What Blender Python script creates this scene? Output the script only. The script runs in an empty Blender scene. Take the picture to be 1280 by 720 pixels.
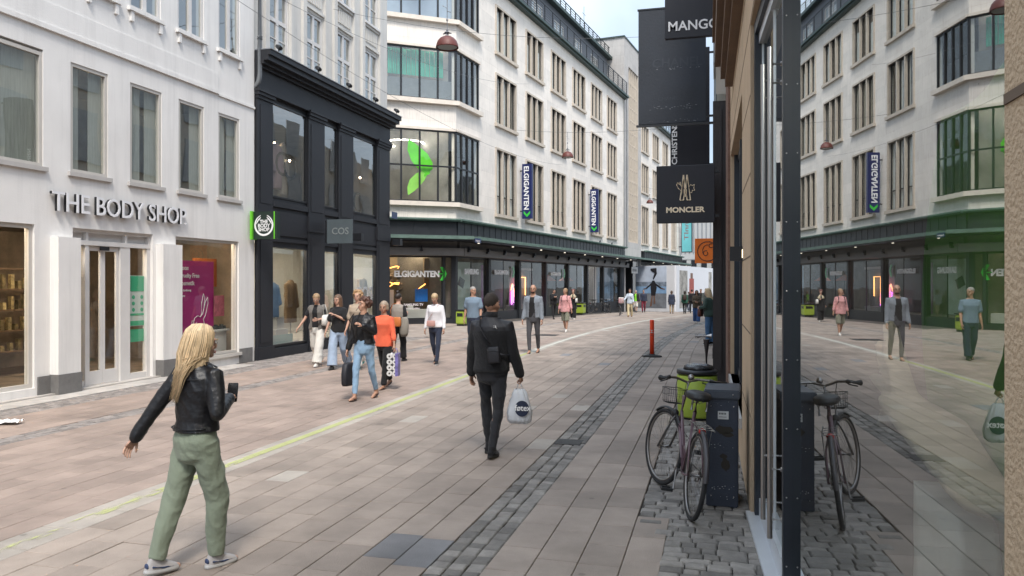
EXPO = 0.6
import bpy, bmesh, math, random
import numpy as np
from math import sin, cos, tan, atan, pi, radians as R
from mathutils import Vector as V, Matrix, noise
random.seed(7)
S = bpy.context.scene
C = S.collection
# ------------------------------------------------------------------ camera geometry (used to place things on the ground)
TH = R(14.73); F = 970.0; HZ = 353.0; CH = 1.85
def gz(Y):
    if Y < 20: return 0.0
    if Y < 65: return -.00028*(Y-20)**2
    if Y < 85: return -.567-.0252*(Y-65)
    return -1.071
def cv(Y):
    if Y < 20: return 0.0
    if Y < 42: return .0031*(Y-20)**2
    return 1.5+.1364*(Y-42)
def PZ(px, Zc, z=0):
    Xc = (px-640)/F*Zc
    return V((-Zc*sin(TH)+Xc*cos(TH), Zc*cos(TH)+Xc*sin(TH), z))
def GP(px, py):
    g = 0
    for _ in range(12):
        Zc = (CH-g)*F/(py-HZ); p = PZ(px, Zc); g = gz(p.y)
    p.z = g
    return p
def YX(px, X):          # where the ray of column px meets the line X=const (left side)
    a = atan((px-640)/F)-TH
    return X/tan(a)
# ------------------------------------------------------------------ materials
MC = {}
def nd(nt, t, **k):
    n = nt.nodes.new(t)
    for a, b in k.items(): setattr(n, a, b)
    return n
def mat(name, col, rough=.7, var=.12, scale=3., bump=0., bscale=40., metal=0., spec=.5, coords='Object', stretch=None, dirt=0., island=0., streak=0., gum=0., emit=None, coat=0., sheen=0.):
    if name in MC: return MC[name]
    m = bpy.data.materials.new(name); m.use_nodes = True; nt = m.node_tree; L = nt.links
    p = nt.nodes['Principled BSDF']
    p.inputs['Roughness'].default_value = rough; p.inputs['Metallic'].default_value = metal
    p.inputs['Specular IOR Level'].default_value = spec
    if coat: p.inputs['Coat Weight'].default_value = coat
    if sheen: p.inputs['Sheen Weight'].default_value = sheen
    if emit: p.inputs['Emission Color'].default_value = (*col, 1); p.inputs['Emission Strength'].default_value = emit
    tc = nd(nt, 'ShaderNodeTexCoord'); src = tc.outputs[coords]
    if stretch:
        mp = nd(nt, 'ShaderNodeMapping'); mp.inputs['Scale'].default_value = stretch; L.new(src, mp.inputs[0]); src = mp.outputs[0]
    n = nd(nt, 'ShaderNodeTexNoise'); n.inputs['Scale'].default_value = scale; n.inputs['Detail'].default_value = 6; n.inputs['Roughness'].default_value = .65
    L.new(src, n.inputs['Vector'])
    mr = nd(nt, 'ShaderNodeMapRange'); mr.inputs[1].default_value = .25; mr.inputs[2].default_value = .75
    mr.inputs[3].default_value = 1-var; mr.inputs[4].default_value = 1+var; L.new(n.outputs[0], mr.inputs[0])
    val = mr.outputs[0]
    if island:
        g = nd(nt, 'ShaderNodeNewGeometry'); m2 = nd(nt, 'ShaderNodeMapRange')
        m2.inputs[3].default_value = 1-island; m2.inputs[4].default_value = 1+island; L.new(g.outputs['Random Per Island'], m2.inputs[0])
        mm = nd(nt, 'ShaderNodeMath', operation='MULTIPLY'); L.new(val, mm.inputs[0]); L.new(m2.outputs[0], mm.inputs[1]); val = mm.outputs[0]
    if dirt:
        n3 = nd(nt, 'ShaderNodeTexNoise'); n3.inputs['Scale'].default_value = scale*.35; n3.inputs['Detail'].default_value = 8; L.new(src, n3.inputs['Vector'])
        m3 = nd(nt, 'ShaderNodeMapRange'); m3.inputs[1].default_value = .5; m3.inputs[2].default_value = .7; m3.inputs[3].default_value = 1; m3.inputs[4].default_value = 1-dirt
        L.new(n3.outputs[0], m3.inputs[0])
        mm = nd(nt, 'ShaderNodeMath', operation='MULTIPLY'); L.new(val, mm.inputs[0]); L.new(m3.outputs[0], mm.inputs[1]); val = mm.outputs[0]
    if streak:
        mp = nd(nt, 'ShaderNodeMapping'); mp.inputs['Scale'].default_value = (2.6, 2.6, .16); L.new(tc.outputs[coords], mp.inputs[0])
        n4 = nd(nt, 'ShaderNodeTexNoise'); n4.inputs['Scale'].default_value = 1.6; n4.inputs['Detail'].default_value = 9; n4.inputs['Roughness'].default_value = .7; L.new(mp.outputs[0], n4.inputs[0])
        m4 = nd(nt, 'ShaderNodeMapRange'); m4.inputs[1].default_value = .48; m4.inputs[2].default_value = .75; m4.inputs[3].default_value = 1; m4.inputs[4].default_value = 1-streak; L.new(n4.outputs[0], m4.inputs[0])
        mm = nd(nt, 'ShaderNodeMath', operation='MULTIPLY'); L.new(val, mm.inputs[0]); L.new(m4.outputs[0], mm.inputs[1]); val = mm.outputs[0]
    if gum:
        for sc_, r0 in ((1.9, .055), (.8, .05)):
            vo = nd(nt, 'ShaderNodeTexVoronoi'); vo.inputs['Scale'].default_value = sc_; L.new(tc.outputs[coords], vo.inputs[0])
            m5 = nd(nt, 'ShaderNodeMapRange'); m5.inputs[1].default_value = r0*.6; m5.inputs[2].default_value = r0; m5.inputs[3].default_value = 1-gum; m5.inputs[4].default_value = 1; L.new(vo.outputs['Distance'], m5.inputs[0])
            mm = nd(nt, 'ShaderNodeMath', operation='MULTIPLY'); L.new(val, mm.inputs[0]); L.new(m5.outputs[0], mm.inputs[1]); val = mm.outputs[0]
    vm = nd(nt, 'ShaderNodeVectorMath', operation='SCALE'); vm.inputs[0].default_value = col; L.new(val, vm.inputs['Scale'])
    L.new(vm.outputs[0], p.inputs['Base Color'])
    if rough < .95:
        mr2 = nd(nt, 'ShaderNodeMapRange'); mr2.inputs[3].default_value = max(.02, rough-.1*min(1, rough*2)); mr2.inputs[4].default_value = min(1, rough+.12*min(1, rough*2)); L.new(n.outputs[0], mr2.inputs[0]); L.new(mr2.outputs[0], p.inputs['Roughness'])
    if bump:
        n2 = nd(nt, 'ShaderNodeTexNoise'); n2.inputs['Scale'].default_value = bscale; n2.inputs['Detail'].default_value = 5; L.new(src, n2.inputs['Vector'])
        b = nd(nt, 'ShaderNodeBump'); b.inputs['Strength'].default_value = bump; b.inputs['Distance'].default_value = .02; L.new(n2.outputs[0], b.inputs['Height']); L.new(b.outputs[0], p.inputs['Normal'])
    MC[name] = m
    return m
def blockstone(name, col, mortar, bw, bh, ms=.004, var=.1, bump=.3, holes=0.):
    """ashlar / cladding with fine joints; block pattern from the building's own x,z"""
    if name in MC: return MC[name]
    m = mat(name, col, .85, var, 1.2, 0); nt = m.node_tree; L = nt.links; p = nt.nodes['Principled BSDF']
    old = p.inputs['Base Color'].links[0].from_socket
    tc = nd(nt, 'ShaderNodeTexCoord'); sp = nd(nt, 'ShaderNodeSeparateXYZ'); cb = nd(nt, 'ShaderNodeCombineXYZ')
    L.new(tc.outputs['Object'], sp.inputs[0]); ad = nd(nt, 'ShaderNodeMath', operation='ADD'); L.new(sp.outputs[0], ad.inputs[0]); L.new(sp.outputs[1], ad.inputs[1])
    L.new(ad.outputs[0], cb.inputs[0]); L.new(sp.outputs[2], cb.inputs[1])
    br = nd(nt, 'ShaderNodeTexBrick'); br.inputs['Scale'].default_value = 1; br.inputs['Brick Width'].default_value = bw; br.inputs['Row Height'].default_value = bh
    br.inputs['Mortar Size'].default_value = ms; br.inputs['Mortar Smooth'].default_value = .2
    br.inputs['Color1'].default_value = (.92, .92, .92, 1); br.inputs['Color2'].default_value = (1.06, 1.05, 1.04, 1); br.inputs['Mortar'].default_value = (*[a/b for a, b in zip(mortar, col)], 1)
    L.new(cb.outputs[0], br.inputs['Vector'])
    # vertical weather streaks
    n = nd(nt, 'ShaderNodeTexNoise'); mp = nd(nt, 'ShaderNodeMapping'); mp.inputs['Scale'].default_value = (3, 3, .22); L.new(tc.outputs['Object'], mp.inputs[0]); L.new(mp.outputs[0], n.inputs[0]); n.inputs['Detail'].default_value = 5
    mr = nd(nt, 'ShaderNodeMapRange'); mr.inputs[1].default_value = .5; mr.inputs[2].default_value = .8; mr.inputs[3].default_value = 1; mr.inputs[4].default_value = .8; L.new(n.outputs[0], mr.inputs[0])
    a = nd(nt, 'ShaderNodeVectorMath', operation='MULTIPLY'); L.new(old, a.inputs[0]); L.new(br.outputs[0], a.inputs[1])
    b = nd(nt, 'ShaderNodeVectorMath', operation='SCALE'); L.new(a.outputs[0], b.inputs[0]); L.new(mr.outputs[0], b.inputs['Scale']); out = b.outputs[0]
    if holes:
        vo = nd(nt, 'ShaderNodeTexVoronoi'); vo.inputs['Scale'].default_value = 1.7; L.new(cb.outputs[0], vo.inputs[0])
        hr = nd(nt, 'ShaderNodeMapRange'); hr.inputs[1].default_value = .035; hr.inputs[2].default_value = .05; hr.inputs[3].default_value = 1-holes; hr.inputs[4].default_value = 1; L.new(vo.outputs['Distance'], hr.inputs[0])
        c = nd(nt, 'ShaderNodeVectorMath', operation='SCALE'); L.new(out, c.inputs[0]); L.new(hr.outputs[0], c.inputs['Scale']); out = c.outputs[0]
    L.new(out, p.inputs['Base Color'])
    bp = nd(nt, 'ShaderNodeBump'); bp.inputs['Strength'].default_value = bump; bp.inputs['Distance'].default_value = .01; L.new(br.outputs['Fac'], bp.inputs['Height']); bp.invert = True
    n2 = nd(nt, 'ShaderNodeTexNoise'); n2.inputs['Scale'].default_value = 25; n2.inputs['Detail'].default_value = 6; L.new(tc.outputs['Object'], n2.inputs[0])
    b2 = nd(nt, 'ShaderNodeBump'); b2.inputs['Strength'].default_value = .2; b2.inputs['Distance'].default_value = .01; L.new(n2.outputs[0], b2.inputs['Height']); L.new(bp.outputs[0], b2.inputs['Normal']); L.new(b2.outputs[0], p.inputs['Normal'])
    return m
def glass(name, tint=(.85, .9, .9), ior=1.5, wav=0., base=0.):
    if name in MC: return MC[name]
    m = bpy.data.materials.new(name); m.use_nodes = True; nt = m.node_tree; L = nt.links
    nt.nodes.remove(nt.nodes['Principled BSDF']); o = nt.nodes['Material Output']
    tr = nd(nt, 'ShaderNodeBsdfTransparent'); tr.inputs[0].default_value = (*tint, 1)
    gl = nd(nt, 'ShaderNodeBsdfGlossy'); gl.inputs['Roughness'].default_value = 0.0; gl.inputs[0].default_value = (.95, .97, .97, 1)
    lw = nd(nt, 'ShaderNodeLayerWeight'); lw.inputs[0].default_value = .5
    pw_ = nd(nt, 'ShaderNodeMath', operation='POWER'); pw_.inputs[1].default_value = 5; L.new(lw.outputs['Facing'], pw_.inputs[0])
    F0 = max(((ior-1)/(ior+1))**2*1.7, base)
    fr = nd(nt, 'ShaderNodeMapRange'); fr.inputs[3].default_value = F0; fr.inputs[4].default_value = 1; L.new(pw_.outputs[0], fr.inputs[0])
    mx = nd(nt, 'ShaderNodeMixShader')
    if wav:
        tc = nd(nt, 'ShaderNodeTexCoord'); n = nd(nt, 'ShaderNodeTexNoise'); n.inputs['Scale'].default_value = .9; n.inputs['Detail'].default_value = 1; L.new(tc.outputs['Object'], n.inputs[0])
        b = nd(nt, 'ShaderNodeBump'); b.inputs['Strength'].default_value = wav; b.inputs['Distance'].default_value = .05; L.new(n.outputs[0], b.inputs['Height']); L.new(b.outputs[0], gl.inputs['Normal'])
    L.new(fr.outputs[0], mx.inputs[0])
    L.new(tr.outputs[0], mx.inputs[1]); L.new(gl.outputs[0], mx.inputs[2]); L.new(mx.outputs[0], o.inputs[0])
    MC[name] = m
    return m
def emis(name, col, st):
    return mat(name, col, .5, .02, emit=st)
# ------------------------------------------------------------------ mesh helpers
def B(): return bmesh.new()
def quad(bm, a, b, c, d):
    return bm.faces.new([bm.verts.new(a), bm.verts.new(b), bm.verts.new(c), bm.verts.new(d)])
def bx(bm, x0, x1, y0, y1, z0, z1):
    x0, x1 = sorted((x0, x1)); y0, y1 = sorted((y0, y1)); z0, z1 = sorted((z0, z1))
    v = [bm.verts.new((x, y, z)) for x in (x0, x1) for y in (y0, y1) for z in (z0, z1)]
    for f in ((0, 1, 3, 2), (4, 6, 7, 5), (0, 4, 5, 1), (2, 3, 7, 6), (0, 2, 6, 4), (1, 5, 7, 3)): bm.faces.new([v[i] for i in f])
    return v
def basis(d):
    d = d.normalized(); up = V((0, 0, 1)) if abs(d.z) < .95 else V((1, 0, 0))
    a = d.cross(up).normalized(); b = a.cross(d).normalized()
    return a, b
def tube(bm, pts, rads, n=10, flat=1., mi=0):
    pts = [V(p) for p in pts]
    if not hasattr(rads, '__len__'): rads = [rads]*len(pts)
    rings = []; a = None
    for i, p in enumerate(pts):
        d = (pts[min(i+1, len(pts)-1)]-pts[max(i-1, 0)])
        if d.length < 1e-7: d = V((0, 0, 1))
        d.normalize()
        if a is None: a, b = basis(d)
        else:
            a = (a-d*a.dot(d)); a = a.normalized() if a.length > 1e-5 else basis(d)[0]; b = a.cross(d)*-1; b = d.cross(a)
        rings.append([bm.verts.new(p+(a*cos(2*pi*k/n)+b*sin(2*pi*k/n)*flat)*rads[i]) for k in range(n)])
    fs = []
    for r0, r1 in zip(rings, rings[1:]):
        for k in range(n): fs.append(bm.faces.new([r0[k], r0[(k+1) % n], r1[(k+1) % n], r1[k]]))
    fs.append(bm.faces.new(rings[0][::-1])); fs.append(bm.faces.new(rings[-1]))
    for f in fs: f.material_index = mi
def rtube(bm, pts, rads, n=12, flat=1., mi=0):
    """tube with rounded ends (for bodies)"""
    pts = [V(p) for p in pts]; rads = list(rads)
    d0 = (pts[0]-pts[1]).normalized(); d1 = (pts[-1]-pts[-2]).normalized(); r0 = rads[0]; r1 = rads[-1]
    P = [pts[0]+d0*r0*.95, pts[0]+d0*r0*.6]+pts+[pts[-1]+d1*r1*.6, pts[-1]+d1*r1*.95]
    tube(bm, P, [r0*.3, r0*.8]+rads+[r1*.8, r1*.3], n, flat, mi)
def cyl(bm, p0, p1, r, r1=None, n=14, mi=0): tube(bm, [p0, p1], [r, r if r1 is None else r1], n, 1., mi)
def loft(bm, rings, n=24, pw=2.0, mi=0):
    R_ = []
    for cx, cy, cz, rx, ry in rings:
        vs = []
        for k in range(n):
            a = 2*pi*k/n; c, s = cos(a), sin(a); e = 2/pw
            vs.append(bm.verts.new((cx+rx*abs(c)**e*(1 if c > 0 else -1), cy+ry*abs(s)**e*(1 if s > 0 else -1), cz)))
        R_.append(vs)
    up = rings[-1][2] > rings[0][2]
    fs = []
    for a, b in zip(R_, R_[1:]):
        for k in range(n):
            q = [a[k], a[(k+1) % n], b[(k+1) % n], b[k]]
            fs.append(bm.faces.new(q if up else q[::-1]))
    fs.append(bm.faces.new(R_[0][::-1] if up else R_[0])); fs.append(bm.faces.new(R_[-1] if up else R_[-1][::-1]))
    for f in fs: f.material_index = mi
def ell(bm, c, r, u=16, v=10, mi=0, mtx=None):
    m = Matrix.Translation(V(c)) @ (mtx or Matrix.Identity(4)) @ Matrix.Diagonal((r[0], r[1], r[2], 1))
    g = bmesh.ops.create_uvsphere(bm, u_segments=u, v_segments=v, radius=1, matrix=m)
    for vv in g['verts']:
        for f in vv.link_faces: f.material_index = mi
def prism(bm, pts, f, mi=0):
    """pts: 2D outline (ccw); f(p,k)->3D for the two caps k=0,1"""
    a = [bm.verts.new(f(p, 0)) for p in pts]; b = [bm.verts.new(f(p, 1)) for p in pts]
    fs = [bm.faces.new(a[::-1]), bm.faces.new(b)]
    n = len(pts)
    for i in range(n): fs.append(bm.faces.new([a[i], a[(i+1) % n], b[(i+1) % n], b[i]]))
    for q in fs: q.material_index = mi
def obj(name, bm, m, parent=None, smooth=False, loc=None, rot=None):
    if isinstance(bm, bmesh.types.BMesh):
        me = bpy.data.meshes.new(name)
        bmesh.ops.recalc_face_normals(bm, faces=bm.faces) if len(bm.faces) < 60000 and name not in ('pane',) else None
        bm.to_mesh(me); bm.free()
        for x in (m if isinstance(m, (list, tuple)) else [m]): me.materials.append(x)
        if smooth: me.polygons.foreach_set('use_smooth', [True]*len(me.polygons))
    else: me = bm
    o = bpy.data.objects.new(name, me); C.objects.link(o)
    if parent: o.parent = parent
    if loc is not None: o.location = loc
    if rot is not None: o.rotation_euler = rot
    return o
def tag(o, label, cat, group=None, kind=None):
    if label: o['label'] = label
    if cat: o['category'] = cat
    if group: o['group'] = group
    if kind: o['kind'] = kind
    return o
def struct(name, bm, m, smooth=False):
    o = obj(name, bm, m, None, smooth); o['kind'] = 'structure'; return o
def thing(name, label, cat, loc=(0, 0, 0), rz=0, group=None, rot=None):
    o = bpy.data.objects.new(name, None); C.objects.link(o); o.empty_display_size = .2
    o.location = loc; o.rotation_euler = rot or (0, 0, rz)
    return tag(o, label, cat, group)
def copy_tree(o, parent=None):
    c = o.copy(); C.objects.link(c); c.parent = parent
    for ch in list(o.children): copy_tree(ch, c)
    return c
def text_bm(bm, txt, size, f, depth=.01, bold=0., align='LEFT', spacing=1., squash=1., mi=0):
    """f(u,v,d)->3D : u along the writing, v up, d out of the surface"""
    cu = bpy.data.curves.new('t', 'FONT'); cu.body = txt; cu.size = size; cu.align_x = align; cu.offset = bold; cu.space_character = spacing
    cu.extrude = depth/2; cu.resolution_u = 3
    o = bpy.data.objects.new('t', cu); TS.collection.objects.link(o); TS.view_layers[0].update()
    dg = TS.view_layers[0].depsgraph
    me = bpy.data.meshes.new_from_object(o.evaluated_get(dg))
    vs = [bm.verts.new(f(v.co.x*squash, v.co.y, v.co.z+depth/2)) for v in me.vertices]
    for p in me.polygons:
        try: bm.faces.new([vs[i] for i in p.vertices]).material_index = mi
        except ValueError: pass
    bpy.data.objects.remove(o); bpy.data.curves.remove(cu); bpy.data.meshes.remove(me)
TS = bpy.data.scenes.new('tmp')
def remesh(bm, vox, sm=6, fac=.5):
    me = bpy.data.meshes.new('r'); bm.to_mesh(me); bm.free()
    o = bpy.data.objects.new('r', me); TS.collection.objects.link(o)
    m = o.modifiers.new('r', 'REMESH'); m.mode = 'VOXEL'; m.voxel_size = vox; m.use_smooth_shade = True
    if sm: s = o.modifiers.new('s', 'SMOOTH'); s.factor = fac; s.iterations = sm
    TS.view_layers[0].update()
    out = bpy.data.meshes.new_from_object(o.evaluated_get(TS.view_layers[0].depsgraph))
    bpy.data.objects.remove(o); bpy.data.meshes.remove(me)
    b = B(); b.from_mesh(out); bpy.data.meshes.remove(out)
    return b
def folds(bm, amp, sc=(7, 7, 14), seed=0, fine=.3):
    bm.normal_update()
    for v in bm.verts:
        c = v.co; q = V((c.x*sc[0]+c.z*sc[2]*.35+seed, c.y*sc[1]-c.z*sc[2]*.2, c.z*sc[2]*.62+c.x*sc[0]*.7))
        n = .45-abs(noise.noise(q))*1.9
        n2 = abs(noise.noise(q*2.3+V((5, 1, 2))))
        n3 = noise.noise(q*5)
        v.co += v.normal*amp*(n*.75-n2*.7+n3*fine*.5)
# ------------------------------------------------------------------ ground, paving, cobbles
def WG(u, v, z=0): return (u+cv(v), v, gz(v)+z)
def ground():
    bm = B()
    vs = [-40, -20, -5, 0, 5, 10, 15]+list(range(18, 90, 3))+[100, 130, 180, 260, 400]
    us = [-120, -60, -30, -15, -10, -5, -1, 0, 5, 15, 40, 120]
    g = [[bm.verts.new(WG(u, v, -.022)) for u in us] for v in vs]
    for a, b in zip(g, g[1:]):
        for k in range(len(us)-1): bm.faces.new([a[k], a[k+1], b[k+1], b[k]])
    struct('ground', bm, mat('joint_sand', (.075, .066, .058), .95, .3, 6, .4, 60))
ground()
def slab(bm, u0, u1, v0, v1, gap=.003, tilt=.0015, inset=.004, z=0.):
    u0 += gap; u1 -= gap; v0 += gap*1.1; v1 -= gap*1.1
    t = [random.uniform(-tilt, tilt)+z for _ in range(4)]
    if random.random() < .12: d = random.uniform(-.003, .003); t = [a+d for a in t]
    o = [(u0, v0), (u1, v0), (u1, v1), (u0, v1)]
    i = inset
    n = [(u0+i, v0+i), (u1-i, v0+i), (u1-i, v1-i), (u0+i, v1-i)]
    lo = [bm.verts.new(WG(a, b, -.02)) for a, b in o]
    mi = [bm.verts.new(WG(a, b, t[k]-.0035)) for k, (a, b) in enumerate(o)]
    hi = [bm.verts.new(WG(a, b, t[k])) for k, (a, b) in enumerate(n)]
    bm.faces.new(hi)
    for k in range(4):
        j = (k+1) % 4
        bm.faces.new([mi[k], mi[j], hi[j], hi[k]]); bm.faces.new([lo[k], lo[j], mi[j], mi[k]])
def slab_mat(name, col, isl):
    m = mat(name, col, .78, .22, 2.2, .35, 90, island=isl, dirt=.28, gum=.28, coords='Object')
    return m
def rows(bms, u0, u1, vmin, vmax, w=.25, pick=None):
    n = max(1, round((u1-u0)/w)); w = (u1-u0)/n
    for k in range(n):
        v = vmin-random.random()*.5
        a = u0+k*w
        while v < vmax:
            l = random.choice((.4, .45, .5, .5, .55, .62)) if v < 40 else random.choice((.8, 1., 1.2))
            bm = bms[pick(a, v) if pick else 0]
            slab(bm, a, a+w, v, v+l, gap=.003 if v < 25 else .005)
            v += l
dark = B(); main = B(); red = B(); grey = B(); pale = B()
def pk(a, v):
    if abs(a+2.19) < .14 and 4.5 < v < 5.2: return 1
    return 1 if random.random() < .012 else (2 if random.random() < .03 else 0)
# main lane between the pale line and the drain channel, and right of it
rows([main, grey, pale], -4.6, -1.81, 1.5, 64, pick=pk)
rows([main, grey, pale], -1.45, -.60, 1.5, 64, pick=lambda a, v: 1 if random.random() < .02 else 0)
rows([main, grey], -.60, -.35, 1.5, 5.7)
rows([red, main], -7.85, -4.95, 1.5, 64, pick=lambda a, v: 1 if (v > 18 and random.random() < (v-18)/12) else 0)
rows([red, main], -9.4, -8.2, 1.5, 64, pick=lambda a, v: 1 if (v > 18 and random.random() < (v-18)/12) else 0)
rows([main, grey], -16.5, -10.6, 24.5, 34, w=.3)
rows([main, grey], -10.6, -9.4, 25, 64, w=.3)
rows([main], -.60, 1.5, 16, 64, w=.35)
rows([pale], -4.95, -4.6, 1.5, 64, w=.35)
struct('paving', main, slab_mat('mauve_granite_slab', (.30, .246, .208), .13))
struct('paving', red, slab_mat('reddish_granite_slab', (.295, .228, .192), .10))
struct('paving', grey, slab_mat('dark_grey_slab', (.20, .195, .20), .12))
struct('paving', pale, slab_mat('pale_granite_slab', (.36, .32, .28), .08))
def stone(bm, u0, u1, v0, v1, g=.004, zj=.006):
    """one sett: domed top"""
    j = lambda: random.uniform(-.006, .006)
    o = [(u0+g+j()*.5, v0+g+j()), (u1-g+j()*.5, v0+g+j()), (u1-g+j()*.5, v1-g+j()), (u0+g+j()*.5, v1-g+j())]
    cu = sum(p[0] for p in o)/4; cv_ = sum(p[1] for p in o)/4
    h = random.uniform(-zj, zj*.6)
    t = [h+random.uniform(-.003, .003) for _ in o]
    q = [(a+(cu-a)*.16, b+(cv_-b)*.16) for a, b in o]
    lo = [bm.verts.new(WG(a, b, -.021)) for a, b in o]; mi = [bm.verts.new(WG(a, b, t[k]-.009)) for k, (a, b) in enumerate(o)]
    hi = [bm.verts.new(WG(a, b, t[k]-.001)) for k, (a, b) in enumerate(q)]; c = bm.verts.new(WG(cu, cv_, h+.002))
    for k in range(4):
        l = (k+1) % 4
        bm.faces.new([hi[k], hi[l], c]); bm.faces.new([mi[k], mi[l], hi[l], hi[k]]); bm.faces.new([lo[k], lo[l], mi[l], mi[k]])
def setts(bm, u0, u1, v0, v1, w, l, jit=.25):
    n = max(1, round((u1-u0)/w)); w = (u1-u0)/n
    for k in range(n):
        v = v0-random.random()*l
        while v < v1:
            L_ = l*random.uniform(1-jit, 1+jit)
            stone(bm, u0+k*w, u0+(k+1)*w, v, v+L_); v += L_
def setts_cross(bm, u0f, u1, v0, v1, w, l):
    """courses running across the street direction"""
    v = v0
    while v < v1:
        h = w*random.uniform(.8, 1.2); u = u0f(v)
        a = u-random.random()*.03
        while a < u1:
            L_ = l*random.uniform(.65, 1.4)
            stone(bm, a, min(a+L_, u1+.05), v+random.uniform(-.006, .006), v+h, .004, .008); a += L_
        v += h
ch = B()
setts(ch, -1.81, -1.45, 1.5, 30, .12, .13); setts(ch, -1.81, -1.45, 30, 64, .18, .4)
bmx = B()
setts(bmx, -8.2, -7.85, 1.5, 26, .115, .12); setts(bmx, -9.95, -9.4, 1.5, 14.8, .1, .11); setts(bmx, -8.2, -7.85, 26, 60, .17, .4)
setts(bmx, -10.5, -9.4, 14.8, 24.5, .13, .13)
rb = B()
setts_cross(rb, lambda v: -.58 if v > 5.7 else -.35, .5, 1.6, 12, .115, .15)
setts(rb, -.58, .4, 12, 16, .13, .16)
sm = mat('granite_sett', (.235, .215, .195), .75, .3, 9, .6, 120, island=.36, dirt=.2)
struct('cobble_channel', ch, sm); struct('cobble_strip', bmx, mat('dark_granite_sett', (.23, .205, .19), .8, .22, 9, .5, 120, island=.25)); struct('cobble_pavement', rb, sm)
# pale granite kerb step along the shops on the left
bm = B(); v = 1.0
while v < 14.8:
    slab(bm, -10.5, -9.95, v, v+1.1, z=.012); v += 1.1
struct('kerb_stones', bm, mat('kerb_granite', (.42, .39, .36), .8, .14, 6, .3, 100, island=.06, dirt=.2))
# worn yellow paint line, sheet 4 mm above the pale slabs
def paint():
    m = mat('worn_yellow_paint', (.50, .53, .22), .7, .1, 6); nt = m.node_tree; L = nt.links; p = nt.nodes['Principled BSDF']; o = nt.nodes['Material Output']
    tc = nd(nt, 'ShaderNodeTexCoord'); mp = nd(nt, 'ShaderNodeMapping'); mp.inputs['Scale'].default_value = (9, 1.6, 1); L.new(tc.outputs['Object'], mp.inputs[0])
    n = nd(nt, 'ShaderNodeTexNoise'); n.inputs['Scale'].default_value = 1.6; n.inputs['Detail'].default_value = 9; n.inputs['Roughness'].default_value = .75; L.new(mp.outputs[0], n.inputs[0])
    sp = nd(nt, 'ShaderNodeSeparateXYZ'); L.new(tc.outputs['Object'], sp.inputs[0])
    wr = nd(nt, 'ShaderNodeMapRange'); wr.inputs[1].default_value = 4; wr.inputs[2].default_value = 8.5; wr.inputs[3].default_value = .13; wr.inputs[4].default_value = -.09; L.new(sp.outputs[1], wr.inputs[0])
    sb = nd(nt, 'ShaderNodeMath', operation='SUBTRACT'); L.new(n.outputs[0], sb.inputs[0]); L.new(wr.outputs[0], sb.inputs[1])
    r = nd(nt, 'ShaderNodeMapRange'); r.inputs[1].default_value = .42; r.inputs[2].default_value = .50; L.new(sb.outputs[0], r.inputs[0])
    t = nd(nt, 'ShaderNodeBsdfTransparent'); mx = nd(nt, 'ShaderNodeMixShader'); ml = nd(nt, 'ShaderNodeMath', operation='MULTIPLY'); ml.inputs[1].default_value = .68
    L.new(r.outputs[0], ml.inputs[0]); L.new(ml.outputs[0], mx.inputs[0]); L.new(t.outputs[0], mx.inputs[1]); L.new(p.outputs[0], mx.inputs[2]); L.new(mx.outputs[0], o.inputs[0])
    return m
bm = B(); pv = None
for k in range(91):
    v = 2+k*.2
    cur = (bm.verts.new(WG(-4.82, v, .005)), bm.verts.new(WG(-4.715, v, .005)))
    if pv: bm.faces.new([pv[0], pv[1], cur[1], cur[0]])
    pv = cur
struct('yellow_line', bm, paint())
bm = B(); pv = None
for k in range(21):
    v = 20.1+k*1.2
    cur = (bm.verts.new(WG(-4.83, v, .005)), bm.verts.new(WG(-4.70, v, .005)))
    if pv and k not in (8, 9): bm.faces.new([pv[0], pv[1], cur[1], cur[0]])
    pv = cur
struct('white_line', bm, mat('worn_white_paint', (.46, .45, .40), .7, .2, 5))
# small sunken drain in the channel and patches of setts beside it
bm = B(); bx(bm, -1.80, -1.50, 8.72, 9.0, -.018, .004); 
d = obj('drain_cover', bm, mat('cast_iron', (.05, .047, .045), .6, .3, 20, .4, 60, metal=.6)); tag(d, 'dark square drain cover sunk in the cobbled channel near the man in black', 'drain')
# manhole sheet
bm = B(); bx(bm, -6.3, -5.4, 26.4, 27.2, -.03, .006+gz(27)); d = obj('manhole_cover', bm, MC['cast_iron']); tag(d, 'flat dark manhole cover in the paving past the bald man', 'manhole')
# white rag of paper on the left
bm = B()
N = 9; g = [[bm.verts.new((i/N*.42, j/N*.20, .02+.03*abs(noise.noise(V((i*.6, j*.9, 3)))*2)+.004)) for j in range(N+1)] for i in range(N+1)]
for i in range(N):
    for j in range(N): bm.faces.new([g[i][j], g[i+1][j], g[i+1][j+1], g[i][j+1]])
p = GP(3, 531); o = obj('crumpled_paper', bm, mat('white_paper', (.75, .75, .75), .8, .05), None, True, loc=(p.x-.2, p.y-.1, 0), rot=(0, 0, R(15)))
tag(o, 'crumpled white paper lying on the paving at the left edge', 'litter')
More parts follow.
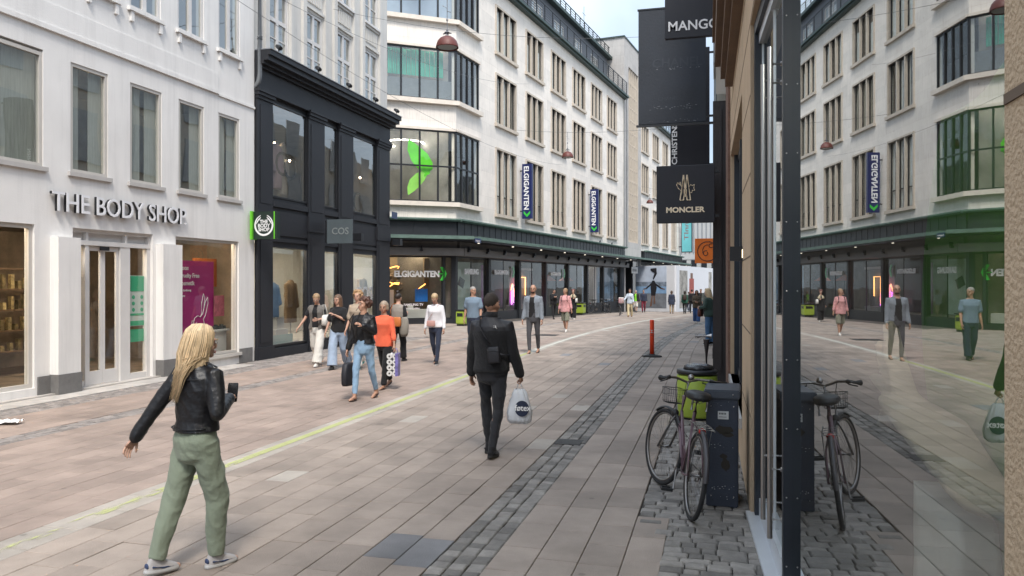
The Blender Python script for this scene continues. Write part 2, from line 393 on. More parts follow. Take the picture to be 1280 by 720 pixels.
# ------------------------------------------------------------------ building helpers (local x along the street face, local y inward*s, z up)
def wall(bm, u0, u1, z0, z1, ops=(), s=1, dep=.25, y=0., thick=None):
    us = sorted({u0, u1, *[a for o in ops for a in o[:2] if u0 < a < u1]}); zs = sorted({z0, z1, *[a for o in ops for a in o[2:] if z0 < a < z1]})
    for a, b in zip(us, us[1:]):
        for c, d in zip(zs, zs[1:]):
            mu, mz = (a+b)/2, (c+d)/2
            if any(o[0] < mu < o[1] and o[2] < mz < o[3] for o in ops): continue
            q = [(a, y, c), (b, y, c), (b, y, d), (a, y, d)]
            quad(bm, *(q if s > 0 else q[::-1]))
    Y = y+s*dep
    for a, b, c, d in ops:
        for q in ([(a, y, c), (a, y, d), (a, Y, d), (a, Y, c)], [(b, y, d), (b, y, c), (b, Y, c), (b, Y, d)], [(a, y, d), (b, y, d), (b, Y, d), (a, Y, d)], [(b, y, c), (a, y, c), (a, Y, c), (b, Y, c)]):
            quad(bm, *(q[::-1] if s > 0 else q))
def fbx(bm, u0, u1, d0, d1, z0, z1, s=1): return bx(bm, u0, u1, s*d0, s*d1, z0, z1)
WC = {}
def window(parent, u, z, w, h, dep, fm, gm, cols=1, rows=1, fw=.05, s=1, sill=None, sillm=None, blind=None, bars=None, fd=.06, transom=None, name='window', key=None):
    """frame mesh at (u,z); children: pane, sill, blind. mesh data reused for equal windows"""
    k = (w, h, dep, fm.name, gm.name, cols, rows, fw, s, sill, fd, transom, bars)
    k = tuple(round(a, 4) if isinstance(a, float) else a for a in k)
    if k not in WC:
        bm = B(); d0, d1 = dep-fd, dep
        fbx(bm, 0, fw, d0, d1, 0, h, s); fbx(bm, w-fw, w, d0, d1, 0, h, s); fbx(bm, fw, w-fw, d0, d1, 0, fw, s); fbx(bm, fw, w-fw, d0, d1, h-fw, h, s)
        mw = bars or fw*.8
        for i in range(1, cols):
            x = w*i/cols; fbx(bm, x-mw/2, x+mw/2, d0+.003, d1-.003, fw, h-fw, s)
        zz = [h*i/rows for i in range(1, rows)]+([transom] if transom else [])
        for q in zz:
            xs = [fw]+[w*i/cols for i in range(1, cols)]+[w-fw]
            for i in range(cols):
                a = xs[i]+(mw/2 if i else 0); b = xs[i+1]-(mw/2 if i < cols-1 else 0)
                fbx(bm, a, b, d0+.006, d1-.006, q-mw/2, q+mw/2, s)
        me = bpy.data.meshes.new(name); bmesh.ops.recalc_face_normals(bm, faces=bm.faces); bm.to_mesh(me); bm.free(); me.materials.append(fm)
        pm = []
        bm = B()
        for i in range(cols):
            a, b = fw*.5+(w-fw)*i/cols, fw*.5+(w-fw)*(i+1)/cols
            t = [random.uniform(-.004, .004) for _ in range(4)] if cols > 1 else [0]*4
            yy = s*(dep-fd*.4)
            q = [(a, yy+t[0], fw*.5), (b, yy+t[1], fw*.5), (b, yy+t[2], h-fw*.5), (a, yy+t[3], h-fw*.5)]
            quad(bm, *(q if s > 0 else q[::-1]))
        pe = bpy.data.meshes.new('pane'); bm.to_mesh(pe); bm.free(); pe.materials.append(gm)
        se = None
        if sill:
            bm = B(); fbx(bm, -.06, w+.06, -sill, dep*.6, -.07, .0, s); se = bpy.data.meshes.new('sill'); bmesh.ops.recalc_face_normals(bm, faces=bm.faces); bm.to_mesh(se); bm.free(); se.materials.append(sillm or fm)
        WC[k] = (me, pe, se)
    me, pe, se = WC[k]
    o = bpy.data.objects.new(name, me); C.objects.link(o); o.parent = parent; o.location = (u, 0, z)
    p = bpy.data.objects.new('pane', pe); C.objects.link(p); p.parent = o
    if se: q = bpy.data.objects.new('sill', se); C.objects.link(q); q.parent = o
    if blind:
        bm = B()
        for a, b, c, d, mt in blind:
            fbx(bm, a*w, b*w, dep+.06, dep+.07, c*h, d*h, s)
        obj('blind', bm, blind[0][4], o)
    return o
def room(parent, u0, u1, z0, z1, d0, d1, wallm, s=1, name='interior', floorm=None, ceil=True):
    """a real room behind the glass: back, sides, floor, ceiling"""
    bm = B(); a, b = s*d0, s*d1
    P = lambda u, y, z: (u, y, z)
    quad(bm, P(u0, b, z0), P(u1, b, z0), P(u1, b, z1), P(u0, b, z1)); quad(bm, P(u0, a, z0), P(u0, b, z0), P(u0, b, z1), P(u0, a, z1)); quad(bm, P(u1, a, z0), P(u1, b, z0), P(u1, b, z1), P(u1, a, z1))
    if ceil: quad(bm, P(u0, a, z1), P(u1, a, z1), P(u1, b, z1), P(u0, b, z1))
    quad(bm, P(u0, a, z0), P(u1, a, z0), P(u1, b, z0), P(u0, b, z0))
    return obj(name, bm, wallm, parent)
# common materials
white = mat('white_render', (.76, .74, .715), .85, .05, 1.1, .12, 45, dirt=.07, streak=.16)
whtpaint = mat('white_window_paint', (.62, .60, .58), .5, .06, 4)
cream = mat('cream_frame', (.52, .49, .45), .5, .06, 4)
blk = mat('black_facade_paint', (.0125, .0135, .018), .55, .25, 1.5, .25, 30, dirt=.2)
blk2 = mat('charcoal_panel', (.018, .020, .025), .45, .2, 3)
blkm = mat('black_metal', (.014, .015, .018), .38, .2, 8)
greyst = mat('beige_grey_render', (.60, .58, .545), .85, .07, 1.5, .2, 50, dirt=.12, streak=.15)
plinth = mat('grey_plinth', (.16, .155, .15), .8, .2, 9, .3, 80)
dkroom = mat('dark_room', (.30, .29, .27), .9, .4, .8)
wmroom = mat('warm_room', (.16, .12, .08), .9, .4, 1.2)
wlamp = emis('warm_lamp', (1, .78, .50), 45)
G1 = glass('window_glass', (.86, .90, .87), 1.6, .12, .30)
G1b = glass('showcase_glass', (.9, .9, .88), 1.6, .08, .24)
G2 = glass('shop_glass', (.90, .91, .88), 1.5, .05, .07)
G3 = glass('tall_glass', (.80, .84, .82), 1.6, .25, .14)
sheer = mat('pane_lightening_sheer', (.52, .52, .48), .9, .22, 5, stretch=(6, 6, .4))
drk = mat('dark_textile', (.03, .03, .03), .9, .3, 4)
def lb(u, v=0): return (u, v)
# ================= white shop building on the left
LX = -10.55
Y0 = 3.0
WB = thing('shop_building', 'white rendered building with a cosmetics shop and large plain windows, at the left', 'building', (LX, Y0, 0), R(90))
def yl(px, X=LX): return YX(px, X)-Y0
e1 = 16.18-Y0
fw_ = [(yl(a)-.03, yl(b)+.04) for a, b in ((90, 133), (164, 200.5), (224.5, 253.5), (274, 298))]
w0 = (yl(-75), yl(54)); w00 = (w0[0]-3.6, w0[0]-1.0)
up = [(yl(a), yl(b)) for a, b in ((108, 146), (162, 201), (222, 255), (273, 300))]; up = [(yl(108)-2.9, yl(108)-1.5)]+up
ops = [(a, b, 3.72, 5.58) for a, b in fw_]+[(w0[0], w0[1], 3.72, 5.62), (*w00, 3.72, 5.6)]+[(a, b, 6.98, 8.9) for a, b in up]+[(a, b, 9.9, 11.4) for a, b in up]
gw = (yl(-180), yl(43)); dr = (yl(91), yl(191)); g2 = (yl(219.5), yl(298.5)); DW = dr[1]-dr[0]
ops += [(*gw, .16, 2.78), (dr[0], dr[1], .03, 2.78), (*g2, .26, 2.78)]
bm = B(); wall(bm, -9, e1, 0, 13, ops, 1, .2)
quad(bm, (e1, 0, 0), (e1, 8, 0), (e1, 8, 13), (e1, 0, 13)); quad(bm, (-9, 0, 13), (e1, 0, 13), (e1, 8, 13), (-9, 8, 13)); quad(bm, (-9, 8, 0), (-9, 8, 13), (-9, 0, 13), (-9, 0, 0)); quad(bm, (-9, 8, 0), (e1, 8, 0), (e1, 8, 13), (-9, 8, 13))
obj('wall', bm, white, WB)
bm = B(); bx(bm, -9, yl(272), -.045, 0, 5.97, 6.05); bx(bm, -9, yl(272), -.02, 0, 6.05, 6.42); bx(bm, yl(272)+.01, e1, -.03, 0, 5.94, 5.99); bx(bm, -9, e1, -.06, 0, 12.2, 12.5)
obj('string_course', bm, white, WB)
for a in ((yl(299), e1-.1), (yl(43)+.05, yl(62))):
    bm = B(); bx(bm, a[0], a[1], -.025, 0, 0, .33); obj('plinth', bm, plinth, WB)
for a, b in ((yl(62.5), yl(91)), (yl(195), yl(219))):
    bm = B(); bx(bm, a, b, -.17, 0, .34, 2.60); p_ = obj('pilaster', bm, white, WB)
    bm = B(); bx(bm, a-.012, b+.012, -.185, 0, 0, .34); obj('plinth', bm, plinth, p_)
for a, b in fw_+[w0, w00]:
    z1 = 5.58 if a > w0[0] else 5.62
    window(WB, a, 3.72, b-a, 1.86, .075, cream, G1, 1, 1, .06, 1, .05, mat('pale_sill', (.45, .43, .41), .8, .1, 5), blind=[(.04, .30+.25*random.random(), 0, 1, sheer), (.62, .98, 0, 1, sheer), (.3, .7, .0, .04, sheer)])  # sheer strips added behind the glass to make the panes lighter
for a, b in up:
    window(WB, a, 6.98, b-a, 1.92, .08, whtpaint, G1, 2, 1, .06, 1, .07, white, bars=.1)
    window(WB, a, 9.9, b-a, 1.5, .14, whtpaint, G1, 2, 1, .06, 1, .07, white, bars=.1)
    bm = B(); bx(bm, a-.0, a+.07, -.05, 0, 6.72, 6.9); bx(bm, b-.07, b, -.05, 0, 6.72, 6.9); obj('sill_bracket', bm, white, WB)
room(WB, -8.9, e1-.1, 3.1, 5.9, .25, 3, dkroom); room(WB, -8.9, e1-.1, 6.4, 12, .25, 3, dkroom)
room(WB, -8.9, e1-.1, .02, 2.95, .25, 4.2, mat('shop_interior', (.28, .225, .17), .9, .5, 1.5))
for a, b in (gw, g2, dr):
    bm = B(); bx(bm, a+.1, b-.1, .36, .44, 2.88, 2.92); obj('unseen_fill_bar', bm, emis('unseen_fill_bar', (1, .86, .68), 22), WB)  # bars added out of view above the openings to brighten the shop
# warm display light and things in the upper window
bm = B(); cyl(bm, (fw_[0][0]+.45, .9, 4.62), (fw_[0][0]+.45, .9, 4.72), .07); obj('ceiling_lamp', bm, wlamp, WB)
for i in range(9):
    bm = B(); x = -2+i*1.6; cyl(bm, (x, 1.0, 2.86), (x, 1.0, 2.93), .10); obj('ceiling_lamp', bm, wlamp, WB)
window(WB, gw[0], .16, gw[1]-gw[0], 2.62, .1, cream, G2, 1, 1, .07)
window(WB, g2[0], .26, g2[1]-g2[0], 2.52, .1, cream, G2, 1, 1, .06, 1, .05, cream)
# door set: side light, two sliding leaves, side light, transom
q = lambda px: yl(px)-dr[0]
bm = B(); d0, d1 = .06, .16; dx = dr[0]
for a, b in ((0, q(94)), (q(110), q(114.5)), (q(154), q(166)), (q(187), DW)): bx(bm, dx+a, dx+b, d0, d1, .03, 2.5)
bx(bm, dx, dx+DW, d0-.01, d1+.01, 2.5, 2.58); bx(bm, dx, dx+DW, d0, d1, 2.72, 2.78)
for a in (.0, q(113)-.03, q(160), DW-.05): bx(bm, dx+a, dx+a+.05, d0, d1, 2.58, 2.72)
bx(bm, dx+q(94), dx+q(110), d0+.01, d1, .03, .14); bx(bm, dx+q(166), dx+q(187), d0+.01, d1, .03, .14); bx(bm, dx, dx+DW, d1-.02, d1, 2.58, 2.72)
df = obj('door_frame', bm, whtpaint, WB)
bm = B()
for a, b in ((q(94), q(110)), (q(166), q(187))): quad(bm, (dx+a, .12, .14), (dx+b, .12, .14), (dx+b, .12, 2.5), (dx+a, .12, 2.5))
obj('pane', bm, G2, df)
for a, b in ((q(114.8), q(134)), (q(134.2), q(153.8))):
    bm = B(); f = .055
    bx(bm, dx+a, dx+a+f, .10, .14, .04, 2.49); bx(bm, dx+b-f, dx+b, .10, .14, .04, 2.49); bx(bm, dx+a+f, dx+b-f, .10, .14, .04, .28); bx(bm, dx+a+f, dx+b-f, .10, .14, 2.41, 2.49)
    dl = obj('door', bm, whtpaint, WB)
    bm = B(); quad(bm, (dx+a+f, .12, .28), (dx+b-f, .12, .28), (dx+b-f, .12, 2.41), (dx+a+f, .12, 2.41)); obj('pane', bm, G2, dl)
bm = B(); bx(bm, dx+q(128), dx+q(138), .02, .06, 2.42, 2.49); obj('door_sensor', bm, blkm, WB)
bm = B(); bx(bm, -9, dr[1]+.6, -.12, .06, .0, .035); obj('threshold', bm, MC['kerb_granite'], WB)
# green notice in the right side light
NG = mat('green_paper', (.05, .42, .22), .6, .05); WP = mat('paper_white', (.6, .66, .62), .7, .03)
bm = B(); a = dx+q(167.5); bx(bm, a, a+.50, .135, .14, 1.02, 1.98); nt_ = obj('poster', bm, WP, WB); nt_['label'] = 'pale green notice with pictogram rows behind the door side light'
bm = B(); bx(bm, a+.01, a+.49, .131, .134, 1.68, 1.97); bx(bm, a+.01, a+.49, .131, .134, 1.03, 1.12); bx(bm, a+.02, a+.44, .131, .134, 1.22, 1.26)
for i in range(2):
    for j in range(3): cyl(bm, (a+.14+.22*i, .131, 1.33+.12*j), (a+.14+.22*i, .134, 1.33+.12*j), .038)
obj('print', bm, NG, nt_)
bm = B(); bx(bm, a, a+.45, .135, .14, .72, .96); obj('poster', bm, NG, WB)
# magenta campaign banner with a line-drawn hare, in the window
g0 = g2[0]+.55
MG = mat('magenta_banner', (.36, .015, .16), .6, .06); LW = mat('print_white', (.75, .7, .72), .6, .02)
bm = B(); bx(bm, g0+.05, g0+1.30, .45, .46, .35, 2.32)
bn = obj('banner', bm, MG, WB)
bm = B()
fT = lambda u0, z0: (lambda x, y, d: (u0+x, .447-d, z0+y))
for i, (t, s_) in enumerate((('Texas', .13), ('Cruelty Free', .13), ('Kosmetik', .13), ('mod dyreforsøg', .06), ('siden 1989', .045))):
    text_bm(bm, t, s_, fT(g0+.12, 2.12-.165*i if i < 3 else 1.66-.12*(i-3)), .004, .003)
def line(bm, pts, r, y=.444):
    tube(bm, [(g0+a, y, b) for a, b in pts], r, 5)
H_ = [(.55, .55), (.6, .75), (.58, .95), (.63, 1.07), (.74, 1.12), (.82, 1.09), (.9, 1.15), (1.0, 1.42), (1.08, 1.52), (1.09, 1.38), (1.0, 1.12), (.93, 1.03), (.97, .9), (1.03, .72), (1.1, .6), (1.2, .5), (1.28, .42)]
line(bm, H_, .008); line(bm, [(.86, 1.12), (.87, 1.4), (.93, 1.6), (.98, 1.5), (.95, 1.3)], .008); line(bm, [(.7, .98), (.66, .92), (.72, .86)], .006); line(bm, [(.62, .98), (.55, 1.02), (.52, .93), (.58, .88)], .007)
line(bm, [(.7, .4), (.75, .58), (.86, .66), (.9, .5), (.82, .36)], .007); line(bm, [(.58, .4), (.66, .5), (.72, .42)], .007)
obj('print', bm, LW, bn)
bm = B(); bx(bm, g0+1.1, g0+1.9, .8, .86, 1.75, 2.4); obj('display_panel', bm, mat('orange_panel', (.42, .12, .03), .6, .2), WB)
bm = B(); bx(bm, g0+1.25, g0+1.62, .40, .405, 1.08, 1.55); o = obj('poster', bm, mat('pink_print', (.45, .12, .16), .6, .5, 14), WB)
bm = B(); bx(bm, g0+1.75, g0+2.1, .30, .305, 1.05, 1.45); obj('poster', bm, mat('pale_blue_card', (.35, .52, .55), .6, .1), WB)
bm = B(); bx(bm, g0+1.2, g0+1.75, .35, .8, .74, .78); bx(bm, g0+1.3, g0+1.7, .4, .75, .26, .74); ds = obj('display_stand', bm, mat('white_display', (.5, .5, .48), .5, .05), WB)
for i in range(5):
    bm = B(); x = g0+1.25+.1*i; bx(bm, x, x+.06, .42, .48, .78, .86+.03*(i % 2)); obj('jar', bm, mat('dark_jar', (.04, .05, .05), .3, .2), ds)
# shelves with bottles deep in the shop
bm = B()
for z in (.5, .9, 1.3, 1.7, 2.1): bx(bm, dx-.3, dx+2.9, 2.6, 2.9, z, z+.03)
sh = obj('shelf', bm, mat('shelf_wood', (.20, .13, .08), .6, .2), WB)
bm = B()
for z in (.53, .93, 1.33, 1.73):
    x = dx-.25
    while x < dx+2.8: h = random.uniform(.1, .28); bx(bm, x, x+.07, 2.62, 2.7, z, z+h); x += random.uniform(.1, .2)
o = obj('bottles', bm, mat('bottle_mix', (.32, .26, .14), .3, .9, 9, island=.8), WB); o['kind'] = 'stuff'
# fascia letters standing proud
bm = B(); u0 = yl(57)+.05; u1 = yl(229)
def fs(x, y, d): return (u0+x, -.075-d, 3.03+y)
W_ = 1.0
text_bm(bm, 'THE BODY SHOP', .46, fs, .012, .002, spacing=1.0)
x1 = max(v.co.x for v in bm.verts); k = (u1-u0)/(x1-u0)
for v in bm.verts: v.co.x = u0+(v.co.x-u0)*k
bx(bm, u1-.02, u1+.01, -.08, -.05, 3.04, 3.07)
lt = obj('sign_letters', bm, [mat('letter_white', (.74, .74, .76), .5, .04)], WB)
bm = B()
text_bm(bm, 'THE BODY SHOP', .46, lambda x, y, d: (u0+x*k, -.074+.05-d, 3.03+y), .050, .002)
obj('letter_backing', bm, blkm, lt)
# projecting box sign at the end of the white wall
sg = thing('projecting_sign', 'square dark green box sign with a round white emblem, at the white building corner', 'shop sign', (LX, 16.05, 0), 0)
def PXL(px, y, dy): pass
Zs = 17.95; s0 = 2.86; s1 = 3.50
bm = B(); bx(bm, .10, .72, -.06, .06, s0, s1); obj('sign_box', bm, mat('deep_green', (.012, .025, .018), .4, .1), sg)
bm = B(); bx(bm, .055, .10, -.13, .075, s0-.01, s1+.01); bx(bm, .64, .665, -.068, -.062, s0, s1); obj('edge_strip', bm, mat('bright_green', (.14, .55, .03), .4, .05), sg)
bm = B(); cyl(bm, (0, 0, s0+.12), (.06, 0, s0+.12), .02); cyl(bm, (0, 0, s1-.12), (.06, 0, s1-.12), .02); obj('bracket', bm, blkm, sg)
bm = B(); cx, cz = .38, (s0+s1)/2
def arc(bm, r, a0, a1, w, y=-.066, n=28):
    ps = []
    for i in range(n+1): a = R(a0+(a1-a0)*i/n); ww = w*min(1, .35+1.3*min(i, n-i)/n*2); ps.append((a, ww))
    for (a, wa), (b, wb) in zip(ps, ps[1:]):
        quad(bm, (cx+(r-wa)*cos(a), y, cz+(r-wa)*sin(a)), (cx+r*cos(a), y, cz+r*sin(a)), (cx+r*cos(b), y, cz+r*sin(b)), (cx+(r-wb)*cos(b), y, cz+(r-wb)*sin(b)))
arc(bm, .25, 110, 430, .045); arc(bm, .205, 112, 172, .03); arc(bm, .205, 8, 68, .03)
for i, t in enumerate(('THE', 'BODY', 'SHOP')): text_bm(bm, t, .115, lambda x, y, d, i=i: (cx+x, -.064-d, cz+.045-.092*i+y), .004, .003, 'CENTER')
obj('emblem', bm, mat('sign_white', (.8, .8, .8), .5, .02), sg)
# drain pipe
bm = B(); yy = 16.22; tube(bm, [(LX+.12, yy, 13), (LX+.12, yy, 6.75), (LX+.09, yy+.0, 6.6), (LX+.02, yy, 6.5), (LX-.05, yy, 6.45)], .055, 12)
for z in (7.6, 9.6, 11.6): cyl(bm, (LX+.12, yy, z), (LX+.12, yy, z+.06), .07)
tag(obj('drain_pipe', bm, mat('zinc_pipe', (.22, .23, .24), .5, .15, metal=.5), None, True), 'grey zinc drain pipe running down between the white and the black shopfront', 'drain pipe')
# ================= black shopfront with grey upper storeys
Y1 = 16.2; E = 23.95-Y1
KB = thing('shop_building', 'black two-storey shopfront below beige-grey upper storeys with small-paned white windows', 'building', (LX, Y1, 0), R(90))
yk = lambda px: YX(px, LX)-Y1
yd = lambda px, d: yk(px)+d*(YX(px, LX)/10.55)
cols_ = [(.02, yk(338.5)), (yk(383.5), yk(403.5)), (yk(421.5), yk(439.5)), (yk(469.5), E-.03)]
bays = [(cols_[i][1], cols_[i+1][0]) for i in range(3)]
ops = [(a+.0, b+.0, 3.95, 6.28) for a, b in bays]+[(a+.0, b+.0, .27, 2.75) for a, b in bays]
bm = B(); wall(bm, 0, E, 0, 7.0, ops, 1, .12); quad(bm, (E, 0, 0), (E, 8, 0), (E, 8, 7), (E, 0, 7)); obj('wall', bm, blk, KB)
for a, b in cols_:
    bm = B(); bx(bm, a, b, -.06, 0, .0, 6.35); bx(bm, a-.03, b+.02, -.10, 0, .0, .3); bx(bm, a-.02, b+.02, -.085, 0, 3.2, 3.62)
    bx(bm, a+.12, b-.12, -.072, -.06, .4, 3.05); bx(bm, a+.12, b-.12, -.072, -.06, 3.75, 6.1)
    for z0, z1, k in ((6.22, 6.30, .03), (6.30, 6.38, .07), (6.38, 6.44, .10)): bx(bm, a-k*.5, b+k*.5, -.06-k, 0, z0, z1)
    obj('pilaster', bm, blk, KB)
for a, b in bays:
    bm = B(); bx(bm, a+.02, b-.02, -.03, 0, 3.02, 3.62); bx(bm, a+.02, b-.02, -.045, 0, 2.86, 2.95); bx(bm, a+.02, b-.02, -.055, 0, 3.72, 3.86); bx(bm, a+.02, b-.02, -.07, 0, 0, .22)
    obj('spandrel', bm, blk, KB)
bm = B(); bx(bm, 0, E, -.06, 0, 6.45, 6.95); bx(bm, 0, E, -.12, 0, 6.40, 6.5)
for i, (z0, z1, k) in enumerate(((6.95, 7.02, .14), (7.02, 7.10, .24), (7.10, 7.22, .36), (7.22, 7.34, .42))): bx(bm, 0, E+k*.25, -k, 0, z0, z1)
obj('cornice', bm, blk, KB)
bm = B(); bx(bm, -.001, E+.11, -.445, 0, 7.345, 7.365); obj('flashing', bm, mat('weathered_zinc', (.25, .26, .28), .5, .2, metal=.3), KB)
for i, (a, b) in enumerate(bays):
    window(KB, a, 3.95, b-a, 2.33, .04, blkm, G1b, 1, 1, .04); window(KB, a, .27, b-a, 2.48, .04, blkm, G1b, 1, 1, .04)
cosroom = mat('pale_shop_room', (.55, .53, .47), .9, .15, 1.5)
room(KB, .1, E-.1, .2, 2.95, .25, 3.2, cosroom); room(KB, .1, E-.1, 3.7, 6.35, .25, 3.2, mat('grey_shop_room', (.5, .49, .47), .9, .3, 1.5))
for a, b in bays:
    bm = B(); bx(bm, a+.1, b-.1, .36, .44, 2.88, 2.92); obj('unseen_fill_bar', bm, emis('unseen_fill_bar', (1, .86, .68), 22), KB)  # fill bars added behind the lintels to brighten the ground-floor displays
for i in range(4):
    bm = B(); x = .9+i*1.9; bx(bm, x-.3, x+.3, 1.3, 1.5, 2.88, 2.92); obj('ceiling_lamp', bm, emis('white_lamp', (1, .93, .82), 26), KB)
bm = B()
for x, z in ((yd(343, .8), 5.55), (yd(362, .8), 5.2), (yd(450, .8), 5.3)): ell(bm, (x, .8, z), (.03, .03, .035), 10, 6)
obj('ceiling_lamp', bm, emis('spot_bulb', (1, .75, .5), 25), KB)
# garment on display and rail
def garment(parent, u, d, z0, z1, w, m, name='display_coat'):
    bm = B(); h = z1-z0
    loft(bm, [(u, d, z0, w*.62, .12), (u, d, z0+h*.3, w*.56, .13), (u, d, z0+h*.62, w*.44, .13), (u, d, z0+h*.85, w*.52, .12), (u, d, z0+h*.95, w*.3, .09), (u, d, z1, w*.12, .06)], 20)
    rtube(bm, [(u-w*.48, d, z0+h*.88), (u-w*.58, d-.03, z0+h*.6), (u-w*.6, d-.08, z0+h*.38)], [.065, .06, .05]); rtube(bm, [(u+w*.48, d, z0+h*.88), (u+w*.58, d-.03, z0+h*.6), (u+w*.58, d-.08, z0+h*.38)], [.065, .06, .05])
    bm = remesh(bm, .025, 4); folds(bm, .014, (9, 9, 3), u)
    return obj(name, bm, m, parent, True)
garment(KB, yd(363, .75), .75, .75, 1.92, .45, mat('tan_cloth', (.30, .20, .11), .9, .1, 8))
bm = B(); u_ = yd(363, .75); tube(bm, [(u_, .75, .3), (u_, .75, 1.0)], .02); bx(bm, u_-.2, u_+.2, .6, .9, .22, .26); bx(bm, yd(340, .6), yd(356, .6), .5, .9, .22, .62); bx(bm, yd(342, .7), yd(351, .7), .6, .85, .62, .95); obj('display_stand', bm, mat('white_display', (.5, .5, .48), .5, .05), KB)
garment(KB, yd(341, .5), .5, .95, 1.85, .4, mat('blue_cloth', (.18, .30, .46), .9, .1, 8))
garment(KB, yd(345, .6), .6, 4.3, 5.5, .35, mat('dusty_pink_cloth', (.35, .25, .27), .9, .1, 8)); garment(KB, yd(353, .7), .7, 4.2, 5.6, .3, mat('cream_cloth', (.45, .40, .33), .9, .1, 8))
garment(KB, yd(452, .6), .6, 1.35, 2.0, .45, mat('cream_cloth', (.45, .40, .33), .9, .1, 8), 'display_top')
bm = B(); fT2 = lambda u0, z0: (lambda x, y, d: (u0+x, .09-d, z0+y))
text_bm(bm, 'COS', .62, fT2(yd(444, .11), 1.28), .006, .012, squash=.95); obj('window_lettering', bm, LW, KB)
bm = B(); text_bm(bm, 'C', .9, fT2(yk(347), 4.55), .006, 0); text_bm(bm, 'O', .9, fT2(yk(357), 4.5), .006, 0); text_bm(bm, 'C', .9, fT2(yk(444), 4.0), .006, 0); obj('window_lettering', bm, glass('etched_print', (.5, .5, .5), 1.5), KB)
bm = B(); bx(bm, bays[0][0]+.1, bays[0][1]-.2, .3, .32, .27, .5); obj('window_backdrop', bm, mat('pale_aqua', (.30, .50, .46), .6, .1), KB)
# grey upper part
gz0, gz1 = 7.36, 13.5
uw = [(yk(a), yk(b)) for a, b in ((337.5, 362), (384, 405), (422, 441), (456.5, 473.5))]
ops = [(a, b, 7.36, 9.15) for a, b in uw]+[(a, b, 10.0, 11.8) for a, b in uw]
bm = B(); wall(bm, .0, E, gz0, gz1, ops, 1, .18, y=.05); quad(bm, (E, .05, gz0), (E, 8, gz0), (E, 8, gz1), (E, .05, gz1)); quad(bm, (0, .05, gz1), (E, .05, gz1), (E, 8, gz1), (0, 8, gz1)); obj('wall', bm, greyst, KB)
bm = B()
for a, b in uw:
    for x0, x1 in ((a-.22, a-.05), (b+.05, b+.22)): bx(bm, x0, x1, -.03, .05, gz0, gz1)
    bx(bm, a-.03, b+.03, .0, .05, 9.22, 9.3); bx(bm, a-.03, b+.03, .0, .05, 9.86, 9.95)
    n = 7
    for i in range(n): x = a+.12+(b-a-.3)*i/(n-1); bx(bm, x, x+.06, .01, .05, 9.4, 9.78)
obj('pilaster', bm, greyst, KB)
for a, b in uw:
    for z in (7.36, 10.0):
        window(KB, a, z, b-a, 1.79, .13, whtpaint, G1, 2, 1, .07, 1, .05 if z > 9 else None, whtpaint, bars=.10, transom=1.02)
        bm = B()
        for x in (.25, .75): bx(bm, a+.08, b-.08, .085, .12, z+.55 if x < .5 else z+1.45, z+.58 if x < .5 else z+1.475) if x < .5 else None
        obj('glazing_bar', bm, whtpaint, KB)
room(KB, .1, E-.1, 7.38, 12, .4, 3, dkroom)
# spotlights on the cornice
for i, px in enumerate((332, 382.5, 422, 456, 483)):
    u = yk(px)
    t = thing('spotlight', 'small black spotlight on the black cornice, %s' % ('nearest the drain pipe', 'second from the drain pipe', 'middle one of the five', 'second from the pale corner building', 'at the end by the pale corner building')[i], 'spotlight', (LX+.36, Y1+u, 7.365), 0, 'spotlights along the black cornice')
    bm = B(); cyl(bm, (0, 0, 0), (0, 0, .1), .02); bx(bm, -.05, .05, -.05, .05, 0, .015); obj('stem', bm, blkm, t)
    bm = B(); tube(bm, [(.08, -.05, .10), (.02, 0, .14), (-.08, .05, .20)], [.05, .06, .045], 12); obj('lamp_head', bm, blkm, t)
# glass projecting sign on the black front
t = thing('projecting_sign', 'grey translucent glass plate sign sticking out from the black shopfront', 'shop sign', (LX+.16, Y1+yk(401)+.0, 0), 0)
bm = B(); bx(bm, .04, .80, -.02, .02, 2.92, 3.58); obj('glass_plate', bm, mat('smoky_glass', (.09, .11, .12), .12, .1, spec=.8), t)
bm = B(); text_bm(bm, 'COS', .26, lambda x, y, d: (.18+x, -.022-d, 3.17+y), .004, .004); obj('lettering', bm, mat('faint_grey', (.20, .22, .22), .4, .02), t)
bm = B(); bx(bm, 0, .04, -.05, .05, 2.95, 3.55); obj('bracket', bm, blkm, t)
for px, lab in ((437, 'small black box lamp beside the glass plate sign'), (487, 'small black box lamp at the far end of the black shopfront')):
    bm = B(); y = Y1+yk(px); bx(bm, LX+.14, LX+.42, y-.09, y+.09, 3.08, 3.30); tag(obj('wall_lamp', bm, blkm), lab, 'wall lamp')
bm = B(); y = Y1+yk(484); bx(bm, LX+.16, LX+.17, y, y+.45, 3.98, 4.2); o = obj('street_sign', bm, mat('enamel_blue', (.03, .05, .12), .3, .05)); tag(o, 'small dark blue street name plate on the black corner pilaster', 'street sign')
# ================= pale corner department building
PH = R(22.66); A_M = pi/2-(PH-TH)
def camw(Xc, Zc, z=0): return V((-Zc*sin(TH)+Xc*cos(TH), Zc*cos(TH)+Xc*sin(TH), z))
P0 = camw(-2.61, 36.1)
EB = thing('department_store', 'pale stone corner department store with rows of triple windows and a copper-green canopy', 'building', P0, A_M)
EM = EB.matrix_basis.copy() if False else Matrix.Translation(P0) @ Matrix.Rotation(A_M, 4, 'Z')
def EW(x, y, z): return EM @ V((x, y, z))
CHL = 4.2; CA = R(35.8)-A_M
co = V((-CHL*cos(CA), -CHL*sin(CA), 0))
def onc(o):      # put a child built in chamfer coordinates on the chamfer face
    l = o.location.copy(); o.location = co+Matrix.Rotation(CA, 3, 'Z') @ l; o.rotation_euler = (0, 0, CA); return o
stone_ = blockstone('pale_travertine', (.76, .71, .65), (.62, .57, .51), 1.9, .62, .006, .10, .25, .45)
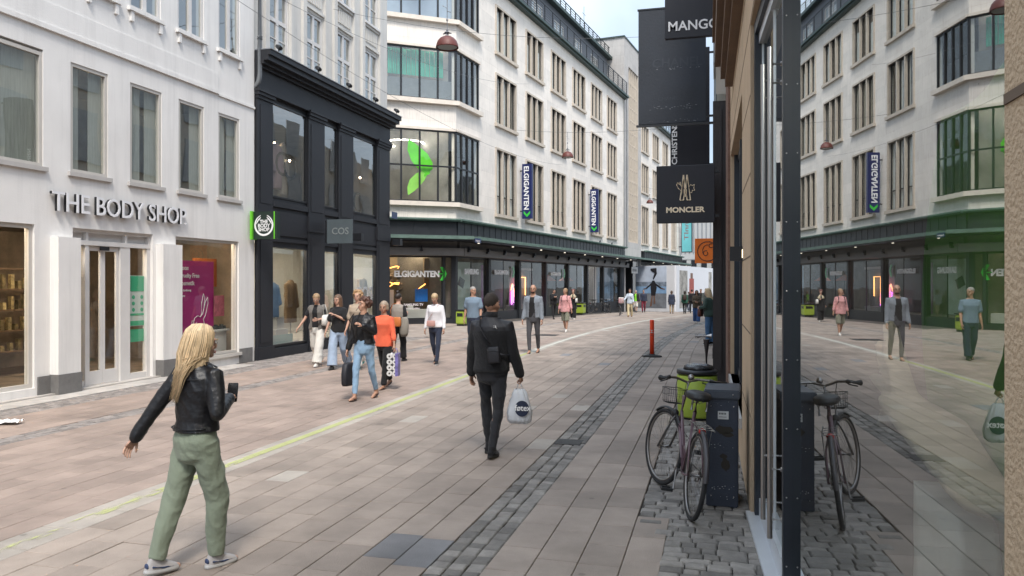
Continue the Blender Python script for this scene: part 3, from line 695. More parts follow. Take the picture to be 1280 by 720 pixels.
trim = mat('brown_stone_trim', (.52, .455, .38), .8, .12, 3, .3, 40)
sillm = mat('light_stone_sill', (.68, .61, .53), .8, .12, 3, .3, 40)
copper = mat('verdigris_copper', (.105, .165, .14), .7, .35, 2.5, .3, 40, stretch=(1, 1, 4))
dgreen = mat('dark_green_metal', (.022, .045, .04), .5, .3, 3)
attic = mat('slate_grey_attic', (.11, .12, .14), .6, .15, 2)
TW = 4.25; XS = 4.62
trip = [XS+TW*k for k in range(6)]; trip2 = [37.35+4.6*k for k in range(4)]
rowsz = ((13.85, 16.2), (10.12, 12.66), (5.42, 8.78))
W3 = 2.62
bay = [(0, 2.46, 14.0, 16.3), (0, 2.46, 10.25, 12.62), (0, 2.46, 5.55, 8.85)]
ops = [(t, t+W3, a, b) for t in trip for a, b in rowsz]+bay
bm = B(); wall(bm, 0, 30.9, 4.72, 17.2, ops, 1, .22); obj('wall', bm, stone_, EB)
o2 = [(t, t+W3, a, b) for t in trip2 for a, b in rowsz]
bm = B(); wall(bm, 37.0, 57, 4.72, 17.2, o2, 1, .22); quad(bm, (57, 0, -2), (57, 14, -2), (57, 14, 17.2), (57, 0, 17.2)); obj('wall', bm, stone_, EB)
cop = [(.75, CHL, a, b) for _, _, a, b in bay]
bm = B(); wall(bm, 0, CHL, 4.72, 17.2, cop, 1, .22); onc(obj('wall', bm, stone_, EB))
bm = B(); p = co; quad(bm, (p.x, p.y, -1), (p.x, p.y+14, -1), (p.x, p.y+14, 17.2), (p.x, p.y, 17.2)); obj('wall', bm, stone_, EB)
# triple windows: stone surround standing proud, three tall lights
pale_blind = mat('pale_blind', (.88, .88, .90), .9, .06, 3); tan_curt = mat('tan_curtain', (.42, .38, .31), .9, .2, 6); dk_curt = mat('grey_curtain', (.12, .125, .12), .9, .25, 6)
SURR = {}
def triple(t, z0, z1):
    h = z1-z0
    if h not in SURR:
        bm = B(); f = .10
        fbx(bm, -f, 0, -.06, .12, -.0, h+f); fbx(bm, W3, W3+f, -.06, .12, 0, h+f); fbx(bm, 0, W3, -.06, .12, h, h+f); fbx(bm, -f-.08, W3+f+.08, -.14, .12, -.16, 0)
        for k in (1, 2): x = W3*k/3; fbx(bm, x-.06, x+.06, -.03, .2, 0, h)
        me = bpy.data.meshes.new('window'); bmesh.ops.recalc_face_normals(bm, faces=bm.faces); bm.to_mesh(me); bm.free(); me.materials.append(trim)
        bm = B()
        for k in range(3):
            a, b = W3*k/3+.06*(k > 0), W3*(k+1)/3-.06*(k < 2)
            fbx(bm, a, a+.035, .10, .16, 0, h); fbx(bm, b-.035, b, .10, .16, 0, h); fbx(bm, a+.035, b-.035, .10, .16, 0, .06); fbx(bm, a+.035, b-.035, .10, .16, h-.06, h)
            if h > 3: fbx(bm, a+.05, b-.05, .10, .16, h*.28, h*.28+.05)
        fe = bpy.data.meshes.new('frame'); bmesh.ops.recalc_face_normals(bm, faces=bm.faces); bm.to_mesh(fe); bm.free(); fe.materials.append(blkm)
        pes = []
        for r in range(4):
            bm = B()
            for k in range(3):
                a, b = W3*k/3+.03, W3*(k+1)/3-.03; q = [random.uniform(-.006, .006) for _ in range(4)]
                quad(bm, (a, .13+q[0], .02), (b, .13+q[1], .02), (b, .13+q[2], h-.02), (a, .13+q[3], h-.02))
            pe = bpy.data.meshes.new('pane'); bm.to_mesh(pe); bm.free(); pe.materials.append(G3); pes.append(pe)
        SURR[h] = (me, fe, pes)
    me, fe, pes = SURR[h]
    o = bpy.data.objects.new('window', me); C.objects.link(o); o.parent = EB; o.location = (t, 0, z0)
    for n_, m_ in (('frame', fe), ('pane', random.choice(pes))): c = bpy.data.objects.new(n_, m_); C.objects.link(c); c.parent = o
    bm = B(); any_ = 0
    for k in range(3):
        a = W3*k/3+.1
        if z0 > 13: fbx(bm, a-.02, a+.40+.3*(random.random()<.75), .18, .19, 0, h*random.choice((1, 1, 1, .75))); any_ = 1  # top-row blinds widened and whitened to stand for reflected sky
        elif random.random() < .8:
            w = random.uniform(.12, .34); fbx(bm, a, a+w, .19, .21, 0, h); fbx(bm, a+.68-w*.7, a+.68, .19, .21, 0, h); any_ = 1
    if any_: obj('blind', bm, pale_blind if z0 > 13 else random.choice((tan_curt, tan_curt, dk_curt, pale_blind)), o)
    else: bm.free()
for t in trip+trip2:
    for a, b in rowsz: triple(t, a, b)
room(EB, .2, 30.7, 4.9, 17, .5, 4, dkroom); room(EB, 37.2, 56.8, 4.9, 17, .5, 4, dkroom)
bm = B()
for z in (9.3, 13.2): bx(bm, .3, 30.6, .5, 3.9, z, z+.3); bx(bm, 37.3, 56.7, .5, 3.9, z, z+.3)
obj('floor_slab', bm, dk_curt, EB)
# corner bay windows that wrap round the corner
def baywin(onch, w, n, z0, z1, u0, bar):
    h = z1-z0; bm = B()
    for k in range(n+1):
        x = w*k/n; ww = .06 if k in (0, n) else .035; bx(bm, max(0, x-ww), min(w, x+ww), -.03, .06, 0, h)
    bx(bm, .0, w, -.02, .055, 0, .07); bx(bm, 0, w, -.02, .055, h-.07, h)
    if bar: bx(bm, 0, w, -.015, .05, h*.49, h*.49+.07)
    o = obj('window', bm, blkm, EB, loc=(u0, 0, z0)); pb = B()
    for k in range(n):
        a, b = w*k/n, w*(k+1)/n
        for c, d in (((.03, h*.5), (h*.5, h-.03)) if bar else ((.03, h-.03),)):
            q = [random.uniform(-.012, .012) for _ in range(4)]
            quad(pb, (a, .03+q[0], c), (b, .03+q[1], c), (b, .03+q[2], d), (a, .03+q[3], d))
    obj('pane', pb, G2 if (onch and bar) else glass('bay_glass', (.82, .86, .86), 1.6, .3, .16), o)
    s_ = B(); bx(s_, -.1 if onch else .0, w+(.12 if onch else .15), -.22, .1, -.2, 0); bx(s_, -.1, w+.1, -.1, .1, h, h+.12); obj('sill', s_, sillm, o)
    if onch: onc(o)
    return o
for a, b, z0, z1 in bay:
    baywin(False, 2.46, 4, z0, z1, 0, z0 < 6); o = baywin(True, CHL-.75, 4, z0, z1, .75, z0 < 6)
    if 9 < z0 < 12:
        bm = B(); h = z1-z0
        for i in range(26): x = .1+i*.11; bx(bm, x, x+.09, .35+.04*(i % 2), .37+.04*(i % 2), h*.48, h-.05)
        obj('blind', bm, mat('sea_green_blind', (.05, .42, .27), .8, .3, 2), o)
        bm = B(); bx(bm, 0, 3.4, .35, .4, 0, h*.42); obj('blind', bm, mat('grey_pane_reflection', (.2, .21, .21), .9, .2, 3), o)  # second sheet: grey of the reflections in the lower panes, put in as colour
    if z0 > 13:
        bm = B(); bx(bm, 0, 3.4, .3, .32, 0, z1-z0); obj('blind', bm, mat('pale_blue_blind', (.48, .55, .66), .9, .1, 2), o)
bm = B(); bx(bm, .1, CHL, .5, 3.2, 9.2, 9.5); bx(bm, .1, CHL, .5, 3.2, 13.1, 13.4); bx(bm, .1, CHL-.1, 3.2, 3.3, 4.9, 17); onc(obj('floor_slab', bm, dk_curt, EB))
bm = B(); [bx(bm, 1.0, 3.6, .3, .36, z, z+.04) for z in (9.0, 12.9)]; onc(obj('ceiling_lamp', bm, MC['white_lamp'], EB))  # bars added to brighten the rooms behind the corner bay
# green ribbon arrow hung inside the lowest bay window
gl = mat('bright_green_ribbon', (.14, .78, .02), .4, .25, .9); gl2 = mat('light_green_ribbon', (.36, .85, .14), .4, .25, .9)
def ribbon(bm, L_, Rr, y, th=.04):
    n = len(L_)
    a = [[bm.verts.new((p[0], y+yy, p[1])) for p in pts] for pts in (L_, Rr) for yy in (0, th)]
    for i in range(n-1):
        bm.faces.new([a[0][i], a[2][i], a[2][i+1], a[0][i+1]]); bm.faces.new([a[1][i], a[1][i+1], a[3][i+1], a[3][i]])
        bm.faces.new([a[0][i], a[0][i+1], a[1][i+1], a[1][i]]); bm.faces.new([a[2][i], a[3][i], a[3][i+1], a[2][i+1]])
# coordinates on the chamfer: u 1.7..3.0, z 5.9..8.4
rb_ = B(); ribbon(rb_, [(1.98, 8.38), (1.94, 7.9), (2.12, 7.42), (2.45, 7.05), (2.78, 6.88)], [(2.0, 8.42), (2.38, 8.16), (2.88, 7.78), (3.12, 7.38), (3.12, 7.05)], .14)
ribbon(rb_, [(2.86, 6.95), (2.74, 6.85), (2.71, 6.75)], [(3.03, 7.1), (2.98, 6.85), (2.72, 6.72)], .14)
onc(obj('window_ribbon', rb_, gl, EB))
rb_ = B(); ribbon(rb_, [(2.74, 7.0), (2.36, 6.86), (2.05, 6.55), (1.94, 6.2), (1.96, 5.88)], [(2.92, 6.9), (2.74, 6.55), (2.52, 6.28), (2.28, 6.05), (2.0, 5.85)], .16)
onc(obj('window_ribbon', rb_, gl2, EB))
bm = B()
for i in range(36):
    a, b = 2*pi*i/36, 2*pi*(i+1)/36; tube(bm, [(2.1+.95*cos(a), 1.6+.95*sin(a), 8.45), (2.1+.95*cos(b), 1.6+.95*sin(b), 8.45)], .035, 6)
onc(obj('ring_lamp', bm, emis('ring_glow', (1, .95, .88), 9), EB))
bm = B(); text_bm(bm, 'DAB', .22, lambda x, y, d: (3.45+x, .12-d, 7.05+y), .01, .004); text_bm(bm, 'SHOP', .14, lambda x, y, d: (3.45+x, .12-d, 6.88+y), .01, .004); bx(bm, .8, 1.6, 1.4, 1.45, 7.3, 7.34); bx(bm, 1.8, 2.9, 1.7, 1.75, 7.35, 7.39); bm.free()
# cornice, gutter, balcony
bm = B(); bx(bm, -.25, 31.2, -.42, .3, 17.2, 17.34); bx(bm, -.15, 31.1, -.30, .3, 17.08, 17.2); bx(bm, 37.05, 57.1, -.42, .3, 17.2, 17.34); bx(bm, 37.05, 57, -.3, .3, 17.08, 17.2); obj('cornice', bm, dgreen, EB)
bm = B(); bx(bm, -.15, CHL+.2, -.42, .3, 17.2, 17.34); onc(obj('cornice', bm, dgreen, EB))
def railing(parent, u0, u1, d, z, h=1.02, nbar=7, post=1.4):
    bm = B()
    for i in range(nbar): bx(bm, u0, u1, d-.012, d+.012, z+h*(i+1)/nbar-.014, z+h*(i+1)/nbar+.014)
    x = u0
    while x <= u1+.01: bx(bm, x-.025, x+.025, d-.03, d+.03, z, z+h+.03); x += post
    bx(bm, u0, u1, d-.03, d+.03, z+h, z+h+.04)
    return obj('railing', bm, blkm, parent)
railing(EB, -.1, 30.8, -.32, 17.34); railing(EB, 37.1, 57, -.32, 17.34)
aw = [XS+.1+TW*k for k in range(6)]
bm = B(); wall(bm, 0, 30.6, 17.3, 20.5, [(t, t+2.0, 17.45, 19.75) for t in aw], 1, .1, y=1.35); quad(bm, (30.6, 1.35, 17.3), (30.6, 10, 17.3), (30.6, 10, 20.5), (30.6, 1.35, 20.5)); quad(bm, (-3, 0.1, 17.33), (31, .1, 17.33), (31, 1.4, 17.33), (-3, 1.4, 17.33)); bx(bm, -6, 0, 3, 3.1, 17.3, 20.5); obj('attic_storey', bm, attic, EB)
for t in aw:
    o = window(EB, t, 17.45, 2.0, 2.3, .08, whtpaint, G1, 3, 1, .06, 1, bars=.07, transom=1.6); o.location.y = 1.35
    bm = B(); bx(bm, .05, 1.95, .35, .37, 0, 2.3); obj('blind', bm, pale_blind, o)
bm = B(); bx(bm, -1, 30.9, .95, 11, 20.5, 20.72); obj('roof', bm, dgreen, EB); railing(EB, -.5, 30.7, 1.15, 20.72, .7, 4, 1.1)
bm = B()
for x, h in ((12, 1.6), (18.5, 2.2), (19.2, 1.3), (25, 1.8)): cyl(bm, (x, 1.6, 20.7), (x, 1.6, 20.7+h+.6), .015, n=6); bx(bm, x-.4, x+.4, 1.59, 1.61, 20.7+h, 20.72+h)
obj('antenna', bm, blkm, EB)
# stair tower
bm = B(); strip = (32.4, 35.9, 5.3, 20.2)
wall(bm, 30.95, 37, -2, 22.3, [strip, (31.4, 36.6, -1.9, 3.7)], 1, .25, y=-.04); quad(bm, (30.95, -.04, 17), (30.95, 7, 17), (30.95, 7, 22.3), (30.95, -.04, 22.3)); quad(bm, (37, -.04, 17), (37, 7, 17), (37, 7, 22.3), (37, -.04, 22.3)); quad(bm, (30.95, -.04, 22.3), (37, -.04, 22.3), (37, 7, 22.3), (30.95, 7, 22.3)); obj('stair_tower', bm, blockstone('grey_travertine', (.46, .44, .42), (.36, .34, .32), 1.6, .8, .008, .1, .25), EB)
bm = B(); bx(bm, 30.85, 37.1, -.1, 7, 22.3, 22.42); obj('coping', bm, dgreen, EB)
bm = B()
for k in range(6): x = 32.4+3.5*k/5; bx(bm, x-.08, x+.08, -.0, .15, 5.3, 20.2)
z = 5.3
while z < 20: bx(bm, 32.4, 35.9, .08, .12, z, z+.12); z += 1.05
o = obj('window', bm, trim, EB); bm = B(); quad(bm, (32.4, .13, 5.3), (35.9, .13, 5.3), (35.9, .13, 20.2), (32.4, .13, 20.2)); obj('pane', bm, G3, o)
bm = B(); bx(bm, 31.2, 36.9, .6, .7, 4, 21); obj('interior', bm, tan_curt, EB)
bm = B(); cyl(bm, (30.75, -.3, 4.7), (30.75, -.3, 17.1), .06); obj('downpipe', bm, MC['zinc_pipe'], EB)
# fascia, canopy, shutter boxes
def belt(u0, u1, on=False, ce=0.):
    L_ = []
    bm = B(); bx(bm, u0, u1, -.10, .4, 3.96, 4.72)
    x = u0
    while x < u1: bx(bm, x, x+.025, -.115, -.1, 3.97, 4.70); x += .72
    L_.append(obj('fascia', bm, blk2, EB))
    bm = B(); bx(bm, u0-.0, u1+ce*.3, -.36, .2, 4.72, 4.79); bx(bm, u0, u1+ce*.3, -.3, .1, 4.67, 4.72); L_.append(obj('copper_ledge', bm, copper, EB))
    bm = B(); bx(bm, u0, u1+ce, -1.15, -.1, 3.86, 3.95); bx(bm, u0, u1+ce, -1.18, -1.15, 3.80, 3.955); L_.append(obj('canopy', bm, copper, EB))
    bm = B(); bx(bm, u0, u1+ce*.9, -1.1, .4, 3.72, 3.858); L_.append(obj('canopy_soffit', bm, blkm, EB))
    bm = B(); bx(bm, u0, u1+ce*.5, -.46, .05, 3.08, 3.42); bx(bm, u0, u1, -.2, .4, 3.42, 3.72); L_.append(obj('awning_box', bm, mat('grey_awning', (.17, .165, .16), .6, .1, 3), EB))
    bm = B(); x = u0+.3
    while x < u1: bx(bm, x, x+.05, -.62, -.46, 3.34, 3.50); bx(bm, x-.04, x+.09, -.58, -.46, 3.26, 3.34); x += 4.2/2
    L_.append(obj('awning_bracket', bm, blkm, EB))
    bm = B(); x = u0+.9
    while x < u1: cyl(bm, (x, -.75, 3.68), (x, -.75, 3.72), .06, n=10); x += 4.2
    L_.append(obj('canopy_lamp', bm, emis('soffit_glow', (1, .95, .85), .4), EB))
    if on: [onc(o) for o in L_]
belt(0, 30.95, ce=0); belt(0, CHL, True, .5)
belt(38.2, 57)
bm = B(); bx(bm, 30.95, 38.2, -1.15, .2, 3.86, 3.95); bx(bm, 30.95, 38.2, -1.18, -1.15, 3.8, 3.955); obj('canopy', bm, copper, EB)
bm = B(); bx(bm, -.02, .02, -.0, .02, 0, .28); bm.free()
bm = B(); bx(bm, -.45, .15, -1.22, -1.19, 3.66, 3.86); o = obj('street_sign', bm, MC['enamel_blue'], EB); bm = B(); text_bm(bm, 'Amagertorv', .1, lambda x, y, d: (-.43+x, -1.225-d, 3.72+y), .002, .001); obj('lettering', bm, LW, o)
# shopfront posts, plinth and glazing
posts = [3.81, 7.94, 12.24, 16.5, 20.8, 24.9, 30.0]
for x in posts:
    bm = B(); bx(bm, x-.13, x+.13, -.02, .3, -1.2, 3.1); obj('post', bm, blk2, EB)
bm = B()
bx(bm, 30.3, 30.95, -.03, .4, -1.2, 3.72); bx(bm, -.1, .12, -.04, .2, -1.2, 3.1)
obj('post', bm, blk2, EB)
bm = B(); bx(bm, .12, 30.3, .05, .35, -1.2, .28); obj('shop_plinth', bm, blk2, EB)
bm = B(); bx(bm, 0, CHL-.1, .0, .3, -1.2, .16); bx(bm, 0, .9, -.02, .3, .16, 3.1); bx(bm, CHL-.62, CHL-.52, .02, .2, .16, 3.1); onc(obj('shop_plinth', bm, blk2, EB))
def shopglass(u0, u1, z0, z1, on=False, mull=True, n=1):
    bm = B(); bx(bm, u0, u0+.05, .1, .16, z0, z1); bx(bm, u1-.05, u1, .1, .16, z0, z1); bx(bm, u0+.05, u1-.05, .1, .16, z1-.08, z1); bx(bm, u0+.05, u1-.05, .1, .16, z0, z0+.06)
    for k in range(1, n): x = u0+(u1-u0)*k/n; bx(bm, x-.02, x+.02, .11, .15, z0+.06, z1-.08)
    o = obj('window', bm, blkm, EB); pb = B()
    for k in range(n): a, b = u0+(u1-u0)*k/n, u0+(u1-u0)*(k+1)/n; t = [random.uniform(-.006, .006) for _ in range(4)]; quad(pb, (a, .13+t[0], z0), (b, .13+t[1], z0), (b, .13+t[2], z1), (a, .13+t[3], z1))
    obj('pane', pb, G2, o)
    if on: onc(o)
pp = [.12]+posts
for a, b in zip(pp, pp[1:]): shopglass(a+.13 if a > 1 else a, b-.13, .28, 3.08, n=2)
shopglass(.9, CHL-.62, .16, 3.08, True)
shopglass(CHL-.52, CHL-.1, .16, 3.08, True)
R1 = mat('store_interior', (.14, .13, .12), .9, .5, .9)
room(EB, .2, 30.2, -1.0, 3.6, .3, 6, R1)
bm = B(); bx(bm, .3, 30.1, .4, 5.9, -.12, -.02); obj('interior_floor', bm, mat('shop_floor', (.2, .19, .18), .4, .1), EB)
bm = B()
for i in range(13): x = 1.2+i*2.3; bx(bm, x, x+1.0, 2.4, 2.52, 3.45, 3.5)
obj('ceiling_lamp', bm, MC['white_lamp'], EB)
# chamfer window: letters, chevron, glowing strokes, blue panel
ltr = mat('white_letters', (.85, .85, .85), .4, .02, emit=None); chev = mat('green_chevron', (.05, .55, .06), .4, .1, emit=None)
def chevron(bm, u, z, h, w, y0, y1, t=.35):
    P = [(0, 1), (t*w*1.1, 1), (w, .5), (t*w*1.1, 0), (0, 0), (w*(1-t), .5)]
    for q in ([P[0], P[1], P[2], P[5]], [P[5], P[2], P[3], P[4]]):
        prism(bm, q, lambda p, k: (u+p[0], y0 if k else y1, z+p[1]*h))
bm = B(); text_bm(bm, 'ELGIGANTEN', .38, lambda x, y, d: (1.25+x, .07-d, 2.11+y), .03, .016)
xm = max(v.co.x for v in bm.verts)
for v in bm.verts: v.co.x = 1.30+(v.co.x-1.25)*2.12/(xm-1.25)
onc(obj('sign_letters', bm, ltr, EB)); bm = B(); chevron(bm, 3.45, 1.94, .62, .32, .02, .06, .5); bx(bm, 3.38, 3.62, .03, .06, 2.22, 2.27); onc(obj('sign_chevron', bm, chev, EB))
og = emis('orange_neon', (1, .42, .10), 3)
bm = B()
for P in ([(1.05, 2.38), (1.3, 2.52), (1.6, 2.6), (1.72, 2.58), (1.66, 2.5)], [(1.05, 2.0), (1.4, 1.8), (1.7, 1.76), (1.74, 1.83), (1.5, 1.82), (1.22, 1.62), (1.12, 1.42)], [(2.5, 1.45), (2.75, 1.62), (2.98, 1.78)]): tube(bm, [(a, .9, b) for a, b in P], .024, 8)
onc(obj('neon_stroke', bm, og, EB))
bm = B(); bx(bm, 2.45, 3.05, .75, .8, .95, 1.55); onc(obj('display_panel', bm, mat('blue_display', (.02, .18, .62), .4, .15), EB))
bm = B(); text_bm(bm, 'SAMSUNG TV', .15, lambda x, y, d: (1.75+x, .08-d, .78+y), .005, .003); text_bm(bm, 'Prøv det nye i butikken', .09, lambda x, y, d: (1.65+x, .08-d, .64+y), .005, .002); onc(obj('window_lettering', bm, LW, EB))
bm = B(); bx(bm, 1.3, CHL-.7, .35, 1.0, .16, .6); bx(bm, 2.05, 2.3, .5, .7, .6, .78); onc(obj('display_stand', bm, MC['white_display'], EB))
bm = B(); bx(bm, 1.0, 1.6, 1.5, 1.52, .7, 1.5); onc(obj('display_panel', bm, LW, EB))
bm = B()
for i in range(60): x = random.uniform(1.5, 3.3); z = random.uniform(.75, 2.3); bx(bm, x, x+random.uniform(.06, .16), 2.2, 2.3, z, z+random.uniform(.04, .1))
o = onc(obj('shelf_goods', bm, mat('goods', (.22, .17, .13), .6, .8, 6, island=.8), EB)); o['kind'] = 'stuff'
bm = B(); bx(bm, .3, CHL-.2, 2.4, 2.5, -.1, 3.6); bx(bm, CHL-1.2, CHL-.8, 1.2, 2.4, .0, 3); onc(obj('interior', bm, wmroom, EB))
bm = B(); bx(bm, 1.2, 3.2, 1.3, 1.4, 3.3, 3.34); onc(obj('ceiling_lamp', bm, MC['warm_lamp'], EB))
# main side window displays
bm = B(); bx(bm, .45, 2.55, .5, .54, .45, 2.85); obj('display_panel', bm, mat('mint_panel', (.50, .60, .53), .6, .12, 2), EB)
bm = B(); prism(bm, [(1.15, 1.75), (1.75, 1.55), (1.95, 1.95), (1.4, 2.15)], lambda p, k: (p[0], .49 if k else .5, p[1])); o = obj('print', bm, mat('dark_device', (.02, .03, .02), .3, .2), EB)
bm = B(); bx(bm, .5, 1.1, .48, .5, 1.5, 2.4); obj('print', bm, mat('dark_photo', (.05, .03, .04), .5, .8, 5), EB)
bm = B(); text_bm(bm, 'SAMSUNG', .36, lambda x, y, d: (1.0+x*.95, .06-d, 2.25+y), .03, .012); obj('sign_letters', bm, ltr, EB)
for u in (4.55, 13.2):
    bm = B(); text_bm(bm, 'ELGIGANTEN', .30, lambda x, y, d: (u+x, .06-d, 2.28+y), .03, .012); obj('sign_letters', bm, ltr, EB)
    bm = B(); xe = u+2.35; chevron(bm, xe, 2.12, .6, .3, .02, .05, .5); obj('sign_chevron', bm, mat('pale_green_chevron', (.25, .6, .35), .4, .1), EB)
bm = B(); text_bm(bm, 'ELGIGANTEN', .30, lambda x, y, d: (13.2+x, .3-d, 2.28+y), .03, .012); bm.free()
bm = B(); bx(bm, 4.15, 5.2, .6, .64, .4, 2.75); obj('display_panel', bm, mat('violet_panel', (.32, .10, .30), .6, .15, 2), EB)
bm = B(); bx(bm, 5.2, 7.6, .9, .95, .4, 3.0); obj('display_panel', bm, mat('charcoal_display', (.04, .04, .045), .5, .1), EB)
for i, (col, pts) in enumerate((((1, .18, .25), [(8.6, .8), (8.6, 1.7), (9.0, 1.7), (9.0, 2.0), (9.5, 2.2), (9.5, .9)]), ((1, .45, .15), [(9.7, .7), (9.7, 2.15), (10.5, 2.15), (10.5, 1.1)]), ((.75, .2, .9), [(8.4, .6), (8.4, 1.35), (8.65, 1.35), (8.65, .7), (8.9, .7), (8.9, 1.5), (9.15, 1.5), (9.15, .6), (9.4, .6), (9.4, 1.3), (9.7, 1.3), (9.7, .6)]), ((.8, .35, .2), [(8.3, 1.4), (8.5, 1.75), (8.75, 1.4), (8.75, 1.0)]))):
    bm = B(); tube(bm, [(a, .7, b) for a, b in pts], .035, 6); obj('neon_shape', bm, emis('neon_%d' % i, col, 3), EB)
bm = B(); bx(bm, 8.5, 11.2, .5, 1.1, .28, .55); bx(bm, 8.3, 11.4, .8, .85, .5, 2.6); obj('display_stand', bm, mat('pale_grey_stand', (.30, .30, .31), .5, .1), EB)
bm = B(); bx(bm, 8.25, 11.0, .42, .46, 2.55, 2.68); obj('display_bar', bm, LW, EB)
bluephoto = mat('blue_photo_panel', (.30, .42, .58), .5, .5, .9)
bm = B(); bx(bm, 24.6, 29.8, .55, .6, .3, 3.0); bx(bm, 21.3, 22.6, .55, .6, .3, 3.0); obj('display_panel', bm, bluephoto, EB)
bm = B(); bx(bm, 24.2, 24.6, .5, .6, .3, 3.0); obj('display_panel', bm, LW, EB)
for u in (15.0, 18.6):  # cones behind the glass stand in for reflected orange parasols
    bm = B(); n = 8
    top = bm.verts.new((u, .9, 2.35)); ring = [bm.verts.new((u+1.15*cos(2*pi*k/n), .9+.4*sin(2*pi*k/n), 1.95)) for k in range(n)]
    for k in range(n): bm.faces.new([ring[k], ring[(k+1) % n], top])
    o = obj('reflected_parasol', bm, mat('orange_parasol', (.50, .13, .04), .7, .1), EB); bm = B(); cyl(bm, (u, .9, .2), (u, .9, 2.3), .025); obj('pole', bm, blkm, o)
# portal of the tower
bm = B(); bx(bm, 31.4, 36.6, 1.2, 1.3, -2, 3.7); bx(bm, 33.9, 34.1, .0, 1.2, -2, 3.7); obj('entrance', bm, blkm, EB)
bm = B(); bx(bm, 31.3, 33.4, -.6, -.54, 2.62, 3.15); o = obj('hanging_sign', bm, MC['white_display'], EB); bm = B(); text_bm(bm, 'INDGANG', .3, lambda x, y, d: (31.5+x, -.61-d, 2.78+y), .004, .004); obj('lettering', bm, mat('grey_letters', (.2, .2, .2), .6, .05), o)
bm = B(); cyl(bm, (31.6, -.57, 3.15), (31.6, -.57, 3.8), .02, n=6); cyl(bm, (33.1, -.57, 3.15), (33.1, -.57, 3.8), .02, n=6); obj('sign_rod', bm, blkm, EB)
bm = B(); bx(bm, 37, 57, .05, .4, -2, 3.1); obj('shop_plinth', bm, blk2, EB)
# pigeons on the ledge
for i, x in enumerate((23.2, 26.5)):
    bm = B(); ell(bm, (0, 0, .09), (.13, .06, .07), 10, 7); ell(bm, (.12, 0, .17), (.035, .03, .04), 8, 6); tube(bm, [(-.1, 0, .08), (-.24, 0, .06)], [.04, .02], 6); tube(bm, [(.145, 0, .17), (.18, 0, .165)], [.008, .003], 5)
    for sgn in (-1, 1): tube(bm, [(.02, .02*sgn, .05), (.03, .02*sgn, 0)], .006, 4)
    o = obj('pigeon', bm, mat('pigeon_grey', (.05, .055, .065), .7, .3, 12), None, True, loc=EW(x, -.2, 4.79), rot=(0, 0, A_M)); tag(o, 'dark pigeon standing on the copper ledge, %s one of two' % ('nearer' if i == 0 else 'farther'), 'bird')
# vertical navy banner signs
navy = mat('navy_sign', (.012, .02, .10), .4, .1)
for i, (u, z0, z1) in enumerate(((7.95, 5.40, 8.45), (20.95, 5.42, 8.48))):
    t = thing('banner_sign', 'tall navy sign with white vertical letters and green tick, %s one on the pale facade' % ('nearer' if i == 0 else 'farther'), 'shop sign', EW(u, 0, 0), A_M, 'navy vertical signs on the pale facade')
    bm = B(); bx(bm, -.10, .10, -.74, -.16, z0, z1); obj('sign_board', bm, navy, t)
    bm = B()
    for s_ in (-1, 1):
        # letters run downwards, tops to the right seen from the street end
        L2 = B(); text_bm(L2, 'ELGIGANTEN', .40, lambda x, y, d: (x, y, d), .006, .010)
        xm = max(v.co.x for v in L2.verts); k = (z1-z0-.62)/xm
        for v in L2.verts: x, y, d = v.co; v.co = (s_*(.103+d), -(.62-y*1.02) if s_ > 0 else -(.28+y*1.02), z1-.12-x*k)
        if s_ < 0:
            pass
        me = bpy.data.meshes.new('x'); L2.to_mesh(me); L2.free(); bm.from_mesh(me); bpy.data.meshes.remove(me)
    obj('lettering', bm, ltr, t)
    bm = B()
    for s_ in (-1, 1):
        prism(bm, [(-.62, z0+.42), (-.45, z0+.14), (-.28, z0+.42), (-.28, z0+.30), (-.45, z0+.04), (-.62, z0+.30)][::1], lambda p, k: (s_*(.104 if k else .10), p[0], p[1])) if False else None
        for q in ([(-.64, z0+.42), (-.45, z0+.24), (-.45, z0+.08), (-.64, z0+.28)], [(-.45, z0+.24), (-.26, z0+.42), (-.26, z0+.28), (-.45, z0+.08)]):
            prism(bm, q, lambda p, k: (s_*(.106 if k else .10), p[0], p[1]))
    obj('tick', bm, chev, t)
    bm = B(); bx(bm, -.02, .02, -.16, 0, z1-.4, z1-.34); bx(bm, -.02, .02, -.16, 0, z0+.4, z0+.46); obj('bracket', bm, blkm, t)
# teal light box sign near the far end
t = thing('light_box_sign', 'tall turquoise light box with a dark frame at the far end of the pale store', 'shop sign', EW(55.5, 0, 0), A_M)
bm = B(); bx(bm, -.15, .15, -1.5, -.3, 5.2, 9.6); obj('frame', bm, blk2, t)
bm = B(); bx(bm, -.16, -.15, -1.42, -.38, 5.3, 9.5); obj('panel', bm, mat('turquoise_panel', (.14, .46, .50), .4, .2, .5), t)
bm = B(); L2 = text_bm(bm, 'nnIT', 1.1, lambda x, y, d: (-.162-d, -1.1+y*.65, 8.6-x), .006, .004); obj('lettering', bm, mat('brown_letters', (.25, .12, .12), .5, .05), t)
bm = B(); bx(bm, -.03, .03, -.3, 0, 8.8, 8.9); bx(bm, -.03, .03, -.3, 0, 5.8, 5.9); obj('bracket', bm, blkm, t)
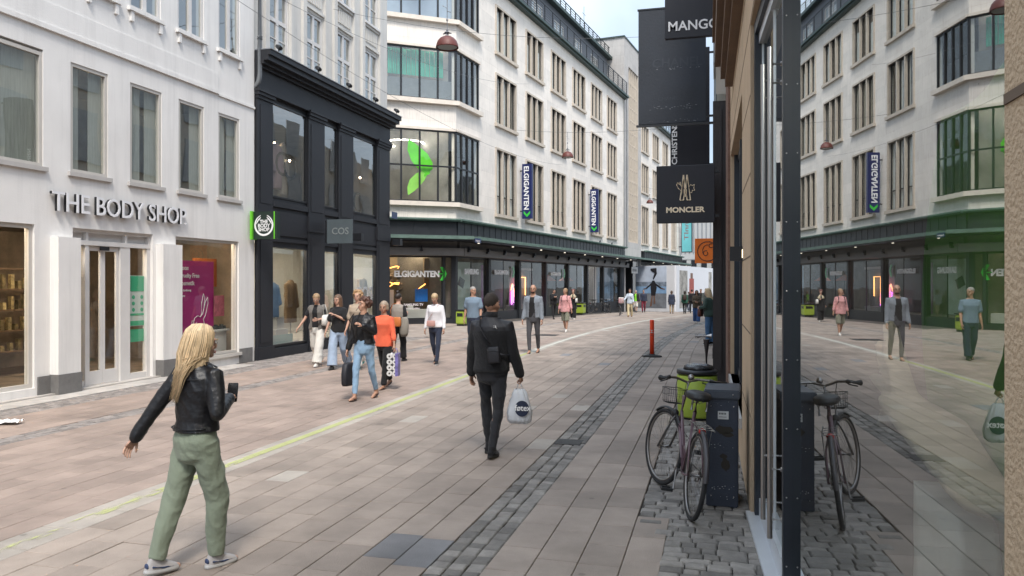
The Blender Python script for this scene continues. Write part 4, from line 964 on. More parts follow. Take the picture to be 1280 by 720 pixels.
# ================= hoarding across the end
HC = PZ(844, 66); HL = PZ(795, 68.5); HR = PZ(897, 83)
hw = mat('white_hoarding', (.68, .68, .70), .6, .05, .5)
HT = thing('printed_hoarding', 'tall white printed hoarding with a dark dancing figure, closing off the street end', 'hoarding', (HC.x, HC.y, 0), 0)
def panel(bm, A, Bp, z0, z1, off=0, th=.08):
    d = (Bp-A); d.z = 0; n = V((d.y, -d.x, 0)).normalized()
    if n.y > 0: n = -n
    def f(p, k):
        P = A+d*p[0]+n*(off+(th if k else 0)); return (P.x-HC.x, P.y-HC.y, p[1])
    return f
def pnl(A, Bp, pts, off, th, m, name, parent=HT):
    bm = B(); f = panel(bm, A, Bp, 0, 0, off, th); prism(bm, pts, f); return obj(name, bm, m, parent)
q4 = lambda a, b, c, d: [(a, c), (b, c), (b, d), (a, d)]
pnl(HL, HC, q4(0, 1, -1.6, 3.30), 0, .1, hw, 'board'); pnl(HC, HR, q4(0, 1, -2.0, 3.30), 0, .1, hw, 'board')
pnl(HL, HC, q4(.02, .80, -.35, 3.25), .1, .01, mat('sky_print', (.50, .56, .66), .6, .25, .6), 'print')
pnl(HL, HC, q4(.02, .80, -.35, 1.6), .112, .008, mat('quay_print', (.18, .19, .21), .6, .4, 1.4), 'print')
pnl(HL, HC, q4(.02, .80, .9, 1.5), .121, .006, mat('water_print', (.22, .36, .55), .6, .3, 1.0), 'print')
pnl(HL, HC, q4(.02, .80, 1.5, 1.9), .121, .006, mat('skyline_print', (.20, .24, .30), .6, .8, 2.5), 'print')
dk = mat('black_print', (.015, .014, .018), .6, .1); skp = mat('brown_skin_print', (.17, .09, .06), .6, .1)
fig = B(); f = panel(fig, HL, HC, 0, 0, .13, .01)
for pts in ([(.42, .7), (.52, .7), (.56, 1.4), (.50, 2.0), (.44, 2.0), (.40, 1.4)], [(.40, 3.05), (.55, 3.1), (.56, 2.6), (.48, 2.1), (.46, 2.2), (.50, 2.65), (.40, 2.9)], [(.27, 1.35), (.44, 1.85), (.45, 1.7), (.3, 1.28)], [(.50, 1.85), (.68, 1.4), (.66, 1.3), (.49, 1.7)]): prism(fig, pts, f)
obj('print_figure', fig, dk, HT)
fig = B(); f = panel(fig, HL, HC, 0, 0, .13, .01)
for pts in ([(.43, .7), (.46, .7), (.43, -.2), (.38, -.25)], [(.48, .7), (.51, .7), (.52, 0), (.48, 0)], [(.22, 1.32), (.30, 1.38), (.30, 1.28), (.22, 1.25)], [(.67, 1.4), (.76, 1.3), (.76, 1.22), (.66, 1.3)]): prism(fig, pts, f)
obj('print_figure', fig, skp, HT)
pnl(HC, HR, q4(.06, .22, -.4, 2.9), .1, .01, mat('facade_print', (.30, .28, .25), .6, .9, 1.6), 'print'); pnl(HC, HR, q4(.26, .36, .3, 2.2), .1, .01, mat('red_print', (.32, .07, .05), .6, .5, 3), 'print')
pnl(HC, HR, q4(.285, .335, 2.2, 2.7), .1, .01, skp, 'print'); pnl(HC, HR, q4(.72, .8, -.4, 2.9), .1, .01, MC['facade_print'], 'print'); pnl(HC, HR, q4(.86, .92, -.4, 2.9), .1, .01, MC['facade_print'], 'print')
# ================= buildings closing the view
FB = thing('office_building', 'pale far-off building with narrow upright slots above a black and white striped base', 'building', PZ(835, 100), 0)
def far_local(px, Z): p = PZ(px, Z)-FB.location; return p
bm = B(); a = far_local(838, 102); b = far_local(960, 92); L_ = (b-a).length; an = math.atan2(b.y-a.y, b.x-a.x)
def onb(o): o.location = a; o.rotation_euler = (0, 0, an); return o
bm = B(); bx(bm, 0, L_, 0, 10, 4.8, 12.5); bx(bm, 0, L_, .1, 10, -2, 4.8); onb(obj('wall', bm, mat('pale_panel_wall', (.55, .545, .53), .8, .06, 1), FB))
bm = B(); x = .4
while x < L_-.3: bx(bm, x, x+.16, -.05, .02, 5.6, 12.2); x += .62
onb(obj('slot', bm, mat('slot_grey', (.30, .31, .32), .7, .1), FB))
bm = B(); x = .2
while x < L_: bx(bm, x, x+.75, .0, .12, 2.2, 4.7); x += 1.5
onb(obj('stripe', bm, blk, FB))
bm = B(); x = .2
while x < L_: bx(bm, x+.8, x+1.4, .0, .12, 2.2, 4.7); x += 1.5
onb(obj('stripe', bm, MC['white_display'], FB))
# ================= right side stone shop next to the camera
RB = thing('stone_shop', 'tan sandstone shop building with a large reflecting glass pane, right beside the viewer', 'building', (.333, 0, 0), R(90.6))
tanm = mat('tan_sandstone', (.54, .40, .265), .9, .10, 2.2, .55, 130, dirt=.12)
groove = mat('stone_joint', (.14, .10, .07), .9, .2)
Ht = 10.2
ops = [(1.012, 6.46, -.02, 3.9), (8.0, 11.9, .5, 3.72)]
bm = B(); wall(bm, -6, 12.0, -.02, Ht, ops, -1, .10); quad(bm, (-6, 0, Ht), (12, 0, Ht), (12, -9, Ht), (-6, -9, Ht)); quad(bm, (-6, 0, 0), (-6, -9, 0), (-6, -9, Ht), (-6, 0, Ht)); quad(bm, (12, -.1, 0), (12, -9, 0), (12, -9, Ht), (12, -.1, Ht)); obj('wall', bm, tanm, RB)
bm = B()   # joint beads cut as thin dark lines 2 mm proud
for z in (.78, 1.44, 2.06, 2.72, 3.34):
    for a, b in ((-6, 1.008), (6.465, 7.995)): bx(bm, a, b, -.001, .0025, z-.006, z+.006)
    bx(bm, 6.461, 6.4635, -.098, .0, z-.006, z+.006)
for z in (3.92, 4.4): bx(bm, -6, 12, -.001, .0025, z-.005, z+.005)
obj('joint', bm, groove, RB)
bm = B(); st = mat('brown_stone_moulding', (.16, .105, .07), .85, .2, 3, .4, 60)
for k, (z0, z1, d) in enumerate(((4.52, 4.62, .10), (4.62, 4.78, .16), (4.78, 5.1, .235), (5.1, 5.16, .27))): bx(bm, -6, 11-.04*k, 0, d, z0, z1)
obj('cornice', bm, st, RB)
bm = B(); wall(bm, -6, 11.98, 5.2, Ht-.01, [(a, a+1.2, b, b+1.9) for a in (-5, -2.6, -.2, 2.2, 4.6, 7, 9.4) for b in (5.9, 8.0)], -1, .1, y=.02); obj('upper_wall', bm, mat('upper_cream_render', (.58, .55, .50), .85, .08, 1.5), RB)
bm = B(); [bx(bm, a, a+1.2, -.06, -.04, b, b+1.9) for a in (-5, -2.6, -.2, 2.2, 4.6, 7, 9.4) for b in (5.9, 8.0)]; obj('window', bm, mat('upper_pane', (.08, .09, .10), .1, .1), RB)
bm = B(); bx(bm, -6, 12, 0, .12, 8.2, 8.5); bx(bm, -6, 12, 0, .3, 10.0, 10.2); obj('string_course', bm, tanm, RB)
bm = B(); bx(bm, 8, 11.9, -.1, .03, .40, .50); obj('sill', bm, mat('pale_sill', (.45, .43, .41)), RB)
bm = B(); bx(bm, 8.0, 8.06, -.16, -.10, .5, 3.72); bx(bm, 11.84, 11.9, -.16, -.05, .5, 3.72); bx(bm, 8.06, 11.84, -.16, -.10, 3.62, 3.72); bx(bm, 8.06, 11.84, -.16, -.10, .5, .6); bx(bm, 10.0, 10.12, -.16, -.06, .6, 3.62)
o = obj('window', bm, mat('dark_window_frame', (.014, .018, .026), .4, .2), RB)
bm = B(); bx(bm, 8.06, 11.84, -.135, -.13, .6, 3.62); obj('pane', bm, glass('entry_glass', (.55, .62, .62), 1.9, 0.02), o)
# glazing line, turned slightly from the wall: X=.6336-.0437*Y
GL = R(90+2.5)
def gp(Y, off=0): return V((.6336-.0437*Y-off, Y, 0))-V((.333, 0, 0))
def onr(o, Y, off=0):
    w = gp(Y, off); o.location = Matrix.Rotation(-R(90.6), 3, 'Z') @ w; o.rotation_euler = (0, 0, GL-R(90.6)); return o
dfm = MC['dark_window_frame']; steel = mat('brushed_steel', (.42, .40, .39), .30, .04, 8, metal=1., stretch=(1, 1, .02)); alu = mat('white_aluminium', (.62, .64, .67), .35, .05, 5, metal=.3)
# big pane from Y=.5 to 4.45
bm = B(); quad(bm, (.4, 0, .13), (4.77, 0, .13), (4.77, 0, 3.85), (.4, 0, 3.85)); onr(obj('pane', bm, glass('display_pane', (.90, .94, .91), 1.5, .012, .36), RB), 0)
bm = B(); bx(bm, .4, 4.77, -.05, .02, 0, .13); bx(bm, .4, 4.77, -.05, .02, 3.85, 3.9); onr(obj('pane_frame', bm, alu, RB), 0)
bm = B(); bx(bm, 4.77, 4.83, -.05, .048, 0, 3.9); ps = onr(obj('frame_post', bm, dfm, RB), 0)
bm = B()
for z in (.2, .6, 1.0, 1.4, 1.8, 2.2, 2.6, 3.0, 3.4):
    ell(bm, (4.768, .030, z), (.003, .0045, .0045), 8, 6)
obj('bolt', bm, steel, ps)
for u0, u1, hx in ((4.85, 5.6, 5.21), (5.62, 6.38, 5.62)):
    bm = B(); bx(bm, u0, u1, -.03, .03, .02, .16); bx(bm, u0, u1, -.03, .03, 3.72, 3.8); bx(bm, u0, u0+.008, -.008, .008, .16, 3.72); bx(bm, u1-.008, u1, -.008, .008, .16, 3.72); dd = onr(obj('door', bm, alu, RB), 0)
    bm = B(); quad(bm, (u0, 0, .16), (u1, 0, .16), (u1, 0, 3.72), (u0, 0, 3.72)); obj('pane', bm, MC['entry_glass'], dd)
    bm = B(); cyl(bm, (hx, .075, .22), (hx, .075, 3.35), .0165, n=16)
    for z in (.34, .66, 3.12, 3.24): cyl(bm, (hx, .075, z), (hx, -.03, z), .010, n=10); ell(bm, (hx, .004, z), (.016, .008, .016), 10, 6)
    obj('handle', bm, steel, dd)
bm = B(); bx(bm, 6.38, 6.5, -.05, .06, 0, 3.9); bx(bm, 4.83, 6.38, -.06, .06, 3.8, 3.9); onr(obj('door_frame', bm, dfm, RB), 0)
bm = B(); bx(bm, 4.3, 6.5, -.12, .12, .0, .024); onr(obj('threshold', bm, alu, RB), 0)
# shop room behind the glass
bm = B(); ry = -.35
q = lambda a, b, z0, z1: None
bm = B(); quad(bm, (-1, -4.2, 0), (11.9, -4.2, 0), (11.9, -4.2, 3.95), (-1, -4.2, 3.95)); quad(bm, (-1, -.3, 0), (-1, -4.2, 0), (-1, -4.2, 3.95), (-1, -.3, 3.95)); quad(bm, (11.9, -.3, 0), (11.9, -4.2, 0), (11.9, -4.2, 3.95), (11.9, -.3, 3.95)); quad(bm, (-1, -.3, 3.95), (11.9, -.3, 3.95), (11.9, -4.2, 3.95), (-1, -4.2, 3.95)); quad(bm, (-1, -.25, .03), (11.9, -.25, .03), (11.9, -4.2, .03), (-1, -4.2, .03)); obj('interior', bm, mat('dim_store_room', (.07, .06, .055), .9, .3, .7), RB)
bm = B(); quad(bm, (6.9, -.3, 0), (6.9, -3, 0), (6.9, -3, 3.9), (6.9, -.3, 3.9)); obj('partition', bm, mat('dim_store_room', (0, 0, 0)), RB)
# draped green cloth, pale glove-shaped leaf and paper bag in the window display
def sheet(f, nu, nv):
    bm = B(); g = [[bm.verts.new(f(i/nu, j/nv)) for j in range(nv+1)] for i in range(nu+1)]
    for i in range(nu):
        for j in range(nv): bm.faces.new([g[i][j], g[i+1][j], g[i+1][j+1], g[i][j+1]])
    return bm
def fgreen(a, b):
    z = .75+2.05*b; y0 = 5.5-.55*b-(1-b)**3*1.3
    return (1.9+(y0-1.9)*a, -.80-.25*sin(a*9)*.25-.15*b, z)
gcl = mat('green_drape', (.05, .15, .014), .7, .25, 1.5)
o = obj('display_drape', sheet(fgreen, 40, 30), gcl, RB, True)
bm = B(); rtube(bm, [(4.3, -.62, 1.25), (3.75, -.62, 1.22), (3.2, -.66, 1.05)], [.12, .16, .12], 12, .35)
for a, b, c in ((4.55, 1.62, .05), (4.75, 1.5, .05), (4.9, 1.3, .05), (4.7, 1.06, .05)): rtube(bm, [(4.15, -.62, 1.25), ((4.15+a)/2, -.60, (1.25+b)/2+.02), (a, -.62, b)], [.07, .065, .045], 10, .5)
bm = remesh(bm, .02, 5); obj('display_glove', bm, mat('pale_leaf_shape', (.24, .21, .15), .8, .15, 3), RB, True)
bm = B(); bx(bm, 3.3, 3.95, -.75, -.60, .13, .93); bmesh.ops.subdivide_edges(bm, edges=bm.edges, cuts=6, use_grid_fill=True)
for v in bm.verts: v.co += V((noise.noise(v.co*4), noise.noise(v.co*5+V((3, 0, 0))), noise.noise(v.co*3)*.6))*.03
obj('display_bag', bm, mat('white_paper_bag', (.5, .5, .46), .8, .1, 3), RB, True)
bm = B(); bx(bm, 1.9, 2.75, -.75, -.35, .04, .80); obj('display_plinth', bm, mat('blue_white_plinth', (.50, .55, .62), .7, .08, 3), RB)
bm = B(); bx(bm, 1.0, 4.4, -1.2, -.06, .03, .12); obj('display_floor', bm, mat('oxblood_floor', (.10, .06, .05), .6, .3, 2), RB)
bm = B()
for x in (1.8, 2.8, 3.8): bx(bm, x-.42, x+.42, -1.5, -.9, 3.86, 3.90)
obj('ceiling_lamp', bm, emis('added_display_fill', (1, .95, .85), 15), RB)  # unseen ceiling strips added to light the drape and display
# entry lamp box on the pillar
bm = B(); bx(bm, -.07, .07, -.04, .05, 0, .14); bx(bm, -.05, .05, .05, .07, .01, .13)
t = obj('door_intercom', bm, blkm, None, loc=(.20, 8.0-.1, 2.06), rot=(0, 0, R(0))); tag(t, 'small black lamp box on the tan stone pillar beside the display window', 'wall lamp')
bm = B(); bx(bm, .045, .07, -.045, .052, .03, .11); obj('lens', bm, emis('warm_lens', (1, .8, .5), 3), t)
# dark neighbour and the pale storeys above it
NB = thing('dark_shopfront', 'dark brown shopfront with square piers and pale upper storeys beyond the tan stone building', 'building', (0, 0, 0), 0)
brn = mat('umber_panel', (.028, .022, .022), .5, .25, 2.5, .2, 30)
bm = B(); bx(bm, .17, .6, 12.0, 14.45, 0, 9); obj('pier', bm, mat('rough_brown_stone', (.20, .12, .09), .95, .35, 14, .9, 50), NB)
for i, y in enumerate((14.6, 19.5, 25, 31, 38, 46, 55)):
    k = cv(y) if y > 20 else 0
    bm = B(); bx(bm, -.055+k, .22+k, y, y+.5, 0, 5.15); bx(bm, -.085+k, .0+k, y-.03, y+.53, 0, .25); bx(bm, -.02+k, .10+k, y-.04, y, .25, 5.0); obj('pier', bm, brn, NB)
pv_ = None; wb = B(); pb = B(); ub = B(); ss = B()
ys = [14.5]+list(range(18, 66, 3))
for a, b in zip(ys, ys[1:]):
    ka, kb = cv(a), cv(b)
    quad(pb, (.3+ka, a, .5), (.3+kb, b, .5), (.3+kb, b, 3.6), (.3+ka, a, 3.6))
    quad(wb, (.28+ka, a, -1), (.28+kb, b, -1), (.28+kb, b, .5), (.28+ka, a, .5)); quad(wb, (.28+ka, a, 3.6), (.28+kb, b, 3.6), (.28+kb, b, 5.2), (.28+ka, a, 5.2))
    quad(ub, (.0+ka, a, 5.25), (.0+kb, b, 5.25), (.0+kb, b, 10), (.0+ka, a, 10)); quad(ub, (ka, a, 10), (kb, b, 10), (kb+8, b, 10), (ka+8, a, 10))
    for z in (6, 8.6): bx(ss, -.05+ka, .02+ka, a+.6, a+1.9, z, z+1.8)
quad(ub, (0, 14.5, 5.25), (8, 14.5, 5.25), (8, 14.5, 10), (0, 14.5, 10)); bx(ub, -.02, .3, 14.5, 62, 5.15, 5.25) if False else None
obj('wall', wb, brn, NB); obj('pane', pb, G1, NB); obj('upper_wall', ub, mat('cream_render', (.55, .52, .46), .85, .08, 1.5), NB); obj('window', ss, mat('pale_shutter', (.35, .38, .40), .5, .2), NB)
bm = B(); quad(bm, (3, 14, 0), (12, 60, 0), (12, 60, 4), (3, 14, 4)); obj('interior', bm, dkroom, NB)
# ------------------------------------------------------------------ hanging signs on the right
sblk = mat('sign_black', (.010, .010, .016), .45, .2, 3)
def hangsign(name, label, px0, px1, py0, py1, Y, wallx, thick=.10, m=sblk, wpx=None, bz=None):
    """square sign hung at right angles to the right-hand fronts at street distance Y"""
    def X(px): return Y*tan(atan((px-640)/F)-TH)
    def Z(py, px): Zc = -X(px)*sin(TH)+Y*cos(TH); return CH-(py-HZ)*Zc/F
    x0, x1 = X(px0), X(px1); z1, z0 = Z(py0, (px0+px1)/2), Z(py1, (px0+px1)/2)
    t = thing(name, label, 'shop sign', (wallx, Y, 0), 0)
    bm = B(); bx(bm, x0-wallx, x1-wallx, 0, thick, z0, z1)
    bmesh.ops.bevel(bm, geom=list(bm.edges), offset=.006, segments=1, affect='EDGES')
    obj('sign_board', bm, m, t)
    bm = B()
    for z in (bz or (z0+.12, z1-.12)): bx(bm, x1-wallx-.02, .0, thick*.3, thick*.7, z-.022, z+.022)
    obj('bracket', bm, blkm, t)
    return t, x0-wallx, x1-wallx, z0, z1
cre = mat('cream_gold_letters', (.90, .76, .55), .4, .05)
t, a, b, z0, z1 = hangsign('hanging_sign', 'square black sign with a gold outlined emblem over the word MONCLER', 820.5, 893.5, 206.5, 278.5, 13.9, .05)
w = b-a; h = z1-z0; fx = lambda p, k: (a+p[0]*w, -.002 if k else -.006, z0+p[1]*h)
bm = B(); L2 = B(); text_bm(L2, 'MONCLER', .24, lambda x, y, d: (x, -d, y), .006, .010)
xm = max(v.co.x for v in L2.verts)
for v in L2.verts: v.co = (a+w*.165+v.co.x*w*.67/xm, -.004+v.co.y, z0+h*.185+v.co.z*w*.67/xm*.9)
obj('lettering', L2, cre, t)
bm = B()
def ln(pts, r=.0125):
    for p, q in zip(pts, pts[1:]): tube(bm, [(a+p[0]*w, -.008, z0+p[1]*h), (a+q[0]*w, -.008, z0+q[1]*h)], r, 6)
ln([(.41, .395), (.47, .83), (.49, .60), (.50, .58), (.51, .60), (.53, .83), (.59, .395), (.53, .395), (.515, .58), (.50, .45), (.485, .58), (.47, .395), (.41, .395)])
ln([(.475, .83), (.50, .62), (.525, .83)], .007)
ln([(.435, .55), (.38, .60), (.35, .66), (.37, .70), (.40, .665), (.41, .71), (.42, .66), (.44, .62)], .008)
ln([(.56, .62), (.59, .66), (.62, .64), (.655, .66), (.645, .60), (.66, .56), (.62, .56), (.61, .52), (.57, .53)], .008); ln([(.41, .395), (.44, .52), (.45, .66)], .006)
obj('emblem', bm, cre, t)
t, a, b, z0, z1 = hangsign('hanging_sign', 'black sign with the white word MANGO, topmost of the hanging signs on the right', 831, 903, -24, 46, 14.0, .05)
L2 = B(); text_bm(L2, 'MANGO', .30, lambda x, y, d: (x, -d, y), .006, .005)
xm = max(v.co.x for v in L2.verts); w = b-a
for v in L2.verts: v.co = (a+w*.05+v.co.x*w*.90/xm, -.004+v.co.y, z0+.13+v.co.z*w*.90/xm*1.0)
obj('lettering', L2, ltr, t)
flag = mat('faded_black_board', (.017, .022, .032), .6, .35, 1.2, .15, 20, dirt=.3)
t, a, b, z0, z1 = hangsign('hanging_sign', 'large faded blank black sign board with worn ghost lettering, biggest of the hanging signs', 798, 882.5, 10, 154, 16.3, .22, .06, flag, bz=None)
bm = B(); bx(bm, a-.04, .0, -.02, .05, z0-.05, z0-.01); bx(bm, a-.02, b+.02, -.01, .05, z1, z1+.03); obj('rail', bm, blkm, t)
L2 = B(); text_bm(L2, 'CHANEL', .26, lambda x, y, d: (a+.28+x, -.001-d, z0+(z1-z0)*.49+y), .002, .004); text_bm(L2, 'CHANEL', .11, lambda x, y, d: (a+.40+x, -.001-d, z0+(z1-z0)*.2+y), .002, .001)
obj('ghost_lettering', L2, mat('ghost_letters', (.028, .034, .046), .6, .1), t)
bm = B()
for i in range(70):
    x = random.uniform(a+.2, b-.15); z = z0+random.choice((.02, .28, .33, 1.1))+random.uniform(0, .06); s_ = random.uniform(.003, .012); bx(bm, x, x+s_*3, -.003, 0, z, z+s_)
o = obj('paint_flake', bm, mat('flake_grey', (.16, .17, .19), .7, .2), t); o['kind'] = 'stuff'
t, a, b, z0, z1 = hangsign('hanging_sign', 'dark sign with the white word CHRISTENSEN running upwards, partly behind the big blank board', 838, 887, 60, 212, 19, .1)
L2 = B(); text_bm(L2, 'CHRISTENSEN', .175, lambda x, y, d: (a+.155-y*1.0, -.002-d, z0+.13+x*1.12), .004, .003); obj('lettering', L2, ltr, t)
t, a, b, z0, z1 = hangsign('hanging_sign', 'square orange sign with a black hand-drawn spiral in a circle, behind the dark pier', 868.5, 899, 298, 329, 28, .6, .08, mat('orange_sign', (.90, .20, .02), .5, .08))
bm = B(); cx, cz = (a+b)/2+.02, (z0+z1)/2-.02
r_ = .34; tube(bm, [(cx+r_*cos(R(g)), -.01, cz+r_*sin(R(g))) for g in range(20, 372, 12)], .014, 6)
tube(bm, [(cx-.06+ (.10-.0*i)*cos(R(i*18+60))*(1-.02*i), -.01, cz-.07+.10*sin(R(i*18+60))*(1-.02*i)) for i in range(20)]+[(cx-.17, -.01, cz-.02), (cx-.16, -.01, cz+.12), (cx-.08, -.01, cz+.22), (cx+.02, -.01, cz+.25)][0:0], .013, 6)
tube(bm, [(cx-.165, -.01, cz-.06), (cx-.17, -.01, cz+.05), (cx-.12, -.01, cz+.17), (cx-.03, -.01, cz+.23), (cx+.03, -.01, cz+.22)], .013, 6)
tube(bm, [(cx+.12+.07*cos(R(g)), -.01, cz+.2+.07*sin(R(g))) for g in range(60, 330, 20)], .013, 6)
obj('emblem', bm, blk, t)
# ------------------------------------------------------------------ street lamps on span wires
rust = mat('brick_red_enamel', (.115, .028, .020), .5, .2, 5, .1, 40)
def lamp_at(px, pyrim, Zc, label, proto=[None]):
    p = PZ(px, Zc, CH-(pyrim-HZ)*Zc/F)
    if proto[0] is None:
        t = thing('street_lamp', label, 'street lamp', p, 0, 'dome lamps hung over the street')
        bm = B(); prof = [(.315, 0), (.312, .03), (.30, .10), (.265, .19), (.20, .265), (.12, .31), (.06, .33)]
        n = 32; rg = [[bm.verts.new((r*cos(2*pi*k/n), r*sin(2*pi*k/n), z)) for k in range(n)] for r, z in prof]
        inn = [[bm.verts.new(((r-.012)*cos(2*pi*k/n), (r-.012)*sin(2*pi*k/n), z)) for k in range(n)] for r, z in prof[:-1]]
        for A_ in (rg, inn):
            for r0, r1 in zip(A_, A_[1:]):
                for k in range(n): bm.faces.new([r0[k], r0[(k+1) % n], r1[(k+1) % n], r1[k]])
        for k in range(n): bm.faces.new([rg[0][k], inn[0][k], inn[0][(k+1) % n], rg[0][(k+1) % n]])
        bm.faces.new(rg[-1]); obj('shade', bm, rust, t, True)
        bm = B(); cyl(bm, (0, 0, .02), (0, 0, .05), .27, n=24); obj('diffuser', bm, mat('grey_diffuser', (.30, .31, .31), .3, .05), t)
        bm = B(); tube(bm, [(0, 0, .31), (0, 0, .42)], [.075, .06], 14); tube(bm, [(0, 0, .42), (0, 0, .47), (0, 0, .50)], [.09, .03, .03], 12); cyl(bm, (-.12, 0, .40), (.12, 0, .40), .02); obj('cap', bm, mat('grey_lamp_fitting', (.2, .2, .21), .45, .1, metal=.5), t)
        bm = B(); tube(bm, [(0, 0, .5), (0, 0, 1.35)], .014, 8); ell(bm, (0, 0, .78), (.03, .03, .05), 8, 6); tube(bm, [(0, 0, 1.1), (-.13, 0, 1.18)], .012, 6); tube(bm, [(0, 0, 1.02), (.10, 0, .98)], .012, 6); obj('rod', bm, MC['grey_lamp_fitting'], t)
        proto[0] = t
    else:
        t = copy_tree(proto[0]); t.location = p; t['label'] = label
    return p
lp = [lamp_at(559, 60, 21.5, 'brick-red dome street lamp, largest and nearest of the hanging lamps'), lamp_at(709.5, 197, 41.5, 'red dome street lamp hanging before the middle of the pale facade'), lamp_at(812.3, 254, 70, 'small far red dome street lamp hanging left of the MONCLER sign')]
wire = mat('span_wire', (.12, .12, .12), .5, .1)
def span(A, Bp, sag, name, label, r=.008):
    A, Bp = V(A), V(Bp); bm = B(); n = 14
    tube(bm, [A.lerp(Bp, i/n)-V((0, 0, sag*4*(i/n)*(1-i/n)))-A for i in range(n+1)], r, 5)
    tag(obj(name, bm, wire, None, loc=A), label, 'cable')
for i, p in enumerate(lp):
    A = V((-10.5 if i == 0 else (-12+.139*(p.y-35)), p.y, p.z+1.7)); Bp = V((.05 if i == 0 else cv(p.y)+.1, p.y, p.z+1.7))
    nm = ('nearest', 'middle', 'farthest')[i]
    f = (p.x-A.x)/(Bp.x-A.x); s_ = .35/(4*f*(1-f)); span(A, Bp, s_, 'span_wire', 'thin wire across the street carrying the %s dome lamp' % nm)
span((-10.4, 16.5, 8.8), EW(9, -.1, 13.2), .6, 'span_wire', 'thin slanting wire from the white building to the pale facade, the lower one', .006)
span((-10.4, 13, 8.3), EW(15, -.1, 9.4), .9, 'span_wire', 'thin slanting wire crossing low before the pale facade', .006)
span((-10.5, 20, 9.6), (.0, 24, 9.4), .5, 'span_wire', 'thin wire crossing the street above the black shopfront', .006)
# ------------------------------------------------------------------ furniture
# utility cabinet
t = thing('utility_cabinet', 'dark blue-grey steel utility cabinet with peeling spots and a small white plate', 'cabinet', (.045, 6.62, 0), R(-2))
cabm = mat('navy_grey_cabinet_paint', (.022, .028, .045), .5, .25, 4, .15, 60, dirt=.25)
bm = B(); bx(bm, -.125, .130, .0, .46, 0, .90); bmesh.ops.bevel(bm, geom=list(bm.edges), offset=.008, segments=2, affect='EDGES'); obj('body', bm, cabm, t)
bm = B(); bx(bm, -.142, .147, -.02, .48, .89, .965); bmesh.ops.bevel(bm, geom=list(bm.edges), offset=.01, segments=2, affect='EDGES'); obj('lid', bm, mat('cabinet_lid_paint', (.045, .052, .068), .45, .3, 5, .1, 40, dirt=.2), t)
bm = B(); bx(bm, -.105, .110, -.004, 0, .06, .86); d = obj('door', bm, cabm, t)
bm = B(); bx(bm, -.03, .055, -.010, -.004, .725, .79); pl = obj('plate', bm, mat('plate_white', (.5, .5, .5), .4, .1), t)
bm = B(); text_bm(bm, 'MAGNUS', .017, lambda x, y, d: (-.024+x, -.011-d, .765+y), .001, .0005); text_bm(bm, '1042', .013, lambda x, y, d: (-.02+x, -.011-d, .745+y), .001, 0); bm.free()
bm = B(); [bx(bm, -.02+.012*i, -.013+.012*i, -.0115, -.010, .764, .778) for i in range(5)]; bx(bm, -.022, .04, -.0115, -.010, .742, .746); obj('print', bm, blk, pl)
bm = B()
def blot(cx, cz, w, h, n=18, y=-.0055):
    c = bm.verts.new((cx, y, cz)); rg = [bm.verts.new((cx+w*cos(2*pi*k/n)*(1+.35*noise.noise(V((k*.9, cx*9, 1)))), y, cz+h*sin(2*pi*k/n)*(1+.5*noise.noise(V((k*.7, cz*7, 2)))))) for k in range(n)]
    for k in range(n): bm.faces.new([c, rg[k], rg[(k+1) % n]])
blot(.02, .64, .07, .035); blot(.05, .60, .045, .02); blot(.03, .35, .035, .05); blot(.015, .42, .03, .02); obj('peeled_patch', bm, mat('peeled_brown', (.022, .017, .012), .8, .3), t)
bm = B()
for i in range(26): x = random.uniform(-.1, .1); z = random.choice((.08, .15, .16, .85, .5))+random.uniform(-.02, .02); s_ = random.uniform(.001, .004); bx(bm, x, x+s_*2.5, -.0065, -.004, z, z+s_)
o = obj('scratch', bm, mat('scratch_grey', (.45, .45, .45), .6, .1), t); o['kind'] = 'stuff'
bm = B()
for x in (-.085, .095):
    for z in (.09, .83): ell(bm, (x, -.006, z), (.005, .004, .005), 8, 5)
ell(bm, (.09, -.024, .93), (.006, .005, .006), 8, 5); obj('rivet', bm, steel, t)
# green waste bin
def waste_bin(loc, label, r=.27, h=.66, simple=False, rz=0):
    t = thing('waste_bin', label, 'litter bin', loc, rz)
    lime = mat('lime_paint', (.32, .42, .05), .45, .1, 4, dirt=.12)
    bm = B(); loft(bm, [(0, 0, .03, r*.93, r*.93), (0, 0, .05, r*.96, r*.96), (0, 0, h-.08, r, r), (0, 0, h-.07, r*.97, r*.97)], 36); obj('body', bm, lime, t, True)
    bm = B(); loft(bm, [(0, 0, h-.05, r*1.015, r*1.015), (0, 0, h-.02, r*1.02, r*1.02), (0, 0, h, r*1.0, r*1.0), (0, 0, h+.004, r*.8, r*.8)], 36); obj('rim', bm, blkm, t, True)
    bm = B(); loft(bm, [(.02, .03, h, r*.78, r*.8), (.02, .04, h+.05, r*.72, r*.75), (.0, .05, h+.07, r*.5, r*.55)], 24); folds(bm, .02, (6, 6, 9), 2); obj('bin_liner', bm, mat('black_bag', (.012, .012, .014), .25, .3, 6, .5, 20), t, True)
    bm = B(); loft(bm, [(0, 0, 0, r*.8, r*.8), (0, 0, .03, r*.8, r*.8)], 24); obj('foot', bm, blkm, t)
    return t
waste_bin((-.25, 10.9, 0), 'round lime-green waste bin with a black rim behind the leaning bicycle')
